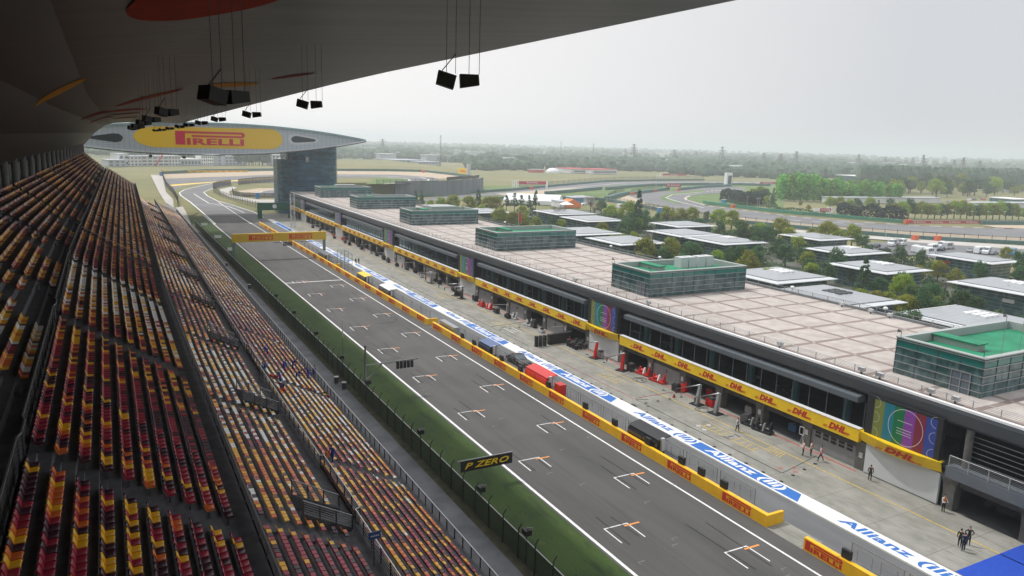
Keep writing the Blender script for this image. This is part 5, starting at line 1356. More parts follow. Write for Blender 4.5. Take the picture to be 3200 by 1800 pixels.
def pit_gantry(label, p, col, arm, rz, lean=.3, hh=2.7):
    t = thing('pit_gantry', label, 'pit gantry', (p.x, p.y, 0), 'tall pit stop gantries', rz)
    b = MB(); b.ext([(-.3,.05),(.35,.05),(.22,1.2),(.08+lean,hh-.1),(-.08+lean,hh-.1),(-.12,1.2)], -.2, .2); b.build('tower', col, t, local=True)
    MB().box(-.7,.7,-.8,.8,.02,.12).build('base', M['black'], t, local=True)
    MB().tube((lean,0,hh),(lean-arm,.2,hh+.12),.09,.05).build('arm', M['steel'], t, True, local=True)
    MB().tube((lean-arm,.2,hh+.1),(lean-arm,.2,hh-.5),.1).build('gun_holder', M['dgrey'], t, local=True)
    MB().tube((.5,0,.4),(lean+.3,0,hh),.05).build('brace', M['lgrey'], t, local=True); return t
pit_gantry('red pit gantry with drooping arm left of the white hoarding', G0(Q3(1215,400)), M['red'], 2.6, .2)
pit_gantry('red pit gantry with long black arm right of the white hoarding', G0(Q3(1700,625)), M['red'], 4.2, .35)
pit_gantry('grey pit gantry with orange cone under its arm tip', G0(Q5(1610,1240)), M['grey'], 4.2, .1)
pit_gantry('grey pit gantry nearest the garage with number three', G0(Q5(1950,1405)), M['grey'], 4.2, .1)
pit_gantry('black pit gantry post left of the second white hoarding', G0(R3(540,300)), M['black'], 4.4, .1)
pit_gantry('black pit gantry post touching the second white hoarding', G0(R3(585,322)), M['black'], 4.4, .1)
pit_gantry('silver pit gantry at the arched pier past the third screen', G0(R3(355,205)), M['steel'], 3.6, .3)
tag(MB().tube(G0(Q5(1195,1108)),G0(Q5(1195,1108))+Vector((0,0,.5)),.2,.03,n=10).box(*[v for a in zip((G0(Q5(1195,1108)).x-.22, G0(Q5(1195,1108)).y-.22, .02),(G0(Q5(1195,1108)).x+.22, G0(Q5(1195,1108)).y+.22, .06)) for v in a]).build('traffic_cone', M['orange']), 'small orange cone standing under a grey gantry arm', 'cone')
def sled(label, p, body, trim, L_=2.4):
    t = thing('nose_trolley', label, 'trolley', (p.x, p.y, 0), 'trolleys before the garages', .15)
    MB().box(-.5,.5,-L_/2,L_/2,.08,.32).build('base', body, t, local=True)
    for k in range(3): b = MB(); b.ext([(-.35,.32),(.35,.32),(.15,1.15+.35*(k == 0)),(-.05,1.1)], -L_/2+.15+k*L_/3, -L_/2+.35+k*L_/3); b.build('rack', body if k != 1 else trim, t, local=True)
    MB().blob((.1,.3,.6),(.35,.5,.3),9,6).build('nose_cone', body, t, True, local=True)
    for x in (-.4,.4):
        for y in (-L_/2+.2, L_/2-.2): MB().tube((x-.05,y,.09),(x+.05,y,.09),.09).build('castor', M['rubber'], t, local=True)
    return t
sled('red trolley with white fin before garage pillar twelve', G0(Q5(640,700)), M['red'], M['white'], 2.6)
sled('red trolley with tall red sail nearest the dark garage', G0(Q5(900,830)), M['red'], M['white'], 2.8)
sled('small red jack by the garage pier', G0(Q5(1370,1000)), M['red'], M['red'], 1.0)
sled('left one of two black bodywork trolleys before garage two', G0(Q4(560,1050)), M['carblack'], M['steel'], 2.4)
sled('right one of two black bodywork trolleys before garage two', G0(Q4(770,1150)), M['carblack'], M['steel'], 2.6)
sled('red and white front wing lying left before the open garage', G0(R3(735,375)), M['red'], M['white'], 1.8)
sled('red and white front wing lying right before the open garage', G0(R3(795,400)), M['red'], M['white'], 1.8)
sled('white finned trolley beside the dark arched opening', G0(R3(985,475)), M['lgrey'], M['black'], 1.6)
sled('white and black trolley with the tall cart beyond the tyres', G0(R3(1090,525)), M['lgrey'], M['black'], 2)
wheel_me = MB().tube((0,-.17,0),(0,.17,0),.33,n=16).mesh('tyre', M['rubber']); rim_me = MB().tube((0,-.175,0),(0,.175,0),.2,n=12).mesh('rim', M['dgrey'])
def tyre_stack(label, x, y, n, lying=True):
    t = thing('tyre_stack', label, 'tyre stack', (x, y, .02), 'stacks of racing tyres')
    for k in range(n):
        o = link(wheel_me, 'tyre', t, (random.uniform(-.03,.03), random.uniform(-.03,.03), .19+.36*k)); o.rotation_euler = (pi/2,0,random.uniform(0,3)); r = link(rim_me, 'rim', o)
    return t
tp = G0(Q3(960,190)); i = 0
for a in range(5):
    for c in range(4):
        tyre_stack('stack of bare black tyres in the pile left of the hoarding, %s from the garage' % nth(i), tp.x+1.6-a*.85, tp.y-1.3+c*.85, 3 if (a+c) % 2 else 2); i += 1
q0, q1 = G0(Q3(400,150)), G0(Q3(735,100))
for k in range(8):
    q = q0+(q1-q0)*k/7
    t = thing('covered_tyres', 'black covered tyre rack, %s in the slanted row' % nth(k), 'covered rack', (q.x, q.y, .02), 'black covered tyre racks'); MB().box(q.x-.42,q.x+.42,q.y-.38,q.y+.38,.1,1.75).build('cover', M['blackcloth'], t); MB().box(q.x-.4,q.x+.4,q.y-.36,q.y+.36,1.76,1.82).build('lid', M['dgrey'], t)
for k in range(3):
    q = G0(Q3(150+75*k,190-8*k)); t = thing('tyre_column', 'tall black tyre column, %s of three beside the racks' % nth(k), 'tyres', (q.x, q.y, .02), 'tall black tyre columns')
    b = MB(); [b.tube((q.x,q.y,.04+.36*j),(q.x,q.y,.38+.36*j),.34,n=14) for j in range(5)]; b.build('tyres', M['rubber'], t, True)
tr = thing('tripod', 'silver camera tripod with screen in front of garage two', 'tripod', G0(c5(-10,225))); q = G0(c5(10,190))
b = MB(); [b.tube(q+Vector((cos(a)*.5,sin(a)*.5,0)), q+Vector((0,0,1.9)), .025) for a in (0,2.1,4.2)]; b.build('legs', M['lgrey'], tr); b = MB(); [b.bar(q+Vector((-.2,-.3+.6*i,2)),q+Vector((-.2,-.3+.6*i,2.9)),.06) for i in (0,1)]; b.bar(q+Vector((-.2,-.3,2.9)),q+Vector((-.2,.3,2.9)),.06); b.bar(q+Vector((-.2,-.3,2)),q+Vector((-.2,.3,2)),.06); b.build('frame', M['lgrey'], tr)
for k in range(30):     # gear in front of the far garages
    y = 107+k*6.1+random.uniform(-1.5,1.5); x = 67.8+random.uniform(-.8,1.3); c = random.choice(['black','black','dgrey','carblack','lgrey','red','rubber'])
    t = thing('tool_cart', '%s equipment cart before the garages, %s beyond the tyre stacks' % ({'black':'black','dgrey':'dark grey','carblack':'glossy black','lgrey':'pale','red':'red','rubber':'dull black'}[c], nth(k)), 'cart', (x, y, .02), 'carts before the far garages')
    hgt = random.uniform(.8, 1.7); MB().box(x-.4,x+.4,y-.7,y+.7,.15,hgt*.7).build('body', M[c], t); MB().box(x-.3,x+.2,y-.5,y+.1,hgt*.7,hgt).build('load', M[random.choice(['black','steel','dgrey'])], t)
    if k % 3 == 0: MB().tube((x,y+.6,.1),(x,y+.6,2.7),.05).tube((x,y+.6,2.65),(x-3,y+.6,2.75),.04).build('boom', M['lgrey'], t)
car('show_car', 'dim racing car shell deep inside the open garage at the right', 'car', (74, 35.5, .03), -pi/2, M['dgrey'], 4.6, 1.6, .9)
for k, (x, y, c) in enumerate(((68.6,64.6,'dgrey'),(68.9,71.2,'red'),(68.7,88.4,'black'),(68.5,96.2,'steel'),(68.8,78.0,'black'),(71.5,53.5,'redcloth'),(72,60,'carblue'),(71.8,67,'lgrey'),(72,74.5,'red'),(71.6,82,'red'))):
    t = thing('tool_chest', '%s tool chest at the near garages, %s of the chests' % ({'dgrey':'grey','red':'red','black':'black','steel':'silver','redcloth':'dull red','carblue':'blue','lgrey':'pale'}[c], nth(k)), 'tool chest', (x, y, .02), 'tool chests at the near garages')
    MB().box(x-.35,x+.35,y-.6,y+.6,.12,1.0).build('chest', M[c], t); MB().box(x-.3,x+.3,y-.5,y+.2,1.01,1.3).build('tray', M['dgrey'], t)
    wl_ = MB().tube((0,-.04,0),(0,.04,0),.07,n=8).mesh('castor', M['rubber'])
    for sy in (-.5,.5): link(wl_, 'castor', t, (-.25, sy, .07)); link(wl_, 'castor', t, (.25, sy, .07))
for k, (x, y, r_) in enumerate(((66.9,70.5,1.1),(67.2,84,1.3),(66.8,108,1.2))):
    b = MB()
    for j in range(26):
        a0, a1 = j*.38, (j+1)*.38; ra, rb = r_*(1-.02*j), r_*(1-.02*(j+1)); b.tube((x+ra*cos(a0),y+ra*sin(a0),.05),(x+rb*cos(a1),y+rb*sin(a1),.05),.03,n=4,caps=False)
    tag(b.build('air_hose', M['black']), 'black air hose coiled on the pit lane concrete, %s from the right' % nth(k), 'hose', 'coiled hoses in the pit lane')
# ------------------------------------------------------------------ paddock pavilions
M['pavroof'] = m = mat('pavilion_roof', (.52,.54,.57), .4, .1)
s = xyz(m); f = math_n(m, 'MAXIMUM', math_n(m, 'LESS_THAN', math_n(m, 'PINGPONG', s.outputs['X'], .75), .04), math_n(m, 'LESS_THAN', math_n(m, 'PINGPONG', s.outputs['Y'], .75), .04))
L(m, mixc(m, math_n(m, 'MULTIPLY', f, .45), mixc(m, noise(m, .3), (.27,.29,.31), (.38,.4,.42)), (.12,.13,.15)), m.node_tree.nodes['Principled BSDF'].inputs['Base Color'])
PAV = [(163,183,264.5,285,'beside the dark pines'),(160,178.7,237.5,258,'in front of the white tent'),(183.5,202.6,213,230,'behind the bare tree'),(164.5,183,189.5,208,'left half of the double roof'),(164.5,183,169.5,188,'right half of the double roof'),
       (184,202.5,140.5,157,'among dark trees below the car park'),(165,183,115,133,'behind the dark conifers'),(128,147.5,115,133,'just behind the teal glass box'),(119,138,91,111,'nearest the rear roof railing'),(210.5,224.5,116,135,'with a red door, below the vans'),
       (170,188,84,103.5,'at the right edge with dark glass walls'),(126,145.5,67,86,'largest, at the right edge behind the globe lamps'),(131,149,278,298,'small and far, behind the round bushes'),(132,151,202,222,'behind the third glass box'),(132,150,178,197,'between the rounded trees and roof rail'),(205,222,168,186,'tiny, beyond the rounded treetops'),(120,138,300,318,'farthest white strip behind the bushes')]
EAVE = mat('eaves_white', (.52,.54,.56), .45, n=.06, scale=.4)
for k, (x0, x1, y0, y1, where) in enumerate(PAV):
    t = thing('paddock_pavilion', 'white hipped roof pavilion '+where, 'pavilion', (x0, y0, 0), 'paddock pavilions'); z = 4.75
    xm, ym = (x0+x1)/2, (y0+y1)/2; b = MB(); c = (xm, ym, z+1.25)
    o_ = [(x0,y0),(x1,y0),(x1,y1),(x0,y1)]; i1 = .55; inn = [(x0+i1*3,y0+i1*3),(x1-i1*3,y0+i1*3),(x1-i1*3,y1-i1*3),(x0+i1*3,y1-i1*3)]
    for a in range(4): b.quad((*o_[a],z+.15),(*o_[(a+1)%4],z+.15),(*inn[(a+1)%4],z+.42),(*inn[a],z+.42))
    b.build('eaves_roof', EAVE, t)
    b = MB()
    for a in range(4): b.poly([(*inn[a],z+.5),(*inn[(a+1)%4],z+.5),c])
    b.build('roof', M['pavroof'], t)
    b = MB()
    for a in range(4): b.bar((*inn[a],z+.45),(*inn[(a+1)%4],z+.45),.2,.12)
    b.build('gutter', M['dgrey'], t)
    MB().box(x0,x1,y0,y1,z,z+.15).build('eaves', M['white'], t)
    MB().box(x0+1.8,x1-1.8,y0+1.8,y1-1.8,0,z).build('walls', M['boxglass'], t)
    b = MB()
    for zz in (1, 1.9, 2.8, 3.7): b.box(x0+1.72,x1-1.72,y0+1.7,y0+1.78,zz,zz+.06); b.box(x0+1.7,x0+1.78,y0+1.8,y1-1.8,zz,zz+.06)
    b.build('louvre', M['steel'], t)
    b = MB()
    if k in (4,5,6,7,8,10,11):
        for a in range(3):
            for q in range(3): 
                xx, yy = xm+(-2+a*1.5)+.5, ym-2.6+q*1.5; d = max(abs((xx-xm)/(x1-x0)*2), abs((yy-ym)/(y1-y0)*2)); b.box(xx,xx+1.1,yy,yy+1.1,z+.95,z+1.32)
        b.build('skylight', M['white'] if k not in (8,) else M['dgrey'], t)
    if k == 9: MB().box(x0+1.66,x0+1.7,y1-6,y1-4.2,0,3.2).build('door', M['dgrey'], t); MB().box(x0+1.5,x0+1.65,y1-6.4,y1-3.8,3.1,3.6).build('door_sign', M['redtarp'], t)
    if k == 10: MB().box(x0+1.55,x0+1.65,y0+5,y0+7.5,2.4,3.2).build('sign', M['lgrey'], t)
# ------------------------------------------------------------------ trees
def crown_mesh(name, material, rx, rz, clumps, leaves, shape='round', leaf=.33, seed=1):
    rnd = random.Random(seed); V, F = [], []
    C = []
    for _ in range(clumps):
        a = rnd.uniform(0, 2*pi)
        if shape == 'round': t = rnd.uniform(-.55, .95); rr = math.sqrt(max(.05, 1-t*t))*rnd.uniform(.35,.82); s_ = rnd.uniform(.24,.38)
        elif shape == 'cone': t = rnd.uniform(-.95, .95); rr = (1-(t+1)/2)*rnd.uniform(.3,.9)+.03; s_ = .2*(1.15-(t+1)/2)+.08
        elif shape == 'pine': t = rnd.uniform(-.6, .95); rr = (1-(t+.6)/1.7)*rnd.uniform(.2,1); s_ = rnd.uniform(.14,.24)
        else: t = rnd.uniform(-.9, .95); rr = math.sqrt(max(.04,1-t*t))*rnd.uniform(.3,.8); s_ = rnd.uniform(.18,.3)
        C.append((cos(a)*rr*rx, sin(a)*rr*rx, t*rz, s_*rx*(1 if shape in ('round','pine','cone') else 1.1)))
    for cx, cy, cz, s_ in C:
        for _ in range(leaves):
            v = Vector((rnd.gauss(0,1), rnd.gauss(0,1), rnd.gauss(0,1))).normalized()*s_*rnd.uniform(.6,1.08)
            if v.z < -.3*s_: v.z *= .5
            c = Vector((cx, cy, cz))+v; n = (v.normalized()+Vector((rnd.uniform(-.7,.7), rnd.uniform(-.7,.7), rnd.uniform(-.3,.9)))).normalized()
            u_ = n.cross(Vector((rnd.uniform(-1,1), rnd.uniform(-1,1), rnd.uniform(-1,1)))).normalized(); w2 = n.cross(u_); l = leaf*rnd.uniform(.6,1.3); i = len(V)
            V += [tuple(c+u_*l), tuple(c+w2*l*.7), tuple(c-u_*l), tuple(c-w2*l*.7)]; F.append((i,i+1,i+2,i+3))
    me = bpy.data.meshes.new(name); me.from_pydata(V, [], F); me.materials.append(material); me.update(); return me
def trunk_mesh(h, r, br=5, spread=1.6, seed=1, bare=False):
    rnd = random.Random(seed); b = MB(); b.tube((0,0,0),(.1,.05,h*.55),r,r*.7); b.tube((.1,.05,h*.55),(.05,0,h*(1.0 if not bare else .8)),r*.7,r*.35)
    for k in range(br):
        a = 2*pi*k/br+rnd.uniform(-.4,.4); z = h*rnd.uniform(.45,.7); e = Vector((cos(a)*spread*rnd.uniform(.6,1), sin(a)*spread*rnd.uniform(.6,1), z+h*rnd.uniform(.2,.5))); b.tube((.08,.03,z), e, r*.42, r*.12, n=5)
        if bare:
            for j in range(7):
                q = Vector((.08,.03,z)).lerp(e, rnd.uniform(.35,1)); e2 = q+Vector((rnd.uniform(-1,1), rnd.uniform(-1,1), rnd.uniform(.2,1.1)))*spread*.6; b.tube(q, e2, r*.14, r*.05, n=3)
                for jj in range(3): q2 = q.lerp(e2, rnd.uniform(.4,1)); b.tube(q2, q2+Vector((rnd.uniform(-1,1), rnd.uniform(-1,1), rnd.uniform(0,1)))*spread*.35, r*.07, r*.03, n=3)
    return b.mesh('trunk', M['bark'])
def tree_proto(kind, m, rx, rz, zc, clumps, leaves, shape, leaf, seed):
    t = thing(kind, 'x', 'tree', (0,0,-500)); link(trunk_mesh(zc, .06*rx+.05, 6, rx*.6, seed), 'trunk', t)
    o = link(crown_mesh('crown', m, rx, rz, clumps, leaves, shape, leaf, seed), 'crown', t, (0,0,zc)); return t
PRO = {
 'l': [tree_proto('round_tree', M['leaf'], 2.9, 2.5, 3.3, 44, 74, 'round', .17, s_) for s_ in (1,2,3)],
 'o': [tree_proto('round_tree', M['leafo'], 2.9, 2.4, 3.2, 44, 74, 'round', .17, s_) for s_ in (4,5)],
 'd': [tree_proto('dark_tree', M['leafd'], 2.9, 2.9, 3.3, 46, 74, 'round', .17, s_) for s_ in (6,7)],
 'c': [tree_proto('conifer', M['leafd'], 2.3, 3.8, 4.2, 60, 40, 'cone', .18, s_) for s_ in (8,)],
 'n': [tree_proto('pine_tree', M['leafd'], 2.6, 3.6, 5.0, 44, 44, 'pine', .18, s_) for s_ in (9,10)],
 'p': [tree_proto('poplar_tree', M['leafp'], 3.6, 7.4, 7.6, 90, 46, 'tall', .5, s_) for s_ in (11,12)],
 'f': [tree_proto('round_tree', M['leafb'], 3.0, 3.0, 4, 30, 36, 'round', .35, s_) for s_ in (13,)]}
bt = thing('bare_tree', 'x', 'tree', (0,0,-500)); link(trunk_mesh(5.4, .15, 9, 2.2, 21, True), 'trunk', bt); PRO['b'] = [bt]
used = set(); TN = [0]
DESC = {'l': 'spring green rounded tree', 'o': 'olive brown rounded tree', 'd': 'dark green bushy tree', 'c': 'dark pointed conifer', 'n': 'ragged dark pine', 'p': 'tall pale green poplar', 'b': 'leafless twiggy tree', 'f': 'hazy green tree'}
def tree(k, base, scale, where):
    P = PRO[k]; p = P[TN[0] % len(P)]; TN[0] += 1
    lab = '%s %s' % (DESC[k], where)
    if id(p) not in used: used.add(id(p)); o = p; o.location = base; o.scale = (scale,)*3
    else: o = copy_tree(p, None, base, scale=(scale*random.uniform(.82,1.2), scale*random.uniform(.82,1.2), scale*random.uniform(.85,1.18)))
    o.rotation_euler = (0,0,random.uniform(0,6.28)); o['label'] = lab; o['category'] = 'tree'; return o
TR = {'K1': [(240,530,60,'c'),(285,530,60,'c'),(713,530,60,'c'),(925,560,75,'n'),(985,555,85,'n'),(1035,560,70,'n'),(1095,565,80,'n'),(1145,560,85,'n'),(350,580,70,'l'),(430,570,90,'l'),(520,565,110,'l'),(640,580,120,'o'),(790,575,110,'o'),(850,580,100,'o'),
 (735,650,95,'l'),(800,655,95,'l'),(875,675,120,'o'),(965,700,95,'o'),(1060,715,90,'o'),(1150,705,90,'l'),(1270,715,80,'d'),(1340,735,70,'l'),(1590,600,120,'b'),(1320,620,120,'b'),(1640,600,80,'d'),(1710,625,110,'l'),(1840,640,120,'l'),(1920,640,120,'c'),(1890,700,130,'d'),(1960,690,120,'d'),(1560,560,110,'b'),
 (1650,820,110,'l'),(1740,860,120,'l'),(1810,850,130,'l'),(1890,840,100,'l'),(1970,920,170,'o'),(2160,935,150,'o'),(2295,915,90,'d'),(2380,935,80,'d'),(2010,850,110,'b'),(1880,780,130,'d'),(2140,650,120,'l'),(2240,655,110,'o'),(2330,670,100,'o'),(1120,640,70,'d'),(1800,770,90,'d')],
 'K2': [(110,665,120,'l'),(210,690,140,'o'),(20,670,70,'d'),(280,790,130,'d'),(380,800,120,'d'),(480,790,120,'d'),(570,765,150,'o'),(640,820,140,'l'),(710,870,130,'l'),(560,900,120,'d'),(620,960,150,'d'),(740,960,120,'d'),(820,815,120,'o'),(930,820,160,'o'),(1010,830,120,'l'),(1120,810,150,'l'),(1200,860,100,'d'),(1240,960,110,'d'),
 (100,980,110,'l'),(200,970,120,'d'),(280,1000,150,'d'),(380,900,130,'d'),(400,960,120,'d'),(1000,1030,170,'d'),(930,1100,140,'d'),(1050,1000,110,'d'),(800,1050,120,'d'),(1210,1120,120,'c'),(1130,1120,110,'d'),(490,1140,180,'l'),(560,1160,110,'l'),(350,1085,110,'b'),(660,1150,120,'b'),(1320,1060,140,'b'),(1620,1080,120,'o'),(1770,1090,140,'o'),(1900,1125,80,'o'),(1480,1180,110,'d'),(1700,1250,140,'d'),(1560,1250,110,'d'),(1820,1210,90,'b'),(1330,1180,100,'d'),
 (1190,1300,130,'l'),(1290,1320,110,'o'),(1390,1315,160,'o'),(1540,1360,170,'o'),(1470,1330,130,'o'),(2280,960,100,'o'),(2380,1010,110,'d'),(2390,1110,90,'d'),(2330,1270,140,'b'),(1640,980,90,'d'),(1380,970,90,'d'),(1480,960,80,'d'),(1460,880,90,'b'),(1960,1300,100,'o'),(2060,1340,90,'d')]}
side = {'K1': 'behind the long roof', 'K2': 'in the right paddock'}
for key, cv in (('K1', K1), ('K2', K2)):
    cnt_ = {}
    for x, y, wd, k in TR[key]:
        zc = {'l': 3.4, 'o': 3.3, 'd': 3.3, 'c': 4.2, 'n': 5.0, 'b': 4}[k]; R0 = {'c': 2.0, 'b': 2.4}.get(k, 2.75)
        q = at(*cv(x, y), 3.5); _, _, dep = project(q); r_ = wd/2/2.415*dep/CAM_F; s_ = max(.75, min(2.0, r_/R0*1.03))
        q = at(*cv(x, y), zc*s_*.95); tall = None
        if q.x < 102.5 or (103 < q.x < 118 and key == 'K1' and x > 600 and k in 'lo'): q = atX(*cv(x, y), 103.5); tall = max(3, q.z); s_ = max(.8, wd/2/2.415*project(q)[2]/CAM_F/R0*1.1)
        o = tree(k, (q.x, q.y, -.1), s_, '%s, %s from the left' % (side[key], nth(sorted([a for a in TR[key] if a[3] == k]).index((x,y,wd,k)))))
        if tall:
            for ch in o.children:
                if ch.name.startswith('crown'): ch.location.z = tall/s_
                else: ch.scale.z = tall/s_/zc
# dense undergrowth filling the paddock between the pavilions
V, F = [], []; rnd = random.Random(11)
for _ in range(3600):
    x, y = rnd.uniform(104, 226), rnd.uniform(40, 305)
    if any(x0-1 < x < x1+1 and y0-1 < y < y1+1 for x0, x1, y0, y1, _w in PAV): continue
    if sin(x*.13)*sin(y*.09) < -.35 or (x > 196 and 70 < y < 112): continue
    r_ = rnd.uniform(.8, 2.0); h_ = rnd.uniform(.6, 1.9 if rnd.random() < .6 else 4.2)
    for _j in range(46):
        v = Vector((rnd.gauss(0,1), rnd.gauss(0,1), abs(rnd.gauss(0,1)))).normalized(); c = Vector((x+v.x*r_, y+v.y*r_, h_*.9*v.z+.15)); n = (v+Vector((rnd.uniform(-.6,.6), rnd.uniform(-.6,.6), .3))).normalized()
        u_ = n.cross(Vector((rnd.uniform(-1,1), rnd.uniform(-1,1), .3))).normalized(); w2 = n.cross(u_); l = .36*rnd.uniform(.6,1.3); i = len(V)
        V += [tuple(c+u_*l), tuple(c+w2*l*.7), tuple(c-u_*l), tuple(c-w2*l*.7)]; F.append((i,i+1,i+2,i+3))
me = bpy.data.meshes.new('undergrowth'); me.from_pydata(V, [], F); me.materials.append(leaf_mat('leaf_undergrowth', (.03,.07,.03), (.08,.13,.035), .12)); me.update()
tag(link(me, 'undergrowth'), 'dark undergrowth and shrubs between the paddock pavilions', 'shrubs', None, 'stuff'); del V, F
n_ = 0
for _ in range(400):
    x, y = rnd.uniform(108, 226), rnd.uniform(45, 300)
    if any(x0-3 < x < x1+3 and y0-3 < y < y1+3 for x0, x1, y0, y1, _w in PAV) or (x > 190 and 60 < y < 112): continue
    if n_ >= 60: break
    tree('ddlod'[n_ % 5], (x, y, -.1), rnd.uniform(.65, 1.1), 'filling the gaps between paddock pavilions, %s' % nth(n_)); n_ += 1
for k in range(66):
    q = at(*N5(rnd.uniform(150, 2450), rnd.uniform(800, 950))); tree('dlfod'[k % 5], (q.x, q.y, 0), rnd.uniform(1.3, 2.4), 'in the far park beyond the white wall, %s' % nth(k))
# poplar grove, tree row and hedges beyond the loop
i = 0
for a in range(20):
    for c in range(4):
        x = 1130+a*92+random.uniform(-25,25)+c*18; yb = 905+c*30+(a/20)*40
        q = at(*N4(x, yb)); 
        zt = top_z(q, *N4(x, 610+a*7.5+random.uniform(-10,25)+ (30 if c else 0)))
        tree('p', (q.x, q.y, 0), max(.6, zt/14.2), 'in the loop grove, %s rank, %s from left' % (nth(c), nth(a))); i += 1
for a in range(21):
    x = 470+a*98; q = at(*N5(x, 1262+a*1.5)); zt = top_z(q, *N5(x, 1060+a*3+random.uniform(-12,15)))
    tree('oldol'[a % 5], (q.x, q.y, 0), max(.9, zt/4.9), 'in the row behind the red wall, %s from the left' % nth(a))
for a, (x, yb, yt, k) in enumerate([(740,960,820,'l'),(850,950,800,'o'),(900,1050,850,'d'),(1035,1100,810,'c'),(940,1080,960,'l'),(1160,960,850,'o'),(1220,970,860,'o'),(1900,1130,960,'l'),(2050,1140,970,'o'),(2180,1150,990,'l'),(2300,1150,1000,'d'),(1450,1090,1040,'o'),(1570,1150,1090,'o'),(2500,1130,990,'l'),(2620,1160,1000,'c'),(2800,1170,1010,'d')]):
    q = at(*N4(x, yb)); zt = top_z(q, *N4(x, yt)); tree(k, (q.x, q.y, 0), max(.5, zt/(5.4 if k != 'c' else 8)), 'beside the lamp row beyond the loop, %s from the left' % nth(a))
def hedge(label, pix, hgt, wd):
    P = [at(*p) for p in pix]; rnd = random.Random(len(label)); V, F = [], []
    for a, c in zip(P, P[1:]):
        Ls = (c-a).length; d = (c-a).normalized(); nn = Vector((-d.y, d.x, 0))
        for k in range(int(Ls*wd*7)):
            t_ = rnd.random(); o_ = rnd.uniform(-.5, .5); top = hgt*(.86+.14*sin(t_*Ls*.5)+rnd.uniform(-.08,.06))*(1-.35*abs(o_*2)**3)
            z = top if rnd.random() < .5 else rnd.uniform(.1, 1)*top
            if z < top: o_ = .5*(1 if o_ > 0 else -1)*rnd.uniform(.85, 1.05)
            q = a+(c-a)*t_+nn*(o_*wd)+Vector((0,0,z)); u_ = Vector((rnd.uniform(-1,1), rnd.uniform(-1,1), rnd.uniform(-.6,.6))).normalized(); w2 = u_.cross(Vector((rnd.uniform(-1,1), rnd.uniform(-1,1), rnd.uniform(-.2,1)))).normalized(); l = rnd.uniform(.5, 1.0)*min(1, hgt/4); i = len(V)
            V += [tuple(q+u_*l), tuple(q+w2*l*.8), tuple(q-u_*l), tuple(q-w2*l*.8)]; F.append((i,i+1,i+2,i+3))
    me = bpy.data.meshes.new('hedge'); me.from_pydata(V, [], F); me.materials.append(M['hedge'] if hgt > 2.5 else M['leafd']); me.update()
    return tag(link(me, 'hedge'), label, 'hedge')
hedge('tall dark hedge behind the lamp posts left of the poplar grove', [N4(320,1000),N4(480,1030),N4(680,1070),N4(850,1040)], 7.5, 8)
hedge('long dark hedge right of the angled red board', [N4(2000,1240),N4(2415,1262),N5(300,1285),N5(620,1300)], 7, 7)
hedge('low clipped hedge along the green barrier', [N4(960,1130),N4(1400,1175),N4(1830,1215)], 2.2, 3)
hedge('small bright low hedge near the hairpin exit', [N4(300,1000),N4(450,1040),N4(620,1075)], 2, 3)
b_ = MB()
rnd = random.Random(5)
# far woodland reading as one mass
for _ in range(9500):
    az = R(rnd.uniform(-9, 68)); D = 950*math.exp(rnd.uniform(0, 1.75))
    x, y = D*sin(az), D*cos(az)
    if D < 1150 and az < R(40): continue
    if y < 900 and az < R(14): continue
    nz = sin(x*.004+1)*sin(y*.005)+.4*sin(x*.013)*sin(y*.011+2)
    if nz < -.12: continue
    s_ = rnd.uniform(4, 7)*(1+D/6000)
    b_.blob((x, y, s_*.7), (s_*1.1, s_*1.1, s_*rnd.uniform(.8,1.3)), 6, 4, jit=.3)
for k in range(150):
    x = rnd.uniform(0, 2500); 
    for dd in (0, 1, 2):
        q = at(*N5(x-60, 705+x*.022+dd*22)); s_ = rnd.uniform(5, 8); b_.blob((q.x, q.y, s_), (s_*.9, s_*.9, s_*1.5), 7, 6, jit=.25)
for k in range(90):
    x = rnd.uniform(-600, 2500); q = at(*N3(x, 480+x*.006+rnd.uniform(-14,4)))
    s_ = rnd.uniform(4, 7); b_.blob((q.x, q.y, s_*.8), (s_*1.3, s_*1.3, s_*1.1), 7, 5, jit=.25)
o = b_.build('woodland', M['leafb']); tag(o, 'hazy belts of woodland spreading to the horizon', 'woodland', None, 'stuff')
for k in range(26):
    x = 1380+k*27+rnd.uniform(-8,8); q = at(*N1(x, 385)); tree('f', (q.x, q.y, 0), rnd.uniform(1.2,2.3), 'before the far white blocks, %s from the left' % nth(k))
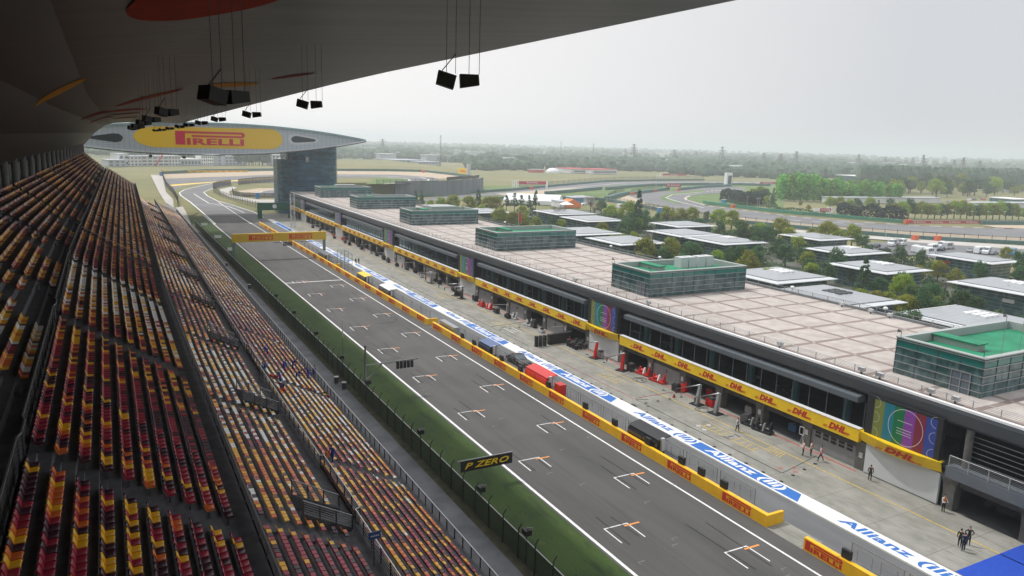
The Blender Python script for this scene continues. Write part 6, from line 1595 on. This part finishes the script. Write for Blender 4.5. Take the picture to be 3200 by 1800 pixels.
# ------------------------------------------------------------------ buildings far away
win_me = {}
def building(label, x0, x1, yb, yt, cv, depth, floors, cols, material, name='office_block', cat='building', sh=(.55,.45), roof=None):
    a, c = at(*cv(x0, yb)), at(*cv(x1, yb)); zt = max(3, top_z(a, *cv(x0, yt))); d = (c-a); Lh = d.length; d = d.normalized(); n = Vector((-d.y, d.x, 0)); n = n if n.y > 0 else -n
    t = thing(name, label, cat, (a.x, a.y, 0)); e, f_ = a+n*depth, c+n*depth
    MB().exz([a.xy[:], c.xy[:], f_.xy[:], e.xy[:]], 0, zt).build('walls', material, t)
    MB().exz([(a-n*.4-d*.4).xy[:], (c-n*.4+d*.4).xy[:], (f_+n*.4+d*.4).xy[:], (e+n*.4-d*.4).xy[:]], zt, zt+.5).build('roof', roof or M['wall2'], t)
    fh = zt/max(1, floors); cw = Lh/max(1, cols)
    for i in range(floors):
        for j in range(cols):
            w0 = a+d*(cw*(j+.5-sh[0]/2)); w1 = a+d*(cw*(j+.5+sh[0]/2)); z0 = fh*(i+.5-sh[1]/2); z1 = fh*(i+.5+sh[1]/2); u_ = -n*.12
            b = MB(); b.quad((w0+u_)[:2]+(z0,), (w1+u_)[:2]+(z0,), (w1+u_)[:2]+(z1,), (w0+u_)[:2]+(z1,)) if False else b.quad((*(w0+u_).xy, z0), (*(w1+u_).xy, z0), (*(w1+u_).xy, z1), (*(w0+u_).xy, z1)); b.build('window', M['win'], t)
    return t
def LL(x, y): return 250+x/4.14, 350+y/4.14
building('grey low block at the far left behind the grass bank', 370, 600, 708, 625, LL, 25, 2, 3, M['wall2'])
building('white stepped block just above the grass bank', 510, 640, 700, 545, LL, 30, 2, 2, M['wall'])
building('pale block with square paired windows', 610, 800, 700, 575, LL, 18, 3, 4, M['wall'])
building('long white block with wide window bands', 805, 1150, 698, 572, LL, 20, 3, 5, M['wall'], sh=(.75,.4))
building('white block with four columns of square windows', 1152, 1305, 697, 572, LL, 20, 3, 4, M['wall'])
building('low wide hall with white roof between the office blocks', 1310, 1565, 695, 615, LL, 30, 1, 6, M['wall2'], roof=M['wall'])
building('bright white block with three rows of windows', 1570, 1735, 693, 560, LL, 16, 3, 6, M['white'])
building('plain pale grey block without windows on its side', 1737, 1880, 692, 560, LL, 30, 3, 1, M['wall2'], sh=(.15,.5))
building('bluish block behind the trees near the wing', 1882, 2150, 690, 575, LL, 25, 3, 6, M['wall2'])
building('pale building half hidden left of the glass tower', 2040, 2320, 390, 200, N1, 20, 3, 4, M['wall'])
building('grey factory hall beyond the raised corner', 1000, 1400, 425, 345, N2, 40, 2, 8, M['wall2'])
building('long grey factory hall right of the thin mast', 1330, 1620, 435, 370, N2, 40, 2, 7, M['wall2'])
building('row of low white buildings at the left horizon', 240, 500, 400, 365, N2, 30, 1, 7, M['wall'])
building('wide white roofed hall in the haze behind the dome', 0, 700, 400, 345, N3, 40, 1, 12, M['wall2'])
building('pale hall in the haze behind the white shed', 720, 1300, 395, 350, N3, 40, 1, 10, M['wall2'])
building('white shed with long ribbon windows on the far lawn', 785, 1060, 525, 465, N3, 30, 1, 1, M['wall'], 'shed', 'shed', (.7,.3), M['redtarp'])
building('white shed with red roof at the right of the far lawn', 1075, 1410, 533, 475, N3, 30, 1, 1, M['wall'], 'shed', 'shed', (.9,.3), M['redtarp'])
building('low red roofed hut left of the white dome', 290, 430, 510, 490, N3, 12, 0, 0, M['redtarp'], 'hut', 'hut')
building('long low building with red top right of the dome', 625, 780, 512, 475, N3, 14, 0, 0, M['grey'], 'hut', 'hut', roof=M['redtarp'])
building('long white grandstand wall behind the tree row', -510, 1150, 1040, 960, N5, 8, 0, 0, M['wall'], 'white_wall', 'wall')
building('long white wall at the right edge behind the tree row', 1650, 2700, 1110, 1040, N5, 8, 0, 0, M['wall'], 'white_wall', 'wall')
building('dark hall with white slab roof behind the poplars', 0, 400, 720, 640, N5, 40, 1, 14, M['boxglass'], 'exhibition_hall', 'building', (.3,.8), M['white'])
building('dark pavilion with flat roof at the far right edge', 2270, 2500, 1060, 985, N5, 20, 0, 0, M['boxglass'], 'paddock_hall', 'building', roof=M['white'])
building('low round topped white building among the far trees', 410, 630, 880, 815, N5, 20, 2, 8, M['wall'])
building('long white fence wall under the far wood', 700, 1870, 770, 742, N5, 6, 0, 0, M['wall'], 'white_wall', 'wall')
building('second white wall under the far wood at the right', 1950, 2500, 860, 825, N5, 6, 0, 0, M['wall'], 'white_wall', 'wall')
for k in range(24):
    az = R(rnd.uniform(12, 64)); D = rnd.uniform(1100, 2600); x, y = D*sin(az), D*cos(az); l = rnd.uniform(25, 80)
    t = thing('warehouse', 'hazy pale warehouse far beyond the circuit, %s scattered hall' % nth(k), 'warehouse', (x, y, 0), 'far hazy warehouses')
    MB().box(x-l/2,x+l/2,y,y+25,0,9).build('walls', M['wall2'], t); MB().box(x-l/2-1,x+l/2+1,y-1,y+26,9,9.8).build('roof', M['wall'], t)
dm = thing('dome_tent', 'white rounded dome tent on the far lawn', 'tent', at(*N3(545,505))); q = at(*N3(545,512)); MB().blob((q.x,q.y,0),(9,7,5.5),16,8).build('canopy', M['white'], dm, True)
# white marquee
wt = thing('marquee', 'big white ridge marquee behind the dark pines', 'tent', at(*N3(400,950)))
a, c = at(*N3(-120,925)), at(*N3(625,955)); d = (c-a).normalized(); n = Vector((-d.y,d.x,0)); e = c-n*10
b = MB(); n2 = n*26; zc = 2.2; qm = (a+c)/2+n*13; zr = top_z(qm, *N3(300,800))
for p_, q_ in ((a, c),):
    b.quad((*p_.xy,0),(*q_.xy,0),(*q_.xy,zc),(*p_.xy,zc)); m1, m2 = p_+n2*.5, q_+n2*.5; f1, f2 = p_+n2, q_+n2
    b.quad((*p_.xy,zc),(*q_.xy,zc),(*m2.xy,zr),(*m1.xy,zr)); b.quad((*m1.xy,zr),(*m2.xy,zr),(*f2.xy,zc),(*f1.xy,zc)); b.quad((*f1.xy,zc),(*f2.xy,zc),(*f2.xy,0),(*f1.xy,0))
    b.poly([(*q_.xy,0),(*f2.xy,0),(*f2.xy,zc),(*m2.xy,zr),(*q_.xy,zc)]); b.poly([(*p_.xy,0),(*p_.xy,zc),(*m1.xy,zr),(*f1.xy,zc),(*f1.xy,0)])
b.build('canopy', M['white'], wt)
b = MB(); 
for k in range(9): q = a.lerp(c, k/8); b.bar((*q.xy,zc+.03),(*(q+n2*.5).xy,zr+.03),.12)
b.build('seam', M['lgrey'], wt)
building('white annex with flat front beside the marquee', 635, 765, 985, 910, N3, 12, 0, 0, M['white'], 'tent_annex', 'tent')
building('pale container building behind the bare tree', 960, 1105, 925, 880, N3, 14, 0, 0, M['wall'], 'container', 'container')
building('blue site container right of the marquee', 815, 955, 925, 885, N3, 10, 0, 0, M['carblue'], 'container', 'container')
ot = thing('orange_tent', 'small orange ridge tent beside the marquee annex', 'tent', at(*N3(820,985))); q = at(*N3(820,985)); MB().ext([(q.x-5,0),(q.x+5,0),(q.x+5,2.3),(q.x,4.6),(q.x-5,2.3)], q.y, q.y+7).build('canopy', M['orangecloth'], ot)
ut = thing('white_canopy', 'small white pyramid canopy in front of the annex', 'canopy', at(*N3(725,985))); q = at(*N3(725,1000)); b = MB(); [b.poly([(q.x+dx*3,q.y+dy*3,2.4),(q.x+dx2*3,q.y+dy2*3,2.4),(q.x,q.y,4)]) for dx,dy,dx2,dy2 in ((-1,-1,1,-1),(1,-1,1,1),(1,1,-1,1),(-1,1,-1,-1))]; b.build('canopy', M['white'], ut); b = MB(); [b.bar((q.x+sx*2.9,q.y+sy*2.9,0),(q.x+sx*2.9,q.y+sy*2.9,2.4),.08) for sx in (-1,1) for sy in (-1,1)]; b.build('legs', M['lgrey'], ut)
# ------------------------------------------------------------------ barriers, fences, boards on the loop
def barrier(label, pix, hgt=1.3, wd=1.2, m=None, z=0):
    b = MB(); P = [at(*p, z) for p in pix]
    for a, c in zip(P, P[1:]): b.bar(a+Vector((0,0,hgt/2)), c+Vector((0,0,hgt/2)), wd, hgt)
    return tag(b.build('tyre_barrier', m or M['barrier']), label, 'barrier')
barrier('green tyre barrier curving behind the wide gravel trap', [N1(60,545),N1(800,500),N1(1600,488),N1(2300,478)], 2.2, 1.5)
barrier('teal barrier on the raised corner skyline', [N2(230,488),N2(900,490),N2(1370,500),N2(1850,552),N2(2000,575)], 1.6, 1.5, z=8)
barrier('long teal barrier on the far side of the loop', [N3(-1500,850),N3(0,752),N3(400,715),N3(900,668),N3(1260,636),N3(2000,622),N3(2576,618)], 1.6, 1.5)
barrier('teal barrier between far track and green lawn', [N3(450,805),N3(800,775),N3(1195,738)], 2, 2)
barrier('teal barrier curving from lawn to billboard', [N3(1265,745),N3(1600,712),N3(1915,688)], 2, 2)
barrier('dark barrier right of the billboard', [N3(1950,690),N3(2300,682),N3(2576,678),N4(600,768),N4(1000,780)], 2, 2)
barrier('light teal barrier at the mouth of the hairpin', [N3(1270,880),N3(1400,840),N3(1560,805)], 2.2, 2.5)
barrier('teal barrier beyond the hairpin run-off', [N3(1625,805),N3(1900,770),N3(2095,740)], 2, 2.5)
barrier('teal barrier right of the orange block', [N3(2240,750),N3(2576,715),N4(400,785)], 2, 2)
barrier('long green barrier following the loop straight', [N4(0,1040),N4(410,1095),N4(1000,1165),N4(1500,1215),N4(1850,1240),N4(2415,1290),N5(300,1315),N5(620,1340)], 1.6, 1.5, mat('green_barrier', (.03,.2,.12), .7, n=.1, scale=.4))
barrier('teal barrier right of the red lettered wall', [N5(1760,1358),N5(2700,1368)], 1.8, 1.5)
barrier('dark barrier below the near gravel strip', [K2(-300,700),K2(310,722),K2(1000,787),K2(1650,842),K2(2600,892)], 1.5, 1.2)
barrier('low barrier in front of the hairpin behind treetops', [N3(-200,870),N3(800,865),N3(1260,890),N3(1900,1010),N3(2100,1050)], 1.6, 1)
for k, (cv, x, y) in enumerate(((N3,265,735),(N3,1620,812),(N3,1915,772),(N3,2232,760),(N4,435,1108),(N5,655,1345),(K2,1762,850),(N2,1385,512),(K2,1592,845))):
    q = at(*cv(x, y), 8 if cv is N2 else 0); l = 4.5 if k == 5 else 2.6
    tag(MB().box(q.x-l/2,q.x+l/2,q.y-.8,q.y+.8,q.z,q.z+1.9).build('orange_block', M['barrier_red']), 'orange barrier block at the circuit edge, %s along' % nth(k), 'barrier block', 'orange blocks around the loop')
def fence(label, pix, hgt=2.8, step=4, z=0, cover=None):
    t = thing('wire_fence', label, 'fence', at(*pix[0], z)); P = [at(*p, z) for p in pix]; b = MB(); ps = []
    for a, c in zip(P, P[1:]):
        b.quad((*a.xy,z),(*c.xy,z),(*c.xy,z+hgt),(*a.xy,z+hgt)); n_ = max(1, round((c-a).length/step)); ps += [a.lerp(c, k/n_) for k in range(n_)]
    b.build('wire_mesh', cover or M['thinmesh'], t); pm = MB().box(-.07,.07,-.07,.07,0,hgt+.3).mesh('post', M['darkrail'])
    for p_ in ps[:100]: link(pm, 'post', t, p_-Vector(t.location))
    if len(ps) > 100: b = MB(); [b.box(p_.x-.07,p_.x+.07,p_.y-.07,p_.y+.07,z,z+hgt) for p_ in ps[100:]]; o = b.build('posts', M['darkrail'], t); o['kind'] = 'stuff'
    return t
fence('wire fence curving round the inner loop left of the tower', [N1(970,870),N1(1100,950),N1(1300,1020),N1(1500,1090),N1(1680,1140),N1(1900,1200)], 3, 4)
fence('dark screened fence along the inside of the first corner', [N1(960,800),N1(1080,765),N1(1290,735)], 3.4, 4, 0, M['fencemesh'])
fence('dark screened fence running behind the tower', [N1(1420,740),N1(1800,700),N1(2150,680)], 4, 5, 0, M['fencemesh'])
fence('wire fence around the small inner gravel', [N1(1310,870),N1(1330,930),N1(1500,960),N1(1900,975),N1(2200,975)], 2.6, 4, 0, M['fencemesh'])
fence('dark fence beside the pale footpath', [N1(30,530),N1(110,760),N1(240,900),N1(330,1060),N1(320,1140)], 3, 5, 0, M['fencemesh'])
fence('wire fence along the near gravel strip', [K2(310,715),K2(1000,780),K2(1650,835),K2(2600,885)], 2.6, 5)
fence('tall wire fence beyond the treetops before the hairpin', [N3(1240,890),N3(1500,935),N3(1900,1015),N3(2150,1060),N3(2576,1130)], 3, 4.5)
fence('slanted wire fence left of the hairpin mouth', [N3(1290,860),N3(1400,800),N3(1510,780)], 3, 3)
fence('wire fence on the barrier behind the hairpin run-off', [N3(1600,795),N3(1900,745),N3(2020,728)], 3.2, 3)
fence('long wire fence on the far side of the loop', [N3(100,740),N3(900,660),N3(1260,630),N3(2000,615),N3(2576,610)], 4, 12)
fence('wire fence along the raised corner wall', [N2(760,668),N2(1200,655),N2(1590,640)], 2.6, 5, 8.3)
def board(name, label, cv, x0, x1, y0t, y0b, y1t, zf_, text, bg_, fg, n=1, lift=0, th=.5, tw_=.7):
    a, c = at(*cv(x0, y0b), 0), None
    dist = zf_; a = at(*cv(x0, zf_), 0); c = at(*cv(x1, zf_), 0)
    zb, zt = top_z(a, *cv(x0, y0b)), top_z(a, *cv(x0, y0t)); d = (c-a); Lh = d.length; d = d.normalized(); nn = Vector((d.y, -d.x, 0)); nn = nn if nn.y < 0 else -nn
    zb = max(.1, zb); t = thing(name, label, 'billboard', (*a.xy, 0))
    MB().exz([a.xy[:], c.xy[:], (c-nn*th).xy[:], (a-nn*th).xy[:]], zb, zt).build('board', bg_, t)
    me = fit(text_mesh(text, 1, .02), Lh/n*tw_, (zt-zb)*.62); me.materials.append(fg)
    for k in range(n):
        o = link(me, 'lettering', t); q = a.lerp(c, (k+.5)/n)+nn*.1; o.location = Vector((q.x, q.y, (zb+zt)/2))-Vector(t.location); o.rotation_euler = (pi/2, 0, math.atan2(d.y, d.x))
    return t, a, c, zb, zt, d
def lattice(t, p, h, w_=2.4, m=None):
    b = MB()
    for sx in (-1, 1):
        for sy in (-1, 1): b.bar((p.x+sx*w_/2,p.y+sy*w_/2,0),(p.x+sx*w_/2,p.y+sy*w_/2,h),.25)
    nz = max(2, int(h/2))
    for k in range(nz):
        z0, z1 = h*k/nz, h*(k+1)/nz; s = 1 if k % 2 else -1
        b.bar((p.x-s*w_/2,p.y-w_/2,z0),(p.x+s*w_/2,p.y-w_/2,z1),.2); b.bar((p.x-w_/2,p.y-s*w_/2,z0),(p.x-w_/2,p.y+s*w_/2,z1),.2); b.bar((p.x-w_/2,p.y-w_/2,z1),(p.x+w_/2,p.y-w_/2,z1),.2)
    b.build('lattice', m or M['white'], t)
RT = mat('sponsor_red', (.42,.02,.05), .5)
t, a, c, zb, zt, d = board('loop_gantry', 'red lettered gantry with white lattice leg nearest the marquee', N3, 78, 455, 628, 668, 640, 738, 'Fly Emirates', RT, M['white'], tw_=.38); lattice(t, a-d*2, zt+.6, 3.4); lattice(t, c+d*.5, zt+.3, 1)
t, a, c, zb, zt, d = board('loop_gantry', 'red lettered gantry with lattice leg on the far side of the loop', N3, 2010, 2325, 527, 550, 545, 612, 'Fly Emirates', RT, M['white'], tw_=.32); lattice(t, a-d*3, zt, 4)
t, a, c, zb, zt, d = board('billboard', 'red billboard with large white lettering at the hairpin', N3, 2065, 2262, 660, 705, 665, 745, 'Fly Emirates', RT, M['white'], tw_=.86); MB().bar((*c.xy,0),(*c.xy,zb),.6).bar((*a.xy,0),(*a.xy,zb),.6).build('legs', M['dgrey'], t)
board('billboard', 'small red board with white lettering left of the poplar grove', N4, 848, 1085, 718, 748, 730, 752, 'Fly Emirates', RT, M['white'], tw_=.6)
board('red_wall', 'long red wall with the same white words four times', N5, 698, 1752, 1305, 1346, 1325, 1356, 'Fly Emirates', RT, M['white'], 4, tw_=.66)
board('yellow_wall', 'long yellow advertising strip behind the gravel trap', N1, 0, 1595, 480, 508, 440, 520, 'PIRELLI', M['dyellow'], M['pred'], 12, tw_=.62)
t, a, c, zb, zt, d = board('angled_board', 'angled red board with white ends beside the tree grove', N4, 1740, 1910, 1115, 1165, 1080, 1235, 'Fly Emirates', RT, M['white'], 1, tw_=.7); lattice(t, c, zb+2, 3.2); lattice(t, c+Vector((1,2,0)), zt+.5, 1.5)
MB().exz([(a-d*3.6).xy[:], a.xy[:], (a+Vector((.2,.5,0))).xy[:], (a-d*3.6+Vector((.2,.5,0))).xy[:]], zb, zt).build('white_end', M['white'], t)
q = at(*N4(375, 785)); zt = top_z(q, *N4(375, 580)); t = thing('screen_tower', 'tall slim white tower with a dark upright screen', 'screen tower', q); MB().box(q.x-3.4,q.x+3.4,q.y,q.y+3,0,zt).build('frame', M['white'], t); MB().box(q.x-1.6,q.x+2.4,q.y-.3,q.y-.02,zt*.13,zt*.8).build('screen', M['fascia'], t)
q = at(*N2(1860, 545), 8); q2 = at(*N2(1995, 560), 8); t = thing('yellow_board', 'small yellow board on top of the raised corner', 'billboard', q); MB().exz([q.xy[:], q2.xy[:], (q2+Vector((0,1,0))).xy[:], (q+Vector((0,1,0))).xy[:]], 9.2, 13.5).build('board', M['dyellow'], t); me = fit(text_mesh('PIRELLI', 1, .03), (q2-q).length*.7, 1.6); me.materials.append(M['pred']); o = link(me, 'lettering', t, ((q2.x-q.x)/2, (q2.y-q.y)/2-.2, 3.4)); o.rotation_euler = (pi/2,0,math.atan2(q2.y-q.y,q2.x-q.x)); MB().box(q2.x-1,q2.x+1.5,q2.y,q2.y+2,8,17).build('frame', M['lgrey'], t)
# lamp posts
lp0 = None
for k, (cv, x, yb, yt) in enumerate([(N4,350,975,885),(N4,368,978,888),(N4,437,1005,898),(N4,525,1035,915),(N4,645,1090,932),(N4,800,1100,952),(N4,832,1100,955),(N4,980,1100,970),(N4,1177,1125,992),(N4,1405,1130,1015),(N4,1650,1170,1035),(N5,590,1240,1130),(N5,860,1300,1142),(N5,1110,1310,1146),(N5,1360,1320,1150),(N5,1612,1322,1153),(N5,1855,1328,1155),(N5,2100,1332,1157),(N5,2355,1328,1160),(N3,1855,1095,915),(N5,325,1560,1330)]):
    q = at(*cv(x, yb)); h = top_z(q, *cv(x, yt)); lab = 'tall lamp post with crossbar head, %s from the hairpin' % nth(k)
    if lp0 is None:
        lp0 = thing('lamp_post', lab, 'lamp post', q, 'lamp posts along the loop'); MB().tube((0,0,0),(0,0,11),.16,.1,n=6).build('pole', M['lgrey'], lp0, local=True); MB().bar((-1.7,0,10),(1.7,0,10.3),.45,.25).build('lamp_head', M['lgrey'], lp0, local=True); o = lp0
    else: o = copy_tree(lp0, None, q, label=lab)
    o.scale = (h/10.2*.95,)*3
# vehicles
V_ = [(K2,1360,925,'carblack',0),(K2,1300,900,'carblack',0),(K2,1420,890,'carwhite',1),(K2,1490,885,'carwhite',1),(K2,1600,935,'carwhite',1),(K2,1650,945,'carwhite',1),(K2,1700,955,'carwhite',1),(K2,1730,925,'carwhite',1),(K2,1790,925,'carblack',0),(K2,1790,905,'carwhite',1),(K2,1840,912,'lgrey',1),(K2,2080,945,'carwhite',1),(K2,2130,950,'carwhite',1),(K2,2180,955,'grey',0),(K2,2320,960,'carblue',1),(K2,2110,930,'carwhite',0),(K2,2010,935,'grey',0),(N3,1460,990,'carwhite',1),(N3,960,945,'carwhite',0)]
for k, (cv, x, y, c, van) in enumerate(V_):
    q = at(*cv(x, y), .02); lab = '%s %s parked behind the pavilions, %s from the left' % ({'carblack':'black','carwhite':'white','lgrey':'silver','grey':'grey','carblue':'blue'}[c], 'van' if van else 'car', nth(k))
    car('parked_van' if van else 'parked_car', lab, 'van' if van else 'car', q, random.choice((.3, -2.8, .1)), M[c], 5.6 if van else 4.5, 2.0 if van else 1.8, 2.4 if van else 1.4, bool(van), 'vehicles parked behind the pavilions')
for k in range(7):
    q = at(*N1(2010+k*32, 1120+k*9), .02); car('parked_car', '%s car parked left of the tower foot, %s from the left' % (('white','grey')[k % 2], nth(k)), 'car', q, .3, M[('carwhite','grey')[k % 2]], 4.4, 1.8, 1.4, False, 'cars left of the tower')
for k in range(26):
    q = at(*N5(720+rnd.uniform(0,1500), 985+rnd.uniform(-5,80)), .02); c = ('carwhite','redcloth','carblack','grey')[k % 4]; car('parked_car', '%s car in the far car park, %s of many' % (('white','red','black','grey')[k % 4], nth(k)), 'car', q, .2, M[c], 4.6, 1.9, 1.5, False, 'cars in the far car park')
for k in range(7):
    q = at(*N4(580+k*85, 605), .02); car('coach', 'white coach parked beyond the far lawn, %s from the left' % nth(k), 'coach', q, .1, M['carwhite'], 12, 2.6, 3.4, True, 'coaches beyond the far lawn')
for k, (cv, x, y, lab) in enumerate(((N1,1770,985,'blue portable toilet beside the inner fence'),(N1,18,575,'blue portable toilet on the left footpath'),(N3,1980,1065,'blue portable toilet by the tall wire fence'),(N4,297,1060,'blue portable toilet at the hairpin exit'))):
    q = at(*cv(x, y)); t = thing('portable_toilet', lab, 'toilet cabin', q); MB().box(q.x-1.1,q.x+1.1,q.y-1.1,q.y+1.1,0,3).build('cabin', M['carblue'], t); MB().box(q.x-1.2,q.x+1.2,q.y-1.2,q.y+1.2,3,3.2).build('roof', M['lgrey'], t)
fl = thing('red_flag', 'red flag hanging from a pole among the trees', 'flag', at(*K1(1015,740))); q = at(*K1(1013,780)); hz_ = top_z(q, *K1(1015,625)); MB().tube((q.x,q.y,0),(q.x,q.y,hz_+.6),.07).build('pole', M['lgrey'], fl)
b = MB()
for k in range(6): b.quad((q.x+.1+k*.22,q.y+.12*sin(k*1.3),hz_-4-.4*k*.3),(q.x+.1+(k+1)*.22,q.y+.12*sin(k*1.3+1.3),hz_-4-.4*(k+1)*.3),(q.x+.1+(k+1)*.22,q.y+.12*sin(k*1.3+1.3),hz_-.3*(k+1)),(q.x+.1+k*.22,q.y+.12*sin(k*1.3),hz_-.3*k))
b.build('cloth', M['redcloth'], fl)
# pylons and masts in the haze
def pylon(label, cv, x, yt, D, arms=True):
    d = ray(*cv(x, yt)); k = D/math.hypot(d.x, d.y); px, py, h = d.x*k, d.y*k, max(25, H+d.z*k)
    t = thing('pylon' if arms else 'radio_mast', label, 'pylon' if arms else 'mast', (px, py, 0)); b = MB(); w_ = 5 if arms else .5; th = .5 if arms else .12
    for sx in (-1,1):
        for sy in (-1,1): b.bar((px+sx*w_,py+sy*w_,0),(px+sx*.5,py+sy*.5,h),th)
    for j in range(7):
        f0, f1 = j/7, (j+1)/7; wa, wc = w_+(.5-w_)*f0, w_+(.5-w_)*f1; b.bar((px-wa,py-wa,h*f0),(px+wc,py-wc,h*f1),th*.7); b.bar((px+wa,py-wa,h*f0),(px-wc,py-wc,h*f1),th*.7)
    b.build('lattice', M['dgrey'], t)
    if arms: b = MB(); [b.bar((px-a_,py,h*f),(px+a_,py,h*f),th) for f, a_ in ((.97,5),(.84,8),(.7,6))]; b.build('crossarm', M['dgrey'], t)
for k, (cv, x, yt, D, ar) in enumerate([(N3,1640,130,1300,1),(N3,1095,120,1300,0),(N3,660,90,1500,0),(N3,1525,205,1900,1),(N3,2185,205,1600,1),(N3,2470,240,1900,1),(N2,840,60,1500,1),(N2,1620,10,900,0),(N2,580,230,1100,0),(N2,1668,110,1700,0),(N4,280,185,1300,1),(N4,910,280,1500,1),(N4,1165,290,1350,1),(N4,1400,255,1300,1),(N4,2340,300,1600,1),(N5,330,340,1900,1),(N5,905,310,1400,1),(N5,1365,420,1600,1),(N5,1510,350,1400,1),(N5,1750,420,1500,1),(N5,740,355,2100,1)]):
    pylon('%s in the haze on the horizon, %s noted' % ('lattice power pylon' if ar else 'thin mast', nth(k)), cv, x, yt, D, bool(ar))
q = at(*N4(1590, 640)); q2d = ray(*N4(1655, 425)); k = math.hypot(q.x, q.y)/math.hypot(q2d.x, q2d.y); t = thing('crane', 'slender slanted crane arm above the poplar grove', 'crane', q); MB().bar(q, (q2d.x*k, q2d.y*k, H+q2d.z*k), .6).build('boom', M['teal'], t); MB().box(q2d.x*k-2,q2d.x*k+2,q2d.y*k-1,q2d.y*k+1,H+q2d.z*k-1,H+q2d.z*k+1.5).build('basket', M['grey'], t)
q = at(*LL(975, 700)); z = top_z(q, *LL(1095, 530)); q2 = at(*LL(1095,700)); t = thing('crane', 'red slanted crane jib before the white blocks', 'crane', q); MB().bar(q, (q2.x, q2.y, z), 1.0).build('boom', M['redcloth'], t)
# ------------------------------------------------------------------ haze
hz = MB().box(-7000, 11500, -900, 11500, -1.8, 78).build('haze', bpy.data.materials.new('haze'))
tag(hz, kind='stuff', label='pale haze hanging over the whole circuit', cat='haze')
m = hz.data.materials[0]; m.use_nodes = True; m.node_tree.nodes.clear()
o_ = m.node_tree.nodes.new('ShaderNodeOutputMaterial'); pv = m.node_tree.nodes.new('ShaderNodeVolumePrincipled')
pv.inputs['Color'].default_value = (.9,.955,1,1); pv.inputs['Density'].default_value = .00034; pv.inputs['Anisotropy'].default_value = .35
m.node_tree.links.new(pv.outputs[0], o_.inputs['Volume'])
